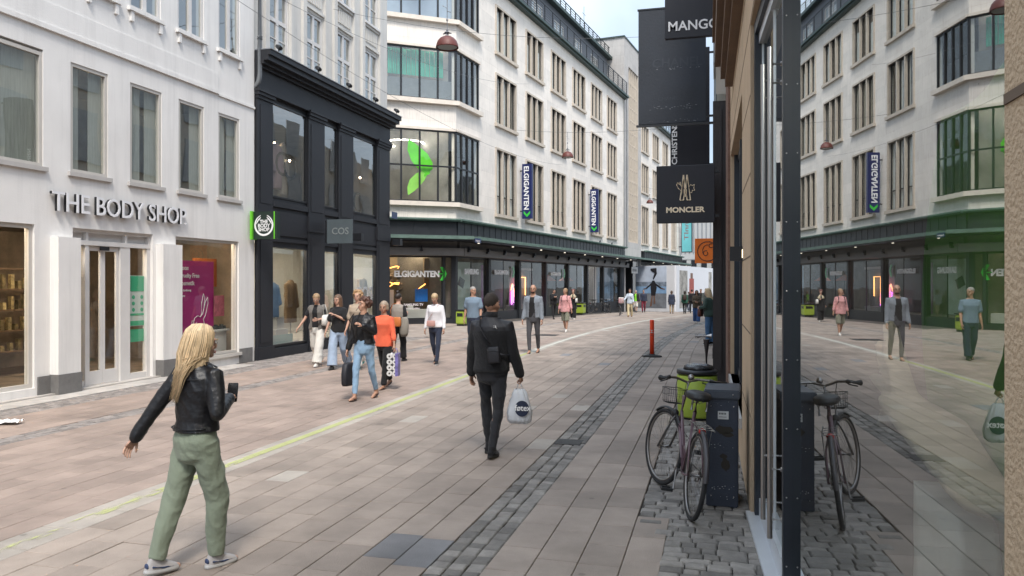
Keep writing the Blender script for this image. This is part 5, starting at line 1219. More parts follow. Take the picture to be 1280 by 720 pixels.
# square green bins further up
def boxbin(p, label, w=.45, h=.9):
    t = thing('waste_bin', label, 'litter bin', p, A_M)
    bm = B(); bx(bm, -w/2, w/2, -w/2, w/2, .08, h); bmesh.ops.bevel(bm, geom=list(bm.edges), offset=.04, segments=2, affect='EDGES'); obj('body', bm, MC['lime_paint'], t)
    bm = B(); bx(bm, -w/2-.02, w/2+.02, -w/2-.02, w/2+.02, h, h+.05); obj('lid', bm, blkm, t); bm = B(); bx(bm, -w*.4, w*.4, -w*.4, w*.4, 0, .08); obj('foot', bm, blkm, t)
    bm = B(); bx(bm, -w/2-.006, -w/2, -w*.33, w*.33, h-.25, h-.1); bx(bm, -w*.33, w*.33, -w/2-.006, -w/2, h-.25, h-.1); obj('slot', bm, blkm, t)
p = PZ(577.5, 33.8); p.z = gz(p.y); boxbin(p, 'square lime-green bin by the corner of the electronics store', .42, .66)
p = GP(725, 393); boxbin(p, 'square lime-green bin farther along the glazed shopfront, beside the woman in black and white', .62, .74)
# red marker post
p = GP(815, 446)
t = thing('marker_post', 'bright red-orange plastic marker post with a silver band on a black foot', 'bollard', p)
rd = mat('signal_red', (.75, .055, .01), .4, .06, 3); bm = B(); loft(bm, [(0, 0, .04, .055, .055), (0, 0, .9, .052, .052), (0, 0, .92, .045, .045)], 20); obj('post', bm, rd, t, True)
bm = B(); cyl(bm, (0, 0, .60), (0, 0, .67), .057, n=20); obj('band', bm, mat('silver_band', (.5, .5, .5), .3, .1), t); bm = B(); cyl(bm, (0, 0, .52), (0, 0, .60), .0565, n=20); obj('band', bm, mat('dark_red_band', (.30, .03, .02), .4, .1), t)
bm = B(); loft(bm, [(0, 0, 0, .25, .18), (0, 0, .03, .24, .17), (0, 0, .06, .08, .08), (0, 0, .075, .07, .07)], 8, 3.0); obj('foot', bm, mat('black_rubber', (.018, .018, .018), .8, .2, 9, .3, 50), t)
# standpipe by the dark pier
t = thing('standpipe', 'short dark post with a steel pipe coupling, at the foot of the dark pier', 'standpipe', (-.20, 14.75, 0))
bm = B(); cyl(bm, (.03, 0, 0), (.03, 0, .80), .06); obj('post', bm, brn, t)
bm = B(); cyl(bm, (-.14, 0, .86), (.12, 0, .86), .045, n=16); cyl(bm, (-.17, 0, .86), (-.13, 0, .86), .062, n=16); cyl(bm, (-.02, 0, .86), (.02, 0, .86), .056, n=16); obj('coupling', bm, steel, t)
# ------------------------------------------------------------------ bicycles
tyre = mat('tyre_rubber', (.016, .016, .017), .8, .2, 20); chrome = mat('dull_chrome', (.26, .25, .245), .35, .2, 12, metal=1.); bkp = mat('black_plastic', (.014, .014, .015), .5, .2)
def wheel(parent, c, name='wheel', rz=0, rack=None, det=True):
    r = .345; n = 48 if det else 24
    w = bpy.data.objects.new(name, None)
    bm = B(); tube_ring(bm, r-.018, .018, n, 8); o = obj(name, bm, tyre, parent, True, loc=c, rot=(0, 0, rz))
    bm = B(); tube_ring(bm, r-.042, .010, n, 6, 1.4); obj('rim', bm, chrome, o, True)
    bpy.data.objects.remove(w)
    bm = B(); m = 32 if det else 14
    for k in range(m):
        a = 2*pi*k/m; b = a+(.35 if k % 2 else -.35); sx = .03 if k % 4 < 2 else -.03
        tube(bm, [(sx, .02*cos(b), .02*sin(b)), (0, (r-.045)*cos(a), (r-.045)*sin(a))], .0014 if det else .003, 3)
    cyl(bm, (-.045, 0, 0), (.045, 0, 0), .018); obj('spokes', bm, chrome, o)
    return o
def tube_ring(bm, Rr, r, n, k, ax=1.):
    g = [[bm.verts.new((r*ax*cos(2*pi*j/k), (Rr+r*sin(2*pi*j/k))*cos(2*pi*i/n), (Rr+r*sin(2*pi*j/k))*sin(2*pi*i/n))) for j in range(k)] for i in range(n)]
    for i in range(n):
        for j in range(k): bm.faces.new([g[i][j], g[(i+1) % n][j], g[(i+1) % n][(j+1) % k], g[i][(j+1) % k]])
def fender(bm, c, r, a0, a1, w=.020):
    n = 20; pv = None
    for i in range(n+1):
        a = R(a0+(a1-a0)*i/n)
        cur = [bm.verts.new((c[0]+x, c[1]+(r-d)*cos(a), c[2]+(r-d)*sin(a))) for x, d in ((-w, .016), (-w*.6, .002), (0, 0), (w*.6, .002), (w, .016))]
        if pv:
            for j in range(4): bm.faces.new([pv[j], pv[j+1], cur[j+1], cur[j]])
        pv = cur
def bicycle(label, loc, heading, lean=0, steer=0, fm=None, basket=True, det=True, group=None, fenders=True):
    fm = fm or mat('mauve_frame_paint', (.13, .075, .09), .3, .15, 5)
    t = thing('bicycle', label, 'bicycle', loc, group=group)
    t.rotation_mode = 'XYZ'; t.matrix_world = Matrix.Translation(V(loc)) @ Matrix.Rotation(-R(heading), 4, 'Z') @ Matrix.Rotation(R(lean), 4, 'Y')
    rc = V((0, 0, .345)); fc = V((0, 1.06, .345)); bb = V((0, .44, .28)); st = V((0, .30, .80)); hb = V((0, .84, .62)); ht = V((0, .79, .86))
    wheel(t, rc, det=det)
    bm = B(); k = 10 if det else 6
    tube(bm, [bb, st], .016, k); tube(bm, [bb, bb.lerp(hb, .5), hb], .018, k); tube(bm, [bb+V((0, .01, .09)), (0, .66, .56), hb+V((0, -.02, .10))], .014, k); tube(bm, [hb-V((0, -.012, .03)), ht+V((0, -.005, 0))], .019, k)
    for sx in (-1, 1): tube(bm, [bb+V((.02*sx, 0, 0)), (.05*sx, .2, .30), (.06*sx, 0, .345)], .009, 6); tube(bm, [st-V((0, 0, .06)), (.05*sx, .12, .56), (.06*sx, 0, .345)], .008, 6)
    tube(bm, [st, st+V((0, -.02, .10))], .013, 8); obj('frame', bm, fm, t, True)
    # steering assembly rotates about the head tube
    S_ = V((0, .82, 0)); M_ = Matrix.Translation(S_) @ Matrix.Rotation(R(steer), 4, 'Z') @ Matrix.Translation(-S_)
    w = wheel(t, M_ @ fc, rz=R(steer), det=det)
    def stobj(name, bm, m):
        bmesh.ops.transform(bm, matrix=M_, verts=bm.verts); return obj(name, bm, m, t, True)
    bm = B(); tube(bm, [hb+V((0, .01, -.03)), (0, .90, .66-.02)], .018, 8)
    for sx in (-1, 1): tube(bm, [(.03*sx, .87, .66), (.055*sx, .93, .55), (.06*sx, 1.06, .345)], .011, 7)
    tube(bm, [ht, ht+V((0, -.02, .12))], .012, 8); stobj('fork', bm, chrome if det else fm)
    bm = B(); c = ht+V((0, 0, .12)); tube(bm, [c+V((-.32, -.11, .03)), c+V((-.20, -.03, .035)), c+V((-.10, .02, .03)), c, c+V((.10, .02, .03)), c+V((.20, -.03, .035)), c+V((.32, -.11, .03))], .011, 8); ell(bm, c+V((.06, .05, .04)), (.03, .03, .03), 8, 6); h = stobj('handlebar', bm, chrome)
    bm = B()
    for sx in (-1, 1): tube(bm, [c+V((.20*sx, -.03, .034)), c+V((.325*sx, -.113, .03))], [.020, .024], 10); tube(bm, [c+V((.16*sx, -.0, .03)), c+V((.18*sx, .05, .0)), c+V((.27*sx, -.02, -.01))], .006, 5)
    stobj('grip', bm, bkp)
    bm = B(); tube(bm, [c+V((.1, 0, .02)), c+V((.06, .12, -.02)), hb+V((.03, .05, .05)), (.04, .95, .45)], .003, 4); tube(bm, [c+V((-.1, 0, .02)), c+V((-.05, .10, -.05)), hb+V((-.03, 0, .0)), (0, .6, .5)], .003, 4); ell(bm, hb+V((0, .09, .06)), (.035, .04, .035), 10, 7); stobj('cable', bm, bkp)
    if basket:
        bm = B(); y0, y1, z0, z1, x0 = .92, 1.06, .76, .89, .09
        for i in range(9):
            f = i/8
            for z in ((z0, z1)): pass
            x = -x0+2*x0*f; tube(bm, [(x, y0, z1), (x*.85, y0+.02, z0), (x*.85, y1-.02, z0), (x, y1, z1)], .0014, 4)
            y = y0+(y1-y0)*f; tube(bm, [(-x0, y, z1), (-x0*.85, y0+.02+(y1-y0-.04)*f, z0), (x0*.85, y0+.02+(y1-y0-.04)*f, z0), (x0, y, z1)], .0014, 4)
        for z in (.77, .83, .89):
            f = .85+.15*(z-z0)/(z1-z0); xx = x0*f; tube(bm, [(-xx, y0, z), (xx, y0, z), (xx, y1, z), (-xx, y1, z), (-xx, y0, z)], .0035 if z > .88 else .0014, 4)
        stobj('basket', bm, blkm)
    # saddle
    bm = B(); z = .93; loft(bm, [(0, .24, z-.025, .085, .11), (0, .25, z, .105, .135), (0, .26, z+.03, .10, .13), (0, .265, z+.045, .06, .09)], 20); tube(bm, [(0, .30, z+.01), (0, .44, z+.012), (0, .50, z+.0)], [.06, .032, .02], 12, .5)
    bm = remesh(bm, .01, 4); s_ = obj('saddle', bm, bkp, t, True)
    bm = B()
    for sx in (-1, 1): tube(bm, [(.03*sx, .17, z-.03), (.02*sx, .3, z-.06), (.015*sx, .44, z-.01)], .004, 5)
    if det:
        for sx in (-1, 1): tube(bm, [(.06*sx, .17, z-.02), (.06*sx, .17, z-.10)], .012, 7)
    obj('spring', bm, chrome, s_)
    if fenders:
        bm = B(); fender(bm, rc, .370, 60, 175); o = obj('mudguard', bm, mat('dark_guard', (.05, .045, .05), .35, .2) if det else bkp, t, True)
        bm = B(); fender(bm, fc, .370, 50, 190); stobj('mudguard', bm, bkp)
    # rack, crank, pedals, chain case, stand
    bm = B()
    for sx in (-.05, .05): tube(bm, [(sx, .20, .74), (sx, -.02, .745), (sx, -.22, .74)], .006, 5); tube(bm, [(sx*1.3, 0, .36), (sx, -.12, .74)], .005, 5)
    for y in (-.2, -.1, 0, .1): tube(bm, [(-.05, y, .742), (.05, y, .742)], .005, 5)
    obj('rack', bm, chrome if det else bkp, t)
    cr = B(); cyl(cr, (.03, .44, .28), (.045, .44, .28), .085, n=28); tube(cr, [(.06, .44, .28), (.07, .47, .44)], .010, 6); tube(cr, [(-.06, .44, .28), (-.07, .41, .12)], .010, 6); cyl(cr, (-.06, .44, .28), (.06, .44, .28), .018); cr_ = obj('crank', cr, chrome, t)
    for sx, y, z in ((1, .47, .44), (-1, .41, .12)):
        p_ = B(); bx(p_, sx*.08, sx*.175, y-.04, y-.03, z-.012, z+.012); bx(p_, sx*.08, sx*.175, y+.03, y+.04, z-.012, z+.012); bx(p_, sx*.08, sx*.09, y-.03, y+.03, z-.01, z+.01); bx(p_, sx*.165, sx*.175, y-.03, y+.03, z-.01, z+.01); cyl(p_, (sx*.07, y, z), (sx*.17, y, z), .007); obj('pedal', p_, bkp, cr_)
    bm = B(); tube(bm, [(.035, 0, .345+.035), (.035, .44, .28+.085)], .005, 4); tube(bm, [(.035, 0, .345-.035), (.035, .44, .28-.085)], .005, 4); cyl(bm, (.028, 0, .345), (.04, 0, .345), .038, n=16); obj('chain', bm, mat('oily_chain', (.06, .05, .045), .5, .3, metal=.6), t)
    bm = B(); ell(bm, (0, -.03, .70), (.03, .02, .025), 10, 6); obj('rear_light', bm, mat('red_lens', (.4, .01, .01), .2, .05), t)
    return t
NBK = bicycle('mauve ladies bicycle with a wire basket leaning on the dark cabinet', (-.20, 6.20, .0), -13, 7.5, 18)
# front hub sits lower when leaning: fine, tyres touch the setts
# ------------------------------------------------------------------ parked bikes by the far shopfront
k = 0
for px, py, hd, lab, col in ((738, 391.5, 70, 'black bicycle parked side-on by the glazed shopfront, left one of the pair', (.02, .02, .02)), (757, 390.5, 150, 'dark bicycle parked nose-out beside the blue window panel', (.015, .02, .03)), (772.5, 389.5, 160, 'dark bicycle parked in front of the stair tower entrance', (.02, .02, .025))):
    bicycle(lab, GP(px, py), hd, 4, -12, mat('bike_paint_%d' % k, col, .4, .1), k != 0, False, 'bicycles parked by the glazed shopfront'); k += 1
bicycle('bicycle with a striped bag on its front, pushed by the woman in pale blue', GP(776, 394), 178, 0, 3, mat('bike_paint_1', (0, 0, 0)), True, False)
# ------------------------------------------------------------------ people
def cloth(name, col, rough=.85, bump=.25, sc=60, var=.10, sheen=.1): return mat(name, col, rough, var, 7, bump, sc, sheen=sheen)
skins = {k: mat('skin_'+k, c, .5, .06, 8, .05, 60) for k, c in dict(fair=(.50, .30, .22), tan=(.42, .235, .16), warm=(.36, .20, .13)).items()}
lipm = mat('lips', (.30, .09, .08), .45, .05); eyem = mat('eye_dark', (.02, .015, .012), .15, .05); eyew = mat('eye_white', (.55, .53, .5), .3, .02)
TOR = {'m': [(.80, .155, .112, 0), (.93, .168, .118, -.01), (1.06, .150, .108, 0), (1.18, .158, .112, .0), (1.30, .178, .122, .0), (1.38, .166, .104, -.01), (1.43, .115, .076, -.015), (1.47, .072, .060, -.01)],
       'f': [(.80, .160, .115, -.005), (.93, .170, .122, -.015), (1.06, .128, .098, 0), (1.18, .136, .106, .004), (1.28, .148, .122, .012), (1.37, .140, .096, .0), (1.42, .098, .070, -.01), (1.46, .058, .052, -.01)]}
def tor(sex, z):
    T = TOR[sex]
    if z <= T[0][0]: return T[0][1:]
    for a, b in zip(T, T[1:]):
        if z <= b[0]: f = (z-a[0])/(b[0]-a[0]); return tuple(a[i]+(b[i]-a[i])*f for i in (1, 2, 3))
    return T[-1][1:]
def person(label, pos, heading, h=1.7, sex='f', legs=(15, 5, -15, 25), arms=(('s', -15, 6, 15, 0), ('s', 15, 6, 20, 0)), top=None, bottom=None, shoes=None, hair=None, head=(0, 0), skin='fair', twist=0, lean=.03, lod=1, extra=None, hands=True, dz=0, tilt=0, hemamp=1.):
    s = h/1.75; vox = (.0085, .013, .022)[lod]; amp = (1, .8, .5)[lod]
    P = thing('person', label, 'person', (0, 0, 0))
    parts = []   # (name, bm, mats)
    def U(p, f=None):
        p = V(p); g = max(0, min(1, (p.z-.93)/.49)) if f is None else f
        a = R(twist)*g; x, y = p.x*cos(a)-p.y*sin(a), p.x*sin(a)+p.y*cos(a)
        return V((x+tilt*(p.z-.93)*(g > 0), y+lean*max(0, p.z-.93)*1.0, p.z))
    sx_ = {'L': -1, 'R': 1}; J = {}
    for k, (pt, kn) in zip('LR', ((legs[0], legs[1]), (legs[2], legs[3]))):
        sx = sx_[k]; hip = V((.088*sx, 0, .92)); a = R(pt); b = R(pt-kn)
        knee = hip+V((.005*sx, sin(a)*.43, -cos(a)*.43)); ank = knee+V((-.02*sx, sin(b)*.41, -cos(b)*.41))
        d = math.degrees(b); fp = (d+14)*1.0 if d < -14 else ((d-8)*.8 if d > 8 else 0)
        J[k] = (hip, knee, ank, R(fp))
    SH = .178 if sex == 'm' else .152
    for k, sp in zip('LR', arms):
        sx = sx_[k]; sh = V((SH*sx, -.008, 1.385))
        if sp[0] == 's':
            _, pi_, out, fl, inw = sp; a = R(pi_); o = R(out)
            d1 = V((sin(o)*sx, sin(a)*cos(o), -cos(a)*cos(o))); el = sh+d1*.285
            a2 = R(pi_+fl); o2 = R(out-inw); d2 = V((sin(o2)*sx, sin(a2)*cos(o2), -cos(a2)*cos(o2))); wr = el+d2*.245
        else: el, wr = V(sp[1]), V(sp[2])
        A = [U(sh, 1)]
        off = A[0]-sh; rot = lambda p: U(p, 1)-V((0, lean*max(0, p.z-.93), 0))+V((0, lean*.475, 0)); A += [rot(el), rot(wr)]
        J['A'+k] = A
    Hm = Matrix.Translation(U((0, 0, 1.476), 1)) @ Matrix.Rotation(R(head[0]+twist*.5), 4, 'Z') @ Matrix.Rotation(R(head[1]), 4, 'X') @ Matrix.Translation((0, 0, -1.50))
    def tx(bm, m=None, fn=None, start=0):
        for v in list(bm.verts)[start:]:
            v.co = (m @ v.co) if m else fn(v.co)
    # ---- torso helper
    def torso(bm, e, z0, z1, flare=0., drop=0.):
        n0 = len(bm.verts); zs = [z for z in [z0]+[t[0] for t in TOR[sex]] if z0 <= z <= z1]+[z1]
        zs = sorted(set(zs)); rg = []
        for z in zs:
            rx, ry, yo = tor(sex, z)
            if z < .93 and z0 < .8: rx += flare*(.93-z); ry += flare*(.93-z)
            ee = e*(1 if z < 1.4 else .75); lo = drop*max(0, 1-(z-z0)/.35)
            rg.append((0, yo, z, rx+ee+lo, ry+ee+lo))
        bm.verts.ensure_lookup_table(); loft(bm, rg, 28, 2.25)
        bm.verts.ensure_lookup_table()
        for v in bm.verts[n0:]: v.co = U(v.co)
    def arm(bm, k, e, frac, r=(.052, .046, .038, .034, .026), flare=0):
        a, b, c = J['A'+k]; q = (1. if sex == 'm' else .86)
        ra = [x*q+e*.8 for x in r]
        pts = [a, a.lerp(b, .5), b, b.lerp(c, .5), c]
        if frac >= 2: P_, R_ = pts, ra
        elif frac > 1: P_, R_ = pts[:3]+[b.lerp(c, frac-1)], ra[:3]+[ra[2]+(ra[4]-ra[2])*(frac-1)+flare]
        else: P_, R_ = [a, a.lerp(b, frac*.5), a.lerp(b, frac)], [ra[0], ra[1]+flare*.5, ra[1]+flare]
        sh_in = U((.06*sx_[k], -.008, 1.412), 1)
        m_ = 3 if len(P_) > 3 else len(P_)
        rtube(bm, [sh_in]+P_[:m_], [ra[0]*.66]+R_[:m_], 12)
        if len(P_) > 3: rtube(bm, P_[2:], R_[2:], 12)
    # ---- the body itself: one continuous surface
    bm = B(); torso(bm, 0, .90, 1.47); rx, ry, yo = tor(sex, .90); loft(bm, [(0, yo, .80, rx*.4, ry*.5), (0, yo, .84, rx*.78, ry*.8), (0, yo, .905, rx*.98, ry*.98)], 28, 2.1)
    for k in 'LR':
        hip, knee, ank, fp = J[k]; q = (1 if sex == 'm' else .97)*(1 if bottom.get('style') == 'shorts' else .88)
        rtube(bm, [hip+V((0, 0, -.02)), hip.lerp(knee, .5), knee, knee.lerp(ank, .32)+V((0, -.014, 0)), ank.lerp(knee, .15), ank], [.080*q, .068*q, .052*q, .052*q, .036, .034], 12)
        ft = V((0, cos(fp), sin(fp))); rtube(bm, [ank+V((0, -.02, -.03)), ank+ft*.08+V((0, 0, -.05)), ank+ft*.15+V((0, 0, -.06))], [.032, .030, .022], 8)
        arm(bm, k, 0, 2)
    rtube(bm, [U((0, -.015, 1.42), 1), U((0, 0, 1.50), 1), Hm @ V((0, .0, 1.57))], [.070, .060 if sex == 'm' else .053, .058 if sex == 'm' else .050], 12)
    n0 = len(bm.verts); ell(bm, (0, -.008, 1.655), (.074, .094, .092), 20, 14); ell(bm, (0, .022, 1.59), (.056, .068, .070), 16, 10); ell(bm, (0, .07, 1.552), (.028, .026, .022), 10, 8)
    ell(bm, (0, .089, 1.618), (.014, .024, .026), 8, 8); ell(bm, (0, .094, 1.607), (.014, .014, .011), 8, 6); ell(bm, (0, .078, 1.575), (.026, .018, .014), 8, 6)
    for sx in (-1, 1): ell(bm, (.074*sx, -.005, 1.632), (.012, .02, .032), 8, 8); ell(bm, (.03*sx, .073, 1.665), (.028, .016, .010), 8, 6); ell(bm, (.040*sx, .055, 1.605), (.024, .026, .026), 8, 6)
    bm.verts.ensure_lookup_table(); tx(bm, m=Hm, start=n0)
    bm = remesh(bm, vox if lod else .0075, 3, .4)
    # eyes, brows, lips and fingers go into the same mesh
    bm.verts.ensure_lookup_table(); n0 = len(bm.verts)
    fo = .006 if lod == 0 else .010
    for sx in (-1, 1):
        ell(bm, (.030*sx, .0815+fo, 1.643), (.0145, .008, .0085), 8, 6, 2); ell(bm, (.030*sx, .0875+fo, 1.643), ((.0085, .005, .0085) if lod == 0 else (.0105, .005, .0085)), 8, 6, 1)
        tube(bm, [(.013*sx, .093+fo, 1.662), (.030*sx, .092+fo, 1.668), (.048*sx, .078+fo, 1.662)], .0052, 5, 1, 4)
    tube(bm, [(-.022, .088+fo, 1.578), (0, .097+fo, 1.581), (.022, .088+fo, 1.578)], [.003, .0065, .003], 6, 1, 3); tube(bm, [(-.018, .088+fo, 1.571), (0, .096+fo, 1.569), (.018, .088+fo, 1.571)], [.003, .0065, .003], 6, 1, 3)
    bm.verts.ensure_lookup_table(); tx(bm, m=Hm, start=n0)
    if hands:
        for k, hs in zip('LR', (extra or {}).get('hands', ('relax', 'relax'))):
            a, b, c = J['A'+k]; d = (c-b).normalized(); sx = sx_[k]
            side = V((0, 1, 0)) if abs(d.y) < .8 else V((0, 0, 1))      # thumb side
            if hs == 'up': side = V((-sx, 0, 0))
            side = (side-d*side.dot(d)).normalized(); nrm = side.cross(d).normalized()
            if nrm.x*sx > 0: nrm = -nrm                                   # palm towards the body
            q = 1 if sex == 'm' else .9; pc = c+d*.012
            nn = 6 if lod < 2 else 5
            for i in range(4):   # palm: four bones side by side make a flat plate
                o = side*(.028-.018*i)*q; tube(bm, [c-d*.01+o*.55, pc+o*.8+d*.03, pc+o+d*.075*q], [.017*q, .0155*q, .0115*q], 7, .85)
            cu = {'relax': (14, 24, 22), 'grip': (60, 85, 60), 'up': (8, 12, 10)}[hs]
            for i, L3 in enumerate(((.034, .022, .018), (.038, .025, .019), (.035, .023, .018), (.028, .018, .016))):
                o = side*(.028-.018*i)*q; p = pc+o+d*.072*q; ang = 0; pts = [p-d*.01, p]; sp = (1.5-i)*.06
                for seg, cc in zip(L3, cu):
                    ang += R(cc); dd = (d*cos(ang)+nrm*sin(ang)+side*sp*cos(ang)).normalized(); p = p+dd*seg*q; pts.append(p)
                tube(bm, pts, [.0095*q, .0095*q, .0085*q, .0078*q, .0055*q], nn)
            tb = pc+side*.026*q+d*.012; ta = R(38 if hs != 'grip' else 25); d1 = (d*cos(ta)+side*sin(ta)+nrm*.25).normalized(); d2 = (d*cos(ta*.5)+side*sin(ta*.4)+nrm*(.5 if hs != 'grip' else 1.2)).normalized()
            tube(bm, [tb-d*.01, tb+d1*.036*q, tb+d1*.036*q+d2*.028*q, tb+d1*.036*q+d2*.048*q], [.014*q, .0115*q, .0095*q, .006*q], nn)
    hairm = (hair or {}).get('mat')
    parts.append(('body', bm, [skins[skin], eyem, eyew, lipm, hairm or MC['eye_dark']]))
    # ---- trousers, skirts
    if bottom:
        st = bottom.get('style', 'slim'); e = bottom.get('e', .012)
        rr = {'skinny': (.094, .078, .062, .056, .044), 'slim': (.100, .086, .072, .068, .058), 'straight': (.102, .094, .084, .084, .084), 'wide': (.108, .108, .108, .112, .120), 'baggy': (.106, .098, .084, .076, .058), 'shorts': (.100, .098, .096, .09, .09)}[st]
        bm = B(); zt = bottom.get('waist', 1.04)
        torso(bm, e, .875, zt); bm.verts.ensure_lookup_table()
        rx, ry, yo = tor(sex, .875); loft(bm, [(0, yo, .765, rx*.5, ry*.66), (0, yo, .80, rx*.84, ry*.98+e*.5), (0, yo, .885, rx+e, ry+e)], 28, 2.1)
        for k in 'LR':
            hip, knee, ank, fp = J[k]; end = bottom.get('end', .985)
            low = ank+V((0, 0, .02)) if end > .9 else knee.lerp(ank, end)
            q = .97 if sex == 'f' else 1.
            if st == 'shorts': tube(bm, [hip+V((0, 0, .05)), hip.lerp(knee, .5), knee.lerp(ank, end)], [rr[0]*q, rr[1]*q, rr[2]*q], 14)
            else: tube(bm, [hip+V((0, 0, .05)), hip, hip.lerp(knee, .5), knee, knee.lerp(low, .45)+V((0, -.008, 0)), low, low+(low-knee).normalized()*.012], [rr[0]*.8, rr[0]*q, rr[1]*q, rr[2]*q, rr[3]*q, rr[4], rr[4]*.99], 14)
        bm = remesh(bm, vox, 4); folds(bm, .011*amp*bottom.get('fold', 1), (6, 6, 7), len(label)*1.7)
        parts.append((bottom.get('name', 'trousers'), bm, [bottom['mat']]))
        if bottom.get('seam'): pass
    # ---- tops, inner to outer
    for ti, tp in enumerate(top or []):
        bm = B(); e = tp.get('e', .014); z0 = tp.get('hem', .92)
        torso(bm, e, z0, tp.get('neck', 1.455), tp.get('flare', 0), tp.get('drop', 0))
        sl = tp.get('sleeve', .6)
        if sl > 0:
            for k in 'LR': arm(bm, k, e*.8+tp.get('se', 0), sl, flare=tp.get('sflare', .004))
        bm = remesh(bm, vox, 4)
        if tp.get('open'):
            w = tp['open']; dl = []
            for f in bm.faces:
                c = f.calc_center_median(); u = c-U((0, 0, c.z)); tw = R(twist)*max(0, min(1, (c.z-.93)/.49)); x = u.x*cos(tw)+u.y*sin(tw); y = -u.x*sin(tw)+u.y*cos(tw)
                if abs(x-tp.get('ox', 0)) < w*(.55+.45*min(1, (1.5-c.z)/.5)) and y > .02 and z0-.05 < c.z < 1.5 and abs(u.x) < .16: dl.append(f)
                elif c.z < z0+.006 and abs(x) < .12: dl.append(f)
            bmesh.ops.delete(bm, geom=dl, context='FACES')
        if sl == 0:   # vest: cut arm holes stay closed by the shape itself
            pass
        folds(bm, .0075*amp*tp.get('fold', 1), tp.get('fsc', (6.5, 6.5, 8)), len(label)+ti*5)
        if tp.get('split'):  # lower band of another material
            bm.faces.ensure_lookup_table()
            for f in bm.faces:
                if tp['split'][0](f.calc_center_median()): f.material_index = 1
            parts.append((tp.get('name', 'shirt'), bm, [tp['mat'], tp['split'][1]]))
        else: parts.append((tp.get('name', 'shirt'), bm, [tp['mat']]))
        if tp.get('collar'):
            bm = B(); cpt = U((0, -.012, 1.46), 1); n = 20; g = []
            for r_, z in ((.076, -.03), (.072, .0), (.066, .03), (.082, .012), (.092, -.02)):
                g.append([bm.verts.new(cpt+V((r_*cos(2*pi*i/n)*1.0, r_*sin(2*pi*i/n)*.86, z-(.02 if sin(2*pi*i/n) > .5 else 0)))) for i in range(n)])
            for a, b in zip(g, g[1:]):
                for i in range(n):
                    if tp.get('open') and sin(2*pi*(i+.5)/n) > .8: continue
                    bm.faces.new([a[i], a[(i+1) % n], b[(i+1) % n], b[i]])
            parts.append(('collar', bm, [tp['mat']]))
    # ---- shoes
    for k in 'LR':
        hip, knee, ank, fp = J[k]; bm = B(); sh = shoes or {}
        M_ = Matrix.Translation(ank) @ Matrix.Rotation(fp, 4, 'X') @ Matrix.Diagonal((.93, .90, .95, 1))
        if sh.get('kind') in ('flipflop', 'sandal'):
            pts = []; n = 18
            o = [( .042*cos(2*pi*i/n)*(1+.12*sin(2*pi*i/n)), .055+.125*sin(2*pi*i/n)) for i in range(n)]
            prism(bm, o, lambda p, kk: (p[0], p[1], -.080+(.018 if kk else 0)))
            for sx in (-1, 1): tube(bm, [(0, .13, -.06), (.02*sx, .10, -.035), (.036*sx, .04, -.055)], .006, 6, 1, 0)
            # bare foot
            b2 = B(); rtube(b2, [(0, -.03, -.035), (0, .03, -.03), (0, .09, -.045), (0, .14, -.052)], [.030, .033, .030, .024], 10, 1.); b2 = remesh(b2, .008, 2)
            for i in range(5): tube(b2, [(.024-.012*i, .14, -.054), (.026-.0125*i, .168-.006*i, -.056)], [.009, .006], 5)
            tx(b2, m=M_); parts.append(('foot', b2, [skins[skin]]))
            tx(bm, m=M_)
        else:
            f = 1.12 if sh.get('chunky') else 1
            loft(bm, [(0, .045, -.085, .040*f, .135*f), (0, .045, -.072, .044*f, .142*f), (0, .045, -.055, .043*f, .138*f), (0, .035, -.035, .040*f, .120), (0, .01, -.010, .036, .085), (0, -.008, .015, .036, .055), (0, -.012, .04 if not sh.get('boot') else .10, .038, .046)], 18, 2.4)
            for ff in bm.faces:
                if ff.calc_center_median().z < -.058: ff.material_index = 1
            if sh.get('lace') and lod < 2:
                for i in range(4): tube(bm, [(-.022, .03+.022*i, .004-.012*i), (.022, .03+.022*i, .004-.012*i)], .004, 5, 1, 1)
                ell(bm, (0, -.078, -.03), (.028, .010, .022), 10, 7, 2)
                for sx in (-1, 1): tube(bm, [(.042*sx, -.05, -.03), (.043*sx, .03, -.045), (.03*sx, .12, -.05)], .007, 5, 1, 2)
            tx(bm, m=M_)
        parts.append((sh.get('name', 'shoe'), bm, [sh.get('mat', blk), sh.get('sole', blk), sh.get('accent', sh.get('mat', blk))]))
    # ---- hair
    if hair:
        st = hair['style']; bm = B(); hm_ = hair['mat']
        if st in ('short', 'crop'):
            ell(bm, (0, -.018, 1.672), (.081, .098, .088) if st == 'short' else (.0765, .0955, .094), 20, 14)
            bm = remesh(bm, .010, 1)
            bmesh.ops.delete(bm, geom=[f for f in bm.faces if (lambda c: c.z < 1.655+.55*max(0, c.y+.01) or (c.y > -.02 and c.z < 1.665) or c.z < (1.605 if st == 'short' else 1.57))(f.calc_center_median()) and (f.calc_center_median().y > -.035 or f.calc_center_median().z < (1.60 if st == 'short' else 1.57))], context='FACES')
            folds(bm, .004, (40, 30, 25), 3)
        elif st in ('curly', 'curlyshort'):
            random.seed(len(label)); big = st == 'curly'
            ell(bm, (0, -.022, 1.68), (.086, .098, .086), 16, 10)
            for i in range(70 if big else 55):
                a = random.uniform(0, 2*pi); zz = random.uniform(-.75 if big else -.3, 1); rr_ = math.sqrt(max(0, 1-zz*zz*.8)); y = -.02+sin(a)*rr_*.098; x = cos(a)*rr_*.096; z = 1.672+zz*.098
                if y > .045 and z < 1.70: continue
                ell(bm, (x, y, z), [random.uniform(.018, .030)]*3, 7, 5)
            bm = remesh(bm, .009, 1); bmesh.ops.delete(bm, geom=[f for f in bm.faces if (lambda c: c.y > .035 and c.z < 1.685)(f.calc_center_median())], context='FACES'); folds(bm, .010, (45, 45, 45), 1)
            random.seed(7+len(label))
        else:
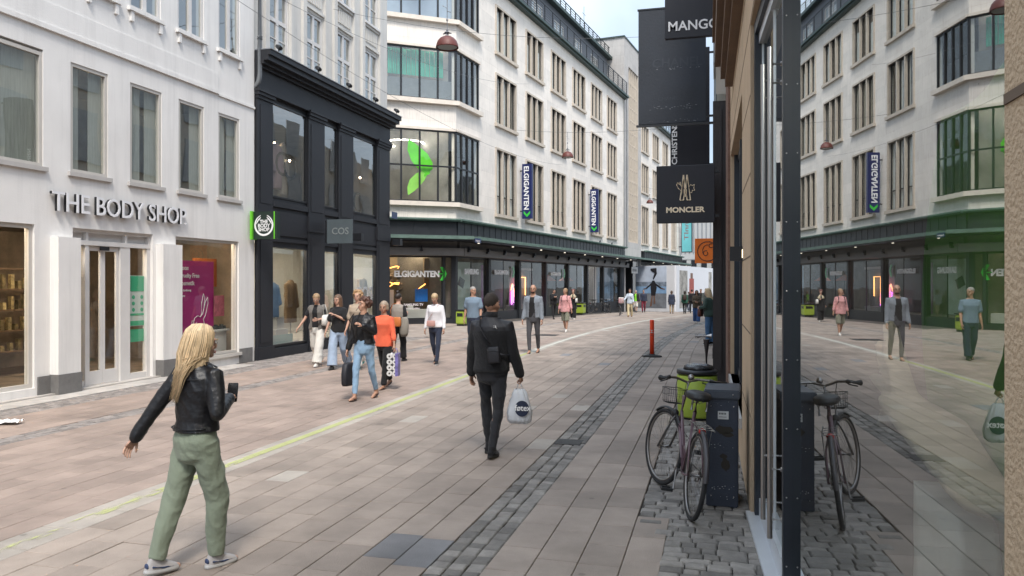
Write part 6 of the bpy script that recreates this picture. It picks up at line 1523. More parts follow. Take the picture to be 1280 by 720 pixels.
            ell(bm, (0, -.018, 1.672), (.083, .101, .090), 20, 14)
            ln_ = hair.get('len', 1.40)
            if st in ('long', 'bob'):
                for a in range(-126, 127, 14):
                    x = .074*sin(R(a)); y = -.02-.086*cos(R(a)); 
                    if y > .02 and st != 'bob': pass
                    l = ln_+.03*abs(sin(a*3))
                    rtube(bm, [(x*.95, y*.95, 1.68), (x*1.05, y*1.0, 1.60), (x*1.06, y*.97, (1.60+l)/2), (x*.92, y*.88-.015, l)], [.022, .022, .020, .009], 8)
            if st in ('tied', 'bun'):
                ell(bm, (0, -.085, 1.665) if st == 'tied' else (0, -.05, 1.785), (.03, .035, .035) if st == 'tied' else (.042, .042, .042), 12, 8)
                if st == 'tied': rtube(bm, [(0, -.11, 1.65), (0, -.125, 1.58), (0, -.11, 1.50)], [.026, .022, .010], 8)
            bm = remesh(bm, .010, 2)
            bmesh.ops.delete(bm, geom=[f for f in bm.faces if (lambda c: (c.y > .03 and c.z < 1.69 and abs(c.x) < .068) or (c.y > -.02 and c.z < 1.64 and st in ('tied', 'bun')) or (c.z < 1.60 and st in ('tied', 'bun') and c.y > -.09))(f.calc_center_median())], context='FACES')
            folds(bm, .006, (50, 50, 6), 3)
        if hair.get('strands'):
            rnd = random.Random(5)
            for i in range(800):
                a = rnd.uniform(-150, 150); x0 = .0865*sin(R(a)); y0 = -.020-.105*cos(R(a)); tp_ = 1.70+.055*(1-abs(a)/220); l = rnd.uniform(1.20, 1.42)+(.10 if abs(a) > 95 else 0)
                sw = rnd.uniform(-.03, .03); k_ = rnd.uniform(.96, 1.10)
                pts = [(x0*.12, y0*.12-.01, 1.768), (x0*.60, y0*.64, 1.757), (x0*.95, y0*.97, 1.715), (x0*k_*1.05, y0*k_*1.04, 1.64), (x0*k_*1.12+sw*.3, y0*k_*1.06-.01, 1.54), (x0*k_*.92+sw, -.10-.02*rnd.random()+y0*.15, (1.54+l)/2), (x0*.62+sw*1.6, -.125-.02*rnd.random(), l)]
                if abs(a) > 115: pts = [(x0*.12, y0*.2, 1.768), (x0*.6, y0*.65, 1.752), (x0*.98, y0*.95, 1.71), (x0*1.15, y0*.95, 1.62), (x0*1.25, y0*.7-.01, 1.55), (x0*1.1, y0*.3-.05, 1.47), (x0*.95, -.07, l)]
                r_ = rnd.uniform(.0011, .0032); tube(bm, pts, [r_*.5]+[r_]*(len(pts)-3)+[r_*.85, .0008], 5, .6)
        tx(bm, m=Hm); parts.append(('hair', bm, [hm_]))
    if (extra or {}).get('beard'):
        bm = B(); ell(bm, (0, .045, 1.558), (.050, .055, .036), 14, 8); bm = remesh(bm, .008, 1); tx(bm, m=Hm); parts.append(('beard', bm, [mat('beard_dark', (.05, .03, .022), .9, .2, 30)]))
    for fn in (extra or {}).get('build', []):
        nm, b2, mm = fn(J, U, Hm); parts.append((nm, b2, mm))
    # ---- put on the ground
    zmin = min(v.co.z for nm, b_, _ in parts if nm in ('shoe', 'boot', 'flipflop', 'sandal') for v in b_.verts)
    rz = -R(heading); M_ = Matrix.Rotation(rz, 4, 'Z')
    ax = (J['L'][2].x+J['R'][2].x)/2; ay = (J['L'][2].y+J['R'][2].y)/2*.5
    P.location = V(pos)+V((0, 0, dz)); P.rotation_euler = (0, 0, rz)
    for nm, b_, mm in parts:
        for v in b_.verts: v.co = V((v.co.x, v.co.y-ay, v.co.z-zmin))*s
        b_.normal_update(); o = obj(nm, b_, mm, P, True)
    def world(p):
        p = V(p); return P.location+M_ @ (V((p.x, p.y-ay, p.z-zmin))*s)
    return P, J, world, s, rz, U
def strap(P, world, pts, r, name, m): pass
def bagbox(bm, c, w, d, h, soft=.012):
    n0 = len(bm.verts); loft(bm, [(c[0], c[1], c[2]-h/2, w*.42, d*.42), (c[0], c[1], c[2]-h*.4, w*.5, d*.5), (c[0], c[1], c[2], w*.5, d*.52), (c[0], c[1], c[2]+h*.4, w*.48, d*.42), (c[0], c[1], c[2]+h/2, w*.42, d*.25)], 20, 4)
def held(name, label, cat, bm, m, loc, rz, handles=None, hm=None, extra=()):
    t = thing(name, label, cat, loc, rz); obj('bag_body' if cat in ('bag', 'backpack') else 'body', bm, m, t, True)
    if handles is not None: obj('strap', handles, hm or m, t, True)
    for n_, b_, m_ in extra: obj(n_, b_, m_, t)
    return t
def strapw(pts, r, loc, rz, flat=.35):
    """strap through world points, in the frame of a bag at loc/rz"""
    Mi = (Matrix.Translation(V(loc)) @ Matrix.Rotation(rz, 4, 'Z')).inverted(); bm = B(); tube(bm, [Mi @ V(p) for p in pts], r, 6, flat); return bm
leather = mat('black_leather', (.008, .008, .010), .40, .25, 9, .35, 26, spec=.4)
white_sole = mat('white_sole', (.55, .55, .55), .6, .05)
blond = mat('blond_hair', (.62, .46, .28), .5, .2, 30, island=.45, spec=.4); dblond = mat('dark_blond_hair', (.30, .20, .11), .55, .25, 30); brown = mat('brown_hair', (.07, .04, .025), .5, .3, 30); dark_h = mat('dark_hair', (.022, .015, .012), .5, .3, 30); greyh = mat('grey_hair', (.30, .28, .26), .6, .2, 30); auburn = mat('auburn_hair', (.075, .030, .018), .5, .3, 30)
denim = cloth('light_denim', (.22, .34, .48), .85, .3, 120, .16); denim2 = cloth('pale_denim', (.30, .38, .50), .85, .3, 120, .12); bkden = cloth('black_denim', (.011, .012, .016), .8, .3, 120, .3); gyden = cloth('grey_denim', (.06, .06, .068), .85, .3, 120, .3)
olive = cloth('sage_trousers', (.20, .235, .175), .8, .2, 80, .07); bkc = cloth('black_cotton', (.007, .007, .009), .9, .3, 80, .2); offw = cloth('offwhite_cotton', (.62, .60, .56), .85, .2, 80, .06); navyc = cloth('navy_cotton', (.02, .028, .055), .85, .2, 80, .15)
blsole = mat('black_sole', (.02, .02, .02), .7, .1)
fleece = mat('black_fleece', (.007, .007, .009), .95, .3, 30, .8, 160, sheen=.08); shell = mat('black_shell', (.010, .010, .014), .6, .2, 5, .15, 40)
Gp = GP
# 1 blonde woman in the foreground, seen from behind
def epaul(J, U, Hm):
    bm = B()
    for sx in (-1, 1): tube(bm, [U((.07*sx, -.02, 1.478), 1), U((.13*sx, -.02, 1.462), 1), U((.175*sx, -.01, 1.440), 1)], .012, 6, .4)
    tube(bm, [U((.17*cos(R(a)), -.015+.145*sin(R(a)), 1.02), .2) for a in range(190, 351, 10)], .008, 5, .4)
    tube(bm, [U((.165*cos(R(a)), -.0+.140*sin(R(a)), 1.36), 1) for a in range(200, 341, 10)], .004, 5)
    return 'jacket_trim', bm, [leather]
pw = Gp(240, 712)
r1 = person('blonde woman seen from behind in a black leather jacket and sage green trousers, nearest walker', pw, 24, 1.60, 'f', (-16, 3, 14, 14), (('s', -30, 22, 6, 0), ('t', (.235, -.07, 1.13), (.13, .15, 1.20))),
    top=[dict(name='leather_jacket', mat=leather, e=.030, hem=.99, sleeve=1.97, se=.004, fold=1.1, neck=1.47, collar=True)],
    bottom=dict(mat=olive, style='baggy', e=.008, fold=1.2, end=.98), shoes=dict(mat=mat('trainer_grey', (.42, .40, .40), .7, .1), sole=white_sole, accent=mat('trainer_navy', (.03, .05, .12), .6, .1), lace=True),
    hair=dict(style='long', mat=blond, strands=True, len=1.34), head=(-22, -8), twist=16, lod=0, extra=dict(hands=('relax', 'grip'), build=[epaul]))
P_, J_, wd, s_, rz, U_ = r1
hp = wd(J_['AR'][2])+V((-.01, .06, .03)); bm = B(); bx(bm, -.034, .034, -.004, .004, -.065, .065); bmesh.ops.bevel(bm, geom=list(bm.edges), offset=.004, segments=2, affect='EDGES')
t = obj('phone', bm, mat('phone_black', (.012, .012, .014), .2, .1), None, loc=hp, rot=(R(-20), 0, R(20))); tag(t, 'dark mobile phone held up by the blonde woman in the leather jacket', 'phone')
# 2 man in black seen from behind
pm_ = Gp(614, 569)
def logo(J, U, Hm):
    bm = B(); c = U((.095, -.148, 1.385), 1)
    for i in range(3): tube(bm, [c+V((-.022+.0*i, 0, -.012+.011*i)), c+V((.004, -.002, -.012+.011*i)), c+V((.022-.006*i, -.001, -.022+.004*i))], .0042, 5, .5)
    return 'emblem', bm, [ltr]
def yoke(J, U, Hm):
    bm = B(); loft(bm, [(0, -.012, 1.465, .070, .066), (0, -.008, 1.50, .068, .064), (0, -.004, 1.535, .066, .062)], 20)
    return 'stand_collar', bm, [fleece]
r2 = person('man seen from behind in black fleece jacket and jeans, carrying a white plastic bag', pm_, 6, 1.76, 'm', (10, 6, -7, 10), (('s', 2, 11, 12, 3), ('s', 4, 13, 8, 2)),
    top=[dict(name='fleece_jacket', mat=fleece, e=.034, hem=.90, sleeve=1.98, se=.004, fold=1.1, neck=1.48, split=(lambda c: c.z > 1.335, shell))],
    bottom=dict(mat=bkden, style='skinny', e=.016, fold=1.5), shoes=dict(mat=bkc, sole=blsole, accent=bkc, lace=True), hair=dict(style='crop', mat=mat('cropped_black_hair', (.035, .026, .021), .85, .3, 60, .5, 200)), head=(-8, 2), lod=0, lean=.02, extra=dict(hands=('relax', 'grip'), build=[logo, yoke]), skin='tan', hemamp=1)
P_, J_, wd, s_, rz, U_ = r2
# crossbody bag on his back
c = wd(U_((.095, -.180, 1.09))); bm = B(); bagbox(bm, (0, 0, 0), .135, .055, .17); bmesh.ops.transform(bm, matrix=Matrix.Rotation(R(-6), 4, 'Y'), verts=bm.verts)
bk = B(); tube(bk, [(-.06, -.029, .045), (.06, -.029, .045)], .004, 5); 
q = [wd(U_(p)) for p in ((.06, -.178, 1.19), (-.02, -.172, 1.29), (-.085, -.145, 1.39), (-.11, -.07, 1.482), (-.10, .03, 1.482), (-.03, .165, 1.30), (.10, .185, 1.14), (.20, .08, 1.08), (.205, -.06, 1.08), (.15, -.15, 1.10))]
held('shoulder_bag', 'small black crossbody bag hanging on the back of the man in black', 'bag', bm, shell, c, rz, strapw(q, .013, c, rz), shell, [('zip', bk, blkm)])
# plastic carrier bag in the right hand
hw_ = wd(J_['AR'][2])+V((0, 0, -.085)); Mh = Matrix.Translation(hw_); bm = B()
for zc, rx, ry in ((-.43, .10, .05), (-.405, .125, .075), (-.32, .135, .082), (-.22, .115, .07), (-.13, .075, .05), (-.08, .05, .03)): pass
loft(bm, [(0, 0, -.44, .095, .05), (0, 0, -.41, .128, .078), (0, 0, -.33, .138, .085), (0, 0, -.22, .115, .07), (0, 0, -.12, .082, .05), (0, 0, -.075, .055, .03)], 28, 2.6); bmesh.ops.subdivide_edges(bm, edges=bm.edges, cuts=2, use_grid_fill=True); folds(bm, .013, (14, 14, 7), 4, .6)
hd_ = B()
for sx in (-1, 1): tube(hd_, [(.04*sx, 0, -.09), (.022*sx, 0, -.04), (0, 0, .0)], [.022, .013, .010], 8, .4)
plm = mat('white_plastic_film', (.62, .64, .67), .35, .08, 6, .3, 14); pd = B(); n = 26
for sgn in (-1,):
    c0 = pd.verts.new((.035, -.092, -.27)); rg = [pd.verts.new((.035+.075*cos(2*pi*i/n), -.092+.006*abs(cos(2*pi*i/n)), -.27+.085*sin(2*pi*i/n))) for i in range(n)]
    for i in range(n): pd.faces.new([c0, rg[i], rg[(i+1) % n]])
tb_ = B(); text_bm(tb_, 'føtex', .088, lambda x, y, d: (-.04+x*.9, -.0965-d, -.29+y), .001, .0015)
held('carrier_bag', 'white plastic carrier bag with a dark round print held by the man in black', 'bag', bm, plm, hw_, R(8), hd_, plm, [('print', pd, mat('navy_print', (.012, .02, .05), .5, .1)), ('lettering', tb_, ltr)])
def wside(label, px, py, hd, h, sex, **k):
    p = Gp(px, py); return person(label, p, hd, h, sex, **k)
WALK = ((18, 8, -16, 24), (-16, 24, 20, 8), (12, 4, -12, 20), (-10, 18, 12, 5))
# 3 woman in white trousers
r = wside('woman in white wide trousers and a grey vest, looking down by the black shopfront', 397, 457.5, 172, 1.66, 'f', legs=(18, 6, -12, 20), arms=(('t', (-.20, .03, 1.14), (-.10, .21, 1.12)), ('s', 10, 26, 18, 0)),
    top=[dict(name='t_shirt', mat=bkc, e=.016, hem=.93, sleeve=.62, sflare=.01), dict(name='vest', mat=cloth('grey_knit_vest', (.13, .12, .11)), e=.036, hem=.88, sleeve=.12, open=.075, neck=1.45)],
    bottom=dict(mat=offw, style='wide', fold=1.4), shoes=dict(mat=offw, sole=white_sole), hair=dict(style='tied', mat=dblond), head=(8, -28), lod=1)
P_, J_, wd, s_, rz, U_ = r; c = wd((-.22, .0, 1.10)); bm = B(); bagbox(bm, (0, 0, 0), .14, .34, .24)
held('shoulder_bag', 'white leather shoulder bag on the woman in white trousers', 'bag', bm, mat('white_leather', (.6, .58, .54), .5, .06), c, rz, strapw([wd(p) for p in ((-.23, -.12, 1.18), (-.17, -.06, 1.45), (-.15, .03, 1.46), (-.21, .13, 1.18))], .014, c, rz))
# 4 young woman in a black t-shirt
def tprint(J, U, Hm):
    bm = B(); c = U((0, .128, 1.27)); prism(bm, [(-.06, -.05), (.05, -.06), (.07, .0), (.03, .06), (-.03, .05), (-.07, .01)], lambda p, k: c+V((p[0], .006*k, p[1]))); return 'print', bm, [mat('pink_shirt_print', (.40, .14, .30), .7, .6, 30)]
wside('young woman with long brown hair in a black t-shirt and light blue jeans', 424, 461, 176, 1.63, 'f', legs=(-14, 24, 16, 6), arms=(('t', (-.17, .06, 1.16), (.0, .20, 1.27)), ('s', 4, 12, 14, 0)), top=[dict(name='t_shirt', mat=bkc, e=.024, hem=.86, sleeve=.8, sflare=.016, fold=1.2)], bottom=dict(mat=denim2, style='wide', fold=1.2), shoes=dict(mat=bkc, sole=blsole), hair=dict(style='long', mat=mat('light_brown_hair', (.13, .075, .045), .5, .3, 30), len=1.34), head=(-12, -8), lod=1, extra=dict(build=[tprint]))
# 5 curly fair youth behind
def bodystrap(m, r=.014, rev=1):
    def f(J, U, Hm):
        bm = B(); q = [U((x*rev, y, z)) for x, y, z in ((.12, -.03, 1.475), (.09, .08, 1.43), (.02, .14, 1.30), (-.08, .145, 1.17), (-.17, .08, 1.08), (-.17, -.08, 1.06))]; tube(bm, q, r, 6, .4); return 'strap', bm, [m]
    return f
wside('curly fair-haired youth in a beige t-shirt with a dark strap across the chest', 449, 461.5, 180, 1.70, 'f', legs=(12, 6, -14, 22), arms=(('s', -2, 10, 10, 0), ('s', 6, 8, 16, 0)), top=[dict(name='t_shirt', mat=cloth('beige_cotton', (.36, .29, .22)), e=.028, hem=.84, sleeve=.85, sflare=.018)], bottom=dict(mat=offw, style='straight'), shoes=dict(mat=mat('turquoise_shoe', (.05, .45, .42), .6, .1), sole=white_sole), hair=dict(style='curly', mat=mat('sandy_hair', (.36, .22, .11), .5, .3, 30)), lod=1, extra=dict(build=[bodystrap(bkc, .014, -1)]))
# 6 curly dark-haired woman in leather jacket and jeans
r = wside('woman with dark curly hair in an open leather jacket, light blue jeans and flip-flops', 456, 499, 184, 1.65, 'f', legs=(-12, 16, 15, 4), arms=(('t', (-.205, .02, 1.16), (-.085, .19, 1.27)), ('s', 4, 11, 10, 0)),
    top=[dict(name='top', mat=bkc, e=.012, hem=.98, sleeve=.2), dict(name='leather_jacket', mat=leather, e=.036, hem=.96, sleeve=1.95, open=.075, ox=.0, se=.003, fold=1.3, collar=True)],
    bottom=dict(mat=denim, style='skinny', fold=1.3, end=.9), shoes=dict(kind='flipflop', name='flipflop', mat=mat('brown_flipflop', (.05, .03, .025), .7, .1)), hair=dict(style='curly', mat=auburn), head=(-30, 6), lod=1, skin='tan')
P_, J_, wd, s_, rz, U_ = r; c = wd(J_['AR'][2])+V((0, 0, -.34)); bm = B(); bagbox(bm, (0, 0, -.06), .11, .30, .36)
held('tote_bag', 'slim black shopping bag held by the curly-haired woman in jeans', 'bag', bm, mat('black_paper', (.014, .014, .02), .6, .1), c, rz, strapw([c+V((-.03, -.04, .11)), c+V((-.01, -.02, .22)), c+V((0, 0, .26)), c+V((.02, .03, .2)), c+V((.03, .06, .11))], .006, c, rz))
# 7 woman in an orange cardigan
r = wside('grey-haired woman in a bright orange cardigan and black trousers', 482, 485, 188, 1.56, 'f', legs=(14, 8, -14, 18), arms=(('s', 6, 14, 6, 0), ('s', -4, 8, 20, 0)), top=[dict(name='cardigan', mat=cloth('orange_knit', (.75, .13, .06)), e=.028, hem=.84, sleeve=1.5, sflare=.01)], bottom=dict(mat=bkc, style='slim', end=.93), shoes=dict(kind='sandal', name='sandal', mat=mat('dark_sandal', (.03, .02, .02), .6, .1)), hair=dict(style='bob', mat=mat('grey_blond_hair', (.30, .23, .17), .5, .3, 30), len=1.55), head=(14, -4), lod=1, skin='tan')
P_, J_, wd, s_, rz, U_ = r; c = wd(J_['AL'][2])+V((.03, 0, -.33)); t = thing('toilet_paper_pack', 'large pack of toilet rolls in printed wrap carried by the woman in orange', 'toilet paper', c, rz+R(200))
t.scale = (.85, .85, .85)
bm = B()
for i in range(2):
    for j in range(4): cyl(bm, (-.115+.115*i, -.11, -.17+.115*j), (-.115+.115*i, .11, -.17+.115*j), .057, n=14)
obj('roll', bm, mat('tissue_white', (.62, .62, .62), .8, .05), t); bm = B()
for i in range(2):
    for j in range(4): cyl(bm, (-.115+.115*i, -.114, -.17+.115*j), (-.115+.115*i, -.111, -.17+.115*j), .018, n=10)
obj('core', bm, mat('dark_core', (.06, .05, .05), .8, .1), t); bm = B(); bx(bm, .0, .062, -.115, .12, -.23, .23); obj('wrap', bm, mat('violet_wrap', (.16, .14, .36), .4, .9, 9), t); bm = B(); tube(bm, [(-.06, 0, .24), (-.05, 0, .31), (-.02, 0, .33), (.02, 0, .31), (.03, 0, .24)], .02, 8, .4); obj('carry_strap', bm, MC['violet_wrap'], t)
# 8 walker seen from behind with orange bag
r = wside('walker seen from behind with a high bun, grey and black top and orange bag', 497, 452, 6, 1.63, 'f', legs=(-12, 10, 14, 8), arms=(('s', 0, 12, 10, 0), ('t', (.20, .0, 1.16), (.17, .14, 1.2))), top=[dict(name='top', mat=cloth('grey_melange', (.27, .24, .21)), e=.026, hem=.90, sleeve=.9, sflare=.008, split=(lambda c: abs(c.x) > .165 or c.z < 1.12, bkc))], bottom=dict(mat=bkc, style='straight'), shoes=dict(mat=bkc, sole=blsole), hair=dict(style='bun', mat=dark_h), lod=1)
P_, J_, wd, s_, rz, U_ = r; c = wd((.03, -.20, 1.02)); bm = B(); bagbox(bm, (0, 0, 0), .30, .09, .22)
held('shoulder_bag', 'orange-tan leather bag slung on the back of the walker with a bun', 'bag', bm, mat('orange_leather', (.50, .15, .035), .5, .1), c, rz, strapw([wd(p) for p in ((-.10, -.17, 1.10), (-.13, -.15, 1.3), (-.12, -.06, 1.46), (-.05, -.0, 1.47))], .013, c, rz))
c = wd((.22, -.08, .93)); bm = B(); loft(bm, [(0, 0, -.26, .07, .06), (0, 0, -.18, .11, .09), (0, 0, 0, .12, .09), (0, 0, .14, .09, .07), (0, 0, .2, .05, .05)], 18); folds(bm, .02, (8, 8, 6), 1)
tag(obj('folded_jacket', bm, cloth('khaki_grey_cloth', (.22, .20, .17)), None, True, loc=c, rot=(0, 0, rz)), 'greyish jacket hung over the arm of the walker with a bun', 'jacket')
# 9 woman in a white top looking down
r = wside('woman in a white long-sleeved top and navy trousers walking with head bowed', 545, 455.5, 178, 1.65, 'f', legs=(12, 6, -10, 16), arms=(('s', 4, 13, 12, 8), ('s', 0, 13, 8, 6)), top=[dict(name='top', mat=cloth('white_cotton', (.70, .69, .72), var=.04), e=.026, hem=.90, sleeve=1.9, fold=1.2)], bottom=dict(mat=navyc, style='skinny', e=.014), shoes=dict(mat=bkc, sole=white_sole), hair=dict(style='tied', mat=mat('highlighted_hair', (.42, .30, .17), .5, .3, 30)), head=(4, -32), lod=1, skin='tan', extra=dict(build=[bodystrap(mat('pink_leather', (.45, .25, .22), .5, .1), .006, -1)]))
P_, J_, wd, s_, rz, U_ = r; c = wd((.06, .17, 1.0)); bm = B(); bagbox(bm, (0, 0, 0), .20, .05, .13); held('shoulder_bag', 'small pale pink handbag worn in front by the woman in white', 'bag', bm, MC['pink_leather'], c, rz)
# 10 man in a grey-blue t-shirt
r = wside('grey-haired man in a grey-blue t-shirt looking left, half hidden by the man in black', 592, 438, 176, 1.76, 'm', legs=(8, 5, -8, 14), arms=(('s', 2, 7, 20, 5), ('s', -6, 7, 16, 0)), top=[dict(name='t_shirt', mat=cloth('steel_blue_cotton', (.16, .22, .29), var=.05), e=.018, hem=.88, sleeve=.7, sflare=.02)], bottom=dict(mat=navyc, style='straight'), shoes=dict(mat=bkc, sole=blsole), hair=dict(style='short', mat=greyh), head=(48, 0), lod=1, skin='tan')
# 11 bald man in denim jacket
r = wside('bald bearded man in an open grey denim jacket over a black t-shirt', 667, 441.5, 182, 1.83, 'm', legs=(-8, 14, 9, 4), arms=(('s', 4, 7, 10, 0), ('s', 0, 8, 12, 0)), top=[dict(name='t_shirt', mat=bkc, e=.016, hem=.90, sleeve=.3, neck=1.42), dict(name='denim_jacket', mat=cloth('grey_blue_denim', (.20, .225, .26), .85, .3, 120, .25), e=.028, hem=.90, sleeve=1.95, open=.085, se=.003, collar=True)], bottom=dict(mat=gyden, style='skinny', e=.014), shoes=dict(kind='sandal', name='sandal', mat=mat('dark_sandal', (.03, .02, .02))), hair=None, head=(6, 0), lod=1, skin='tan', extra=dict(beard=True))
# 12 woman in pink
def packstraps(m):
    def f(J, U, Hm):
        bm = B()
        for sx in (-1, 1): tube(bm, [U((sx*x, y, z)) for x, y, z in ((.09, -.10, 1.42), (.10, .0, 1.475), (.105, .11, 1.40), (.115, .135, 1.25), (.15, .05, 1.12))], .014, 6, .4)
        return 'strap', bm, [m]
    return f
r = wside('woman in a loose pink patterned shirt and khaki knee shorts carrying a backpack', 707, 415, 186, 1.68, 'f', legs=(10, 4, -10, 16), arms=(('s', 4, 14, 10, 0), ('s', -4, 12, 10, 0)), top=[dict(name='shirt', mat=mat('pink_patterned_cloth', (.60, .30, .30), .85, .35, 16), e=.034, hem=.80, sleeve=1.7, flare=.2, fold=1.5)], bottom=dict(mat=cloth('khaki_cotton', (.20, .20, .15)), style='shorts', end=.12), shoes=dict(mat=offw, sole=white_sole), hair=dict(style='tied', mat=dblond), head=(-20, 2), lod=1, skin='tan', extra=dict(build=[packstraps(bkc)]))
# 13, 14 by the shopfront
wside('person all in black with hands raised together, standing by the glazed shopfront', 692, 399, 150, 1.66, 'm', legs=(-14, 6, 16, 4), arms=(('t', (-.17, .05, 1.14), (-.03, .22, 1.25)), ('t', (.17, .05, 1.14), (.03, .22, 1.25))), top=[dict(name='jacket', mat=bkc, e=.04, hem=.88, sleeve=1.9)], bottom=dict(mat=bkc, style='skinny'), shoes=dict(mat=bkc, sole=blsole), hair=dict(style='short', mat=dark_h), head=(10, -20), lod=2)
r = wside('person in black coat and pale scarf with a white bag, beside the green bin', 716.5, 399, 176, 1.62, 'f', legs=(8, 4, -8, 12), arms=(('t', (-.18, .04, 1.15), (-.1, .2, 1.2)), ('s', 6, 10, 20, 0)), top=[dict(name='coat', mat=bkc, e=.034, hem=.60, sleeve=1.9, flare=.12), dict(name='scarf', mat=cloth('cream_pattern', (.45, .38, .26), var=.5), e=.045, hem=1.25, sleeve=0, open=.04)], bottom=dict(mat=bkc, style='wide'), shoes=dict(mat=offw, sole=white_sole), hair=dict(style='curlyshort', mat=mat('pinkish_brown_hair', (.20, .09, .08), .6, .2, 20)), lod=2)
P_, J_, wd, s_, rz, U_ = r; c = wd((-.2, .08, 1.10)); bm = B(); bagbox(bm, (0, 0, 0), .12, .34, .22); held('shoulder_bag', 'white bag under the arm of the person in black by the green bin', 'bag', bm, MC['white_leather'], c, rz)
# 15.. far group
wside('woman in a pale blue shirt and cream trousers pushing a bicycle', 787.5, 396, 184, 1.69, 'f', legs=(-8, 14, 12, 5), arms=(('s', 8, 10, 14, 0), ('t', (.24, .12, 1.16), (.34, .30, 1.02))), top=[dict(name='shirt', mat=cloth('pale_blue_cotton', (.48, .55, .63)), e=.035, hem=.82, sleeve=1.8, flare=.1)], bottom=dict(mat=cloth('cream_cotton', (.55, .47, .30)), style='straight'), shoes=dict(mat=mat('tan_shoe', (.25, .13, .05), .6, .1), sole=blsole), hair=dict(style='tied', mat=brown), lod=2, skin='tan', extra=dict(build=[bodystrap(bkc, .012)]))
p = GP(779.5, 394.5); bm = B(); bagbox(bm, (0, 0, 0), .34, .22, .36); bb_ = B()
for x in (-.12, -.04, .05, .13): bx(bb_, x-.02, x+.02, -.118, -.112, -.15, .15)
held('striped_bag', 'striped white and red bag on the front of the bicycle being pushed', 'bag', bm, offw, (p.x-.03, p.y-1.0, p.z+.98), 0, None, None, [('stripe', bb_, mat('maroon_stripe', (.30, .04, .08), .7, .1))])
wside('person in a bright green top and white shorts behind the woman with the bicycle', 794.8, 390.5, 182, 1.72, 'm', legs=(8, 4, -8, 12), top=[dict(name='t_shirt', mat=mat('neon_green_cloth', (.22, .60, .04), .8, .1), e=.03, hem=.88, sleeve=.8), dict(name='jacket', mat=bkc, e=.05, hem=.88, sleeve=1.9, open=.10)], bottom=dict(mat=offw, style='shorts', end=.1), shoes=dict(mat=bkc, sole=blsole), hair=dict(style='short', mat=greyh), lod=2)
wside('man in a navy jacket and maroon trousers before the dancer print', 804.5, 390.5, 178, 1.76, 'm', legs=(-9, 12, 9, 4), top=[dict(name='jacket', mat=navyc, e=.045, hem=.86, sleeve=1.9)], bottom=dict(mat=cloth('maroon_cotton', (.17, .015, .035)), style='slim'), shoes=dict(mat=bkc, sole=blsole), hair=dict(style='short', mat=brown), lod=2, skin='tan', extra=dict(build=[packstraps(bkc)]))
wside('figure dressed all in white near the middle of the white hoarding', 831, 387.5, 180, 1.65, 'f', legs=(10, 4, -10, 14), top=[dict(name='tunic', mat=offw, e=.04, hem=.70, sleeve=1.9, flare=.12)], bottom=dict(mat=offw, style='wide'), shoes=dict(mat=offw, sole=white_sole), hair=dict(style='bob', mat=mat('white_headscarf', (.6, .58, .55), .8, .05), len=1.5), lod=2)
wside('person seen from behind in a dark navy coat and beige trousers', 839.5, 392, 4, 1.66, 'f', legs=(-8, 10, 10, 6), top=[dict(name='coat', mat=navyc, e=.06, hem=.68, sleeve=1.9, flare=.15)], bottom=dict(mat=cloth('beige_trouser', (.34, .26, .17)), style='slim'), shoes=dict(mat=mat('brown_shoe', (.08, .04, .02), .6, .1), sole=blsole), hair=dict(style='bob', mat=brown, len=1.52), lod=2)
wside('person in pale beige beyond the navy coat', 846, 387.5, 176, 1.70, 'm', legs=(8, 4, -9, 14), top=[dict(name='shirt', mat=cloth('pale_beige', (.50, .40, .32)), e=.035, hem=.84, sleeve=1.9)], bottom=dict(mat=offw, style='straight'), shoes=dict(mat=offw, sole=white_sole), hair=dict(style='short', mat=brown), lod=2, skin='tan')
r = wside('person seen from behind in a dark green jacket with a backpack', 856, 392, 2, 1.66, 'f', legs=(10, 5, -9, 12), top=[dict(name='jacket', mat=cloth('bottle_green', (.02, .09, .06)), e=.055, hem=.78, sleeve=1.9)], bottom=dict(mat=bkc, style='slim'), shoes=dict(mat=bkc, sole=blsole), hair=dict(style='bob', mat=dark_h, len=1.5), lod=2)
P_, J_, wd, s_, rz, U_ = r; c = wd((0, -.24, 1.24)); bm = B(); bagbox(bm, (0, 0, 0), .28, .17, .38); held('backpack', 'small dark brown backpack on the person in the green jacket', 'backpack', bm, mat('brown_pack', (.035, .02, .015), .7, .2), c, rz)
wside('tall person in a black jacket with grey sleeves walking away, left in the dark-clad group', 865, 391.5, 6, 1.78, 'm', legs=(-9, 12, 10, 5), top=[dict(name='jacket', mat=bkc, e=.05, hem=.85, sleeve=1.9)], bottom=dict(mat=bkc, style='slim'), shoes=dict(mat=bkc, sole=blsole), hair=dict(style='short', mat=dark_h), lod=2, skin='tan')
wside('woman in a brown jacket and wide blue trousers with long dark hair', 870.8, 404, 178, 1.60, 'f', legs=(9, 4, -9, 12), arms=(('t', (-.18, .03, 1.14), (-.08, .2, 1.1)), ('t', (.18, .03, 1.14), (.08, .2, 1.12))), top=[dict(name='jacket', mat=cloth('brown_khaki', (.07, .05, .03)), e=.055, hem=.80, sleeve=1.9)], bottom=dict(mat=cloth('deep_blue_denim', (.03, .075, .20)), style='wide'), shoes=dict(mat=offw, sole=white_sole), hair=dict(style='long', mat=dark_h, len=1.36), lod=2, skin='warm')
wside('person in dark clothes walking away between the green jacket and the black jacket', 861, 389.5, 5, 1.72, 'm', legs=(8, 4, -8, 12), top=[dict(name='jacket', mat=cloth('charcoal_cloth', (.03, .03, .035)), e=.05, hem=.82, sleeve=1.9)], bottom=dict(mat=navyc, style='slim'), shoes=dict(mat=bkc, sole=blsole), hair=dict(style='short', mat=brown), lod=2)
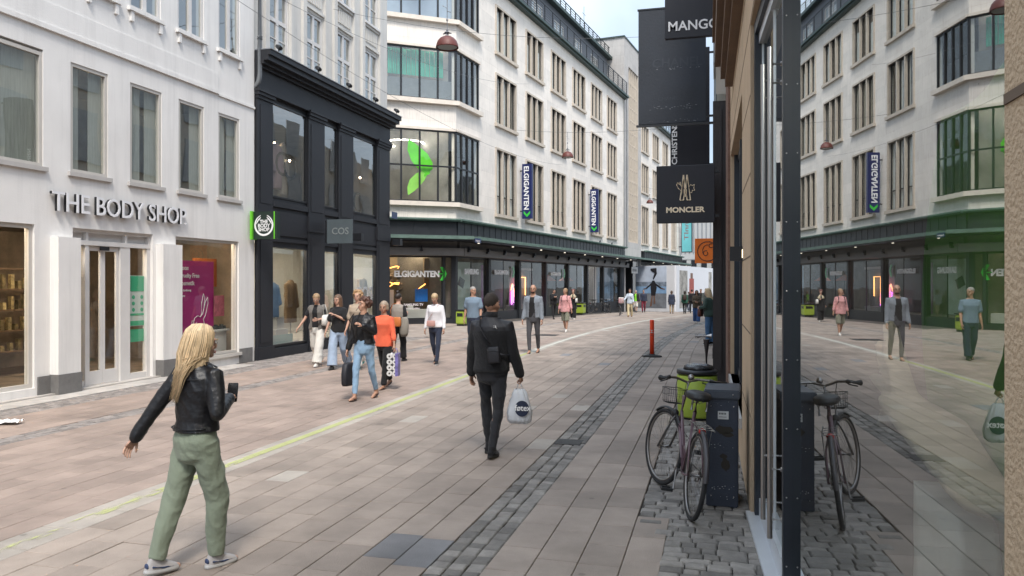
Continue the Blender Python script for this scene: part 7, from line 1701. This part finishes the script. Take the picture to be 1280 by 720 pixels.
wside('small far figure in a pale grey top in front of the white hoarding panels', 851, 387.0, 176, 1.66, 'f', legs=(9, 4, -8, 12), top=[dict(name='shirt', mat=cloth('pale_grey_cloth', (.35, .34, .33)), e=.035, hem=.84, sleeve=1.2)], bottom=dict(mat=bkc, style='straight'), shoes=dict(mat=bkc, sole=blsole), hair=dict(style='bob', mat=brown, len=1.5), lod=2)
wside('dark-haired person in black partly behind the woman in blue trousers', 876, 392, 180, 1.80, 'm', legs=(8, 4, -8, 12), top=[dict(name='jacket', mat=bkc, e=.05, hem=.85, sleeve=1.9)], bottom=dict(mat=bkc, style='straight'), shoes=dict(mat=bkc, sole=blsole), hair=dict(style='short', mat=dark_h), lod=2, skin='tan')
wside('person in a grey-green coat glimpsed next to the dark pier', 882.5, 395, 176, 1.76, 'm', legs=(8, 4, -8, 12), top=[dict(name='coat', mat=cloth('grey_green', (.10, .11, .10)), e=.05, hem=.75, sleeve=1.9)], bottom=dict(mat=bkc, style='straight'), shoes=dict(mat=bkc, sole=blsole), hair=dict(style='short', mat=brown), lod=2)
r = wside('blonde person in a dark green jacket and blue jeans standing at the dark pier', 887.0, 431, -70, 1.70, 'f', legs=(2, 2, -3, 4), arms=(('t', (-.19, .04, 1.15), (-.10, .24, 1.13)), ('t', (.19, .04, 1.15), (.08, .24, 1.13))), top=[dict(name='jacket', mat=cloth('forest_green', (.025, .05, .04)), e=.045, hem=.86, sleeve=1.9)], bottom=dict(mat=cloth('mid_blue_denim', (.06, .14, .27), .85, .3, 120), style='straight'), shoes=dict(mat=bkc, sole=white_sole), hair=dict(style='long', mat=blond, len=1.34), head=(0, -14), lod=1)
P_, J_, wd, s_, rz, U_ = r; c = wd((-.02, .27, .98)); bm = B(); bagbox(bm, (0, 0, 0), .26, .12, .24); held('shoulder_bag', 'reddish-brown bag held in front by the blonde person at the dark pier', 'bag', bm, mat('red_brown_leather', (.10, .03, .02), .5, .1), c, rz)
# ------------------------------------------------------------------ sky, sun, camera
W = bpy.data.worlds.new('World'); S.world = W; W.use_nodes = True
nt = W.node_tree; L = nt.links; bg = nt.nodes['Background']; bg.inputs[1].default_value = .15
sky = nd(nt, 'ShaderNodeTexSky'); sky.sky_type = 'NISHITA'; sky.sun_disc = False; sky.sun_elevation = R(55); sky.sun_rotation = R(155); sky.air_density = 1; sky.dust_density = 3; sky.ozone_density = 1
tc = nd(nt, 'ShaderNodeTexCoord'); n = nd(nt, 'ShaderNodeTexNoise'); n.inputs['Scale'].default_value = 2.2; n.inputs['Detail'].default_value = 7; L.new(tc.outputs['Generated'], n.inputs[0])
mr = nd(nt, 'ShaderNodeMapRange'); mr.inputs[1].default_value = .30; mr.inputs[2].default_value = .62; mr.inputs[3].default_value = .15; mr.inputs[4].default_value = .85; L.new(n.outputs[0], mr.inputs[0])
mx = nd(nt, 'ShaderNodeMix', data_type='RGBA'); L.new(mr.outputs[0], mx.inputs[0]); L.new(sky.outputs[0], mx.inputs[6]); mx.inputs[7].default_value = (7.4, 8.6, 9.9, 1)
sp = nd(nt, 'ShaderNodeSeparateXYZ'); L.new(tc.outputs['Generated'], sp.inputs[0])
zr = nd(nt, 'ShaderNodeMapRange'); zr.interpolation_type = 'SMOOTHSTEP'; zr.inputs[1].default_value = .30; zr.inputs[2].default_value = .75; zr.inputs[3].default_value = .72; zr.inputs[4].default_value = 1.12; L.new(sp.outputs[2], zr.inputs[0])
sc_ = nd(nt, 'ShaderNodeVectorMath', operation='SCALE'); L.new(mx.outputs[2], sc_.inputs[0]); L.new(zr.outputs[0], sc_.inputs['Scale']); L.new(sc_.outputs[0], bg.inputs[0])
sl = bpy.data.lights.new('sun', 'SUN'); sl.energy = 2.3; sl.angle = R(14); sl.color = (1, .95, .88); so = bpy.data.objects.new('sun', sl); C.objects.link(so)
# sky rotation 150 deg -> sun stands behind the viewer, to the right: direction (sin, cos)
az = R(155); el = R(55); dv = V((sin(az)*cos(el), cos(az)*cos(el), sin(el))); so.rotation_euler = dv.to_track_quat('Z', 'Y').to_euler()
cam = bpy.data.cameras.new('camera'); co_ = bpy.data.objects.new('camera', cam); C.objects.link(co_); S.camera = co_
co_.location = (0, 0, CH); co_.rotation_euler = (R(90), 0, TH); cam.sensor_width = 36; cam.lens = F/1280*36; cam.shift_y = -(360-HZ)/1280; cam.clip_end = 1500; cam.clip_start = .02
S.view_settings.view_transform = 'Standard'; S.view_settings.look = 'None'; S.view_settings.exposure = EXPO; S.view_settings.gamma = 1
S.cycles.max_bounces = 7; S.cycles.diffuse_bounces = 3; S.cycles.glossy_bounces = 4; S.cycles.transparent_max_bounces = 12; S.cycles.caustics_reflective = False; S.cycles.caustics_refractive = False
S.cycles.sample_clamp_indirect = 6
try: bpy.data.scenes.remove(TS)
except Exception: pass
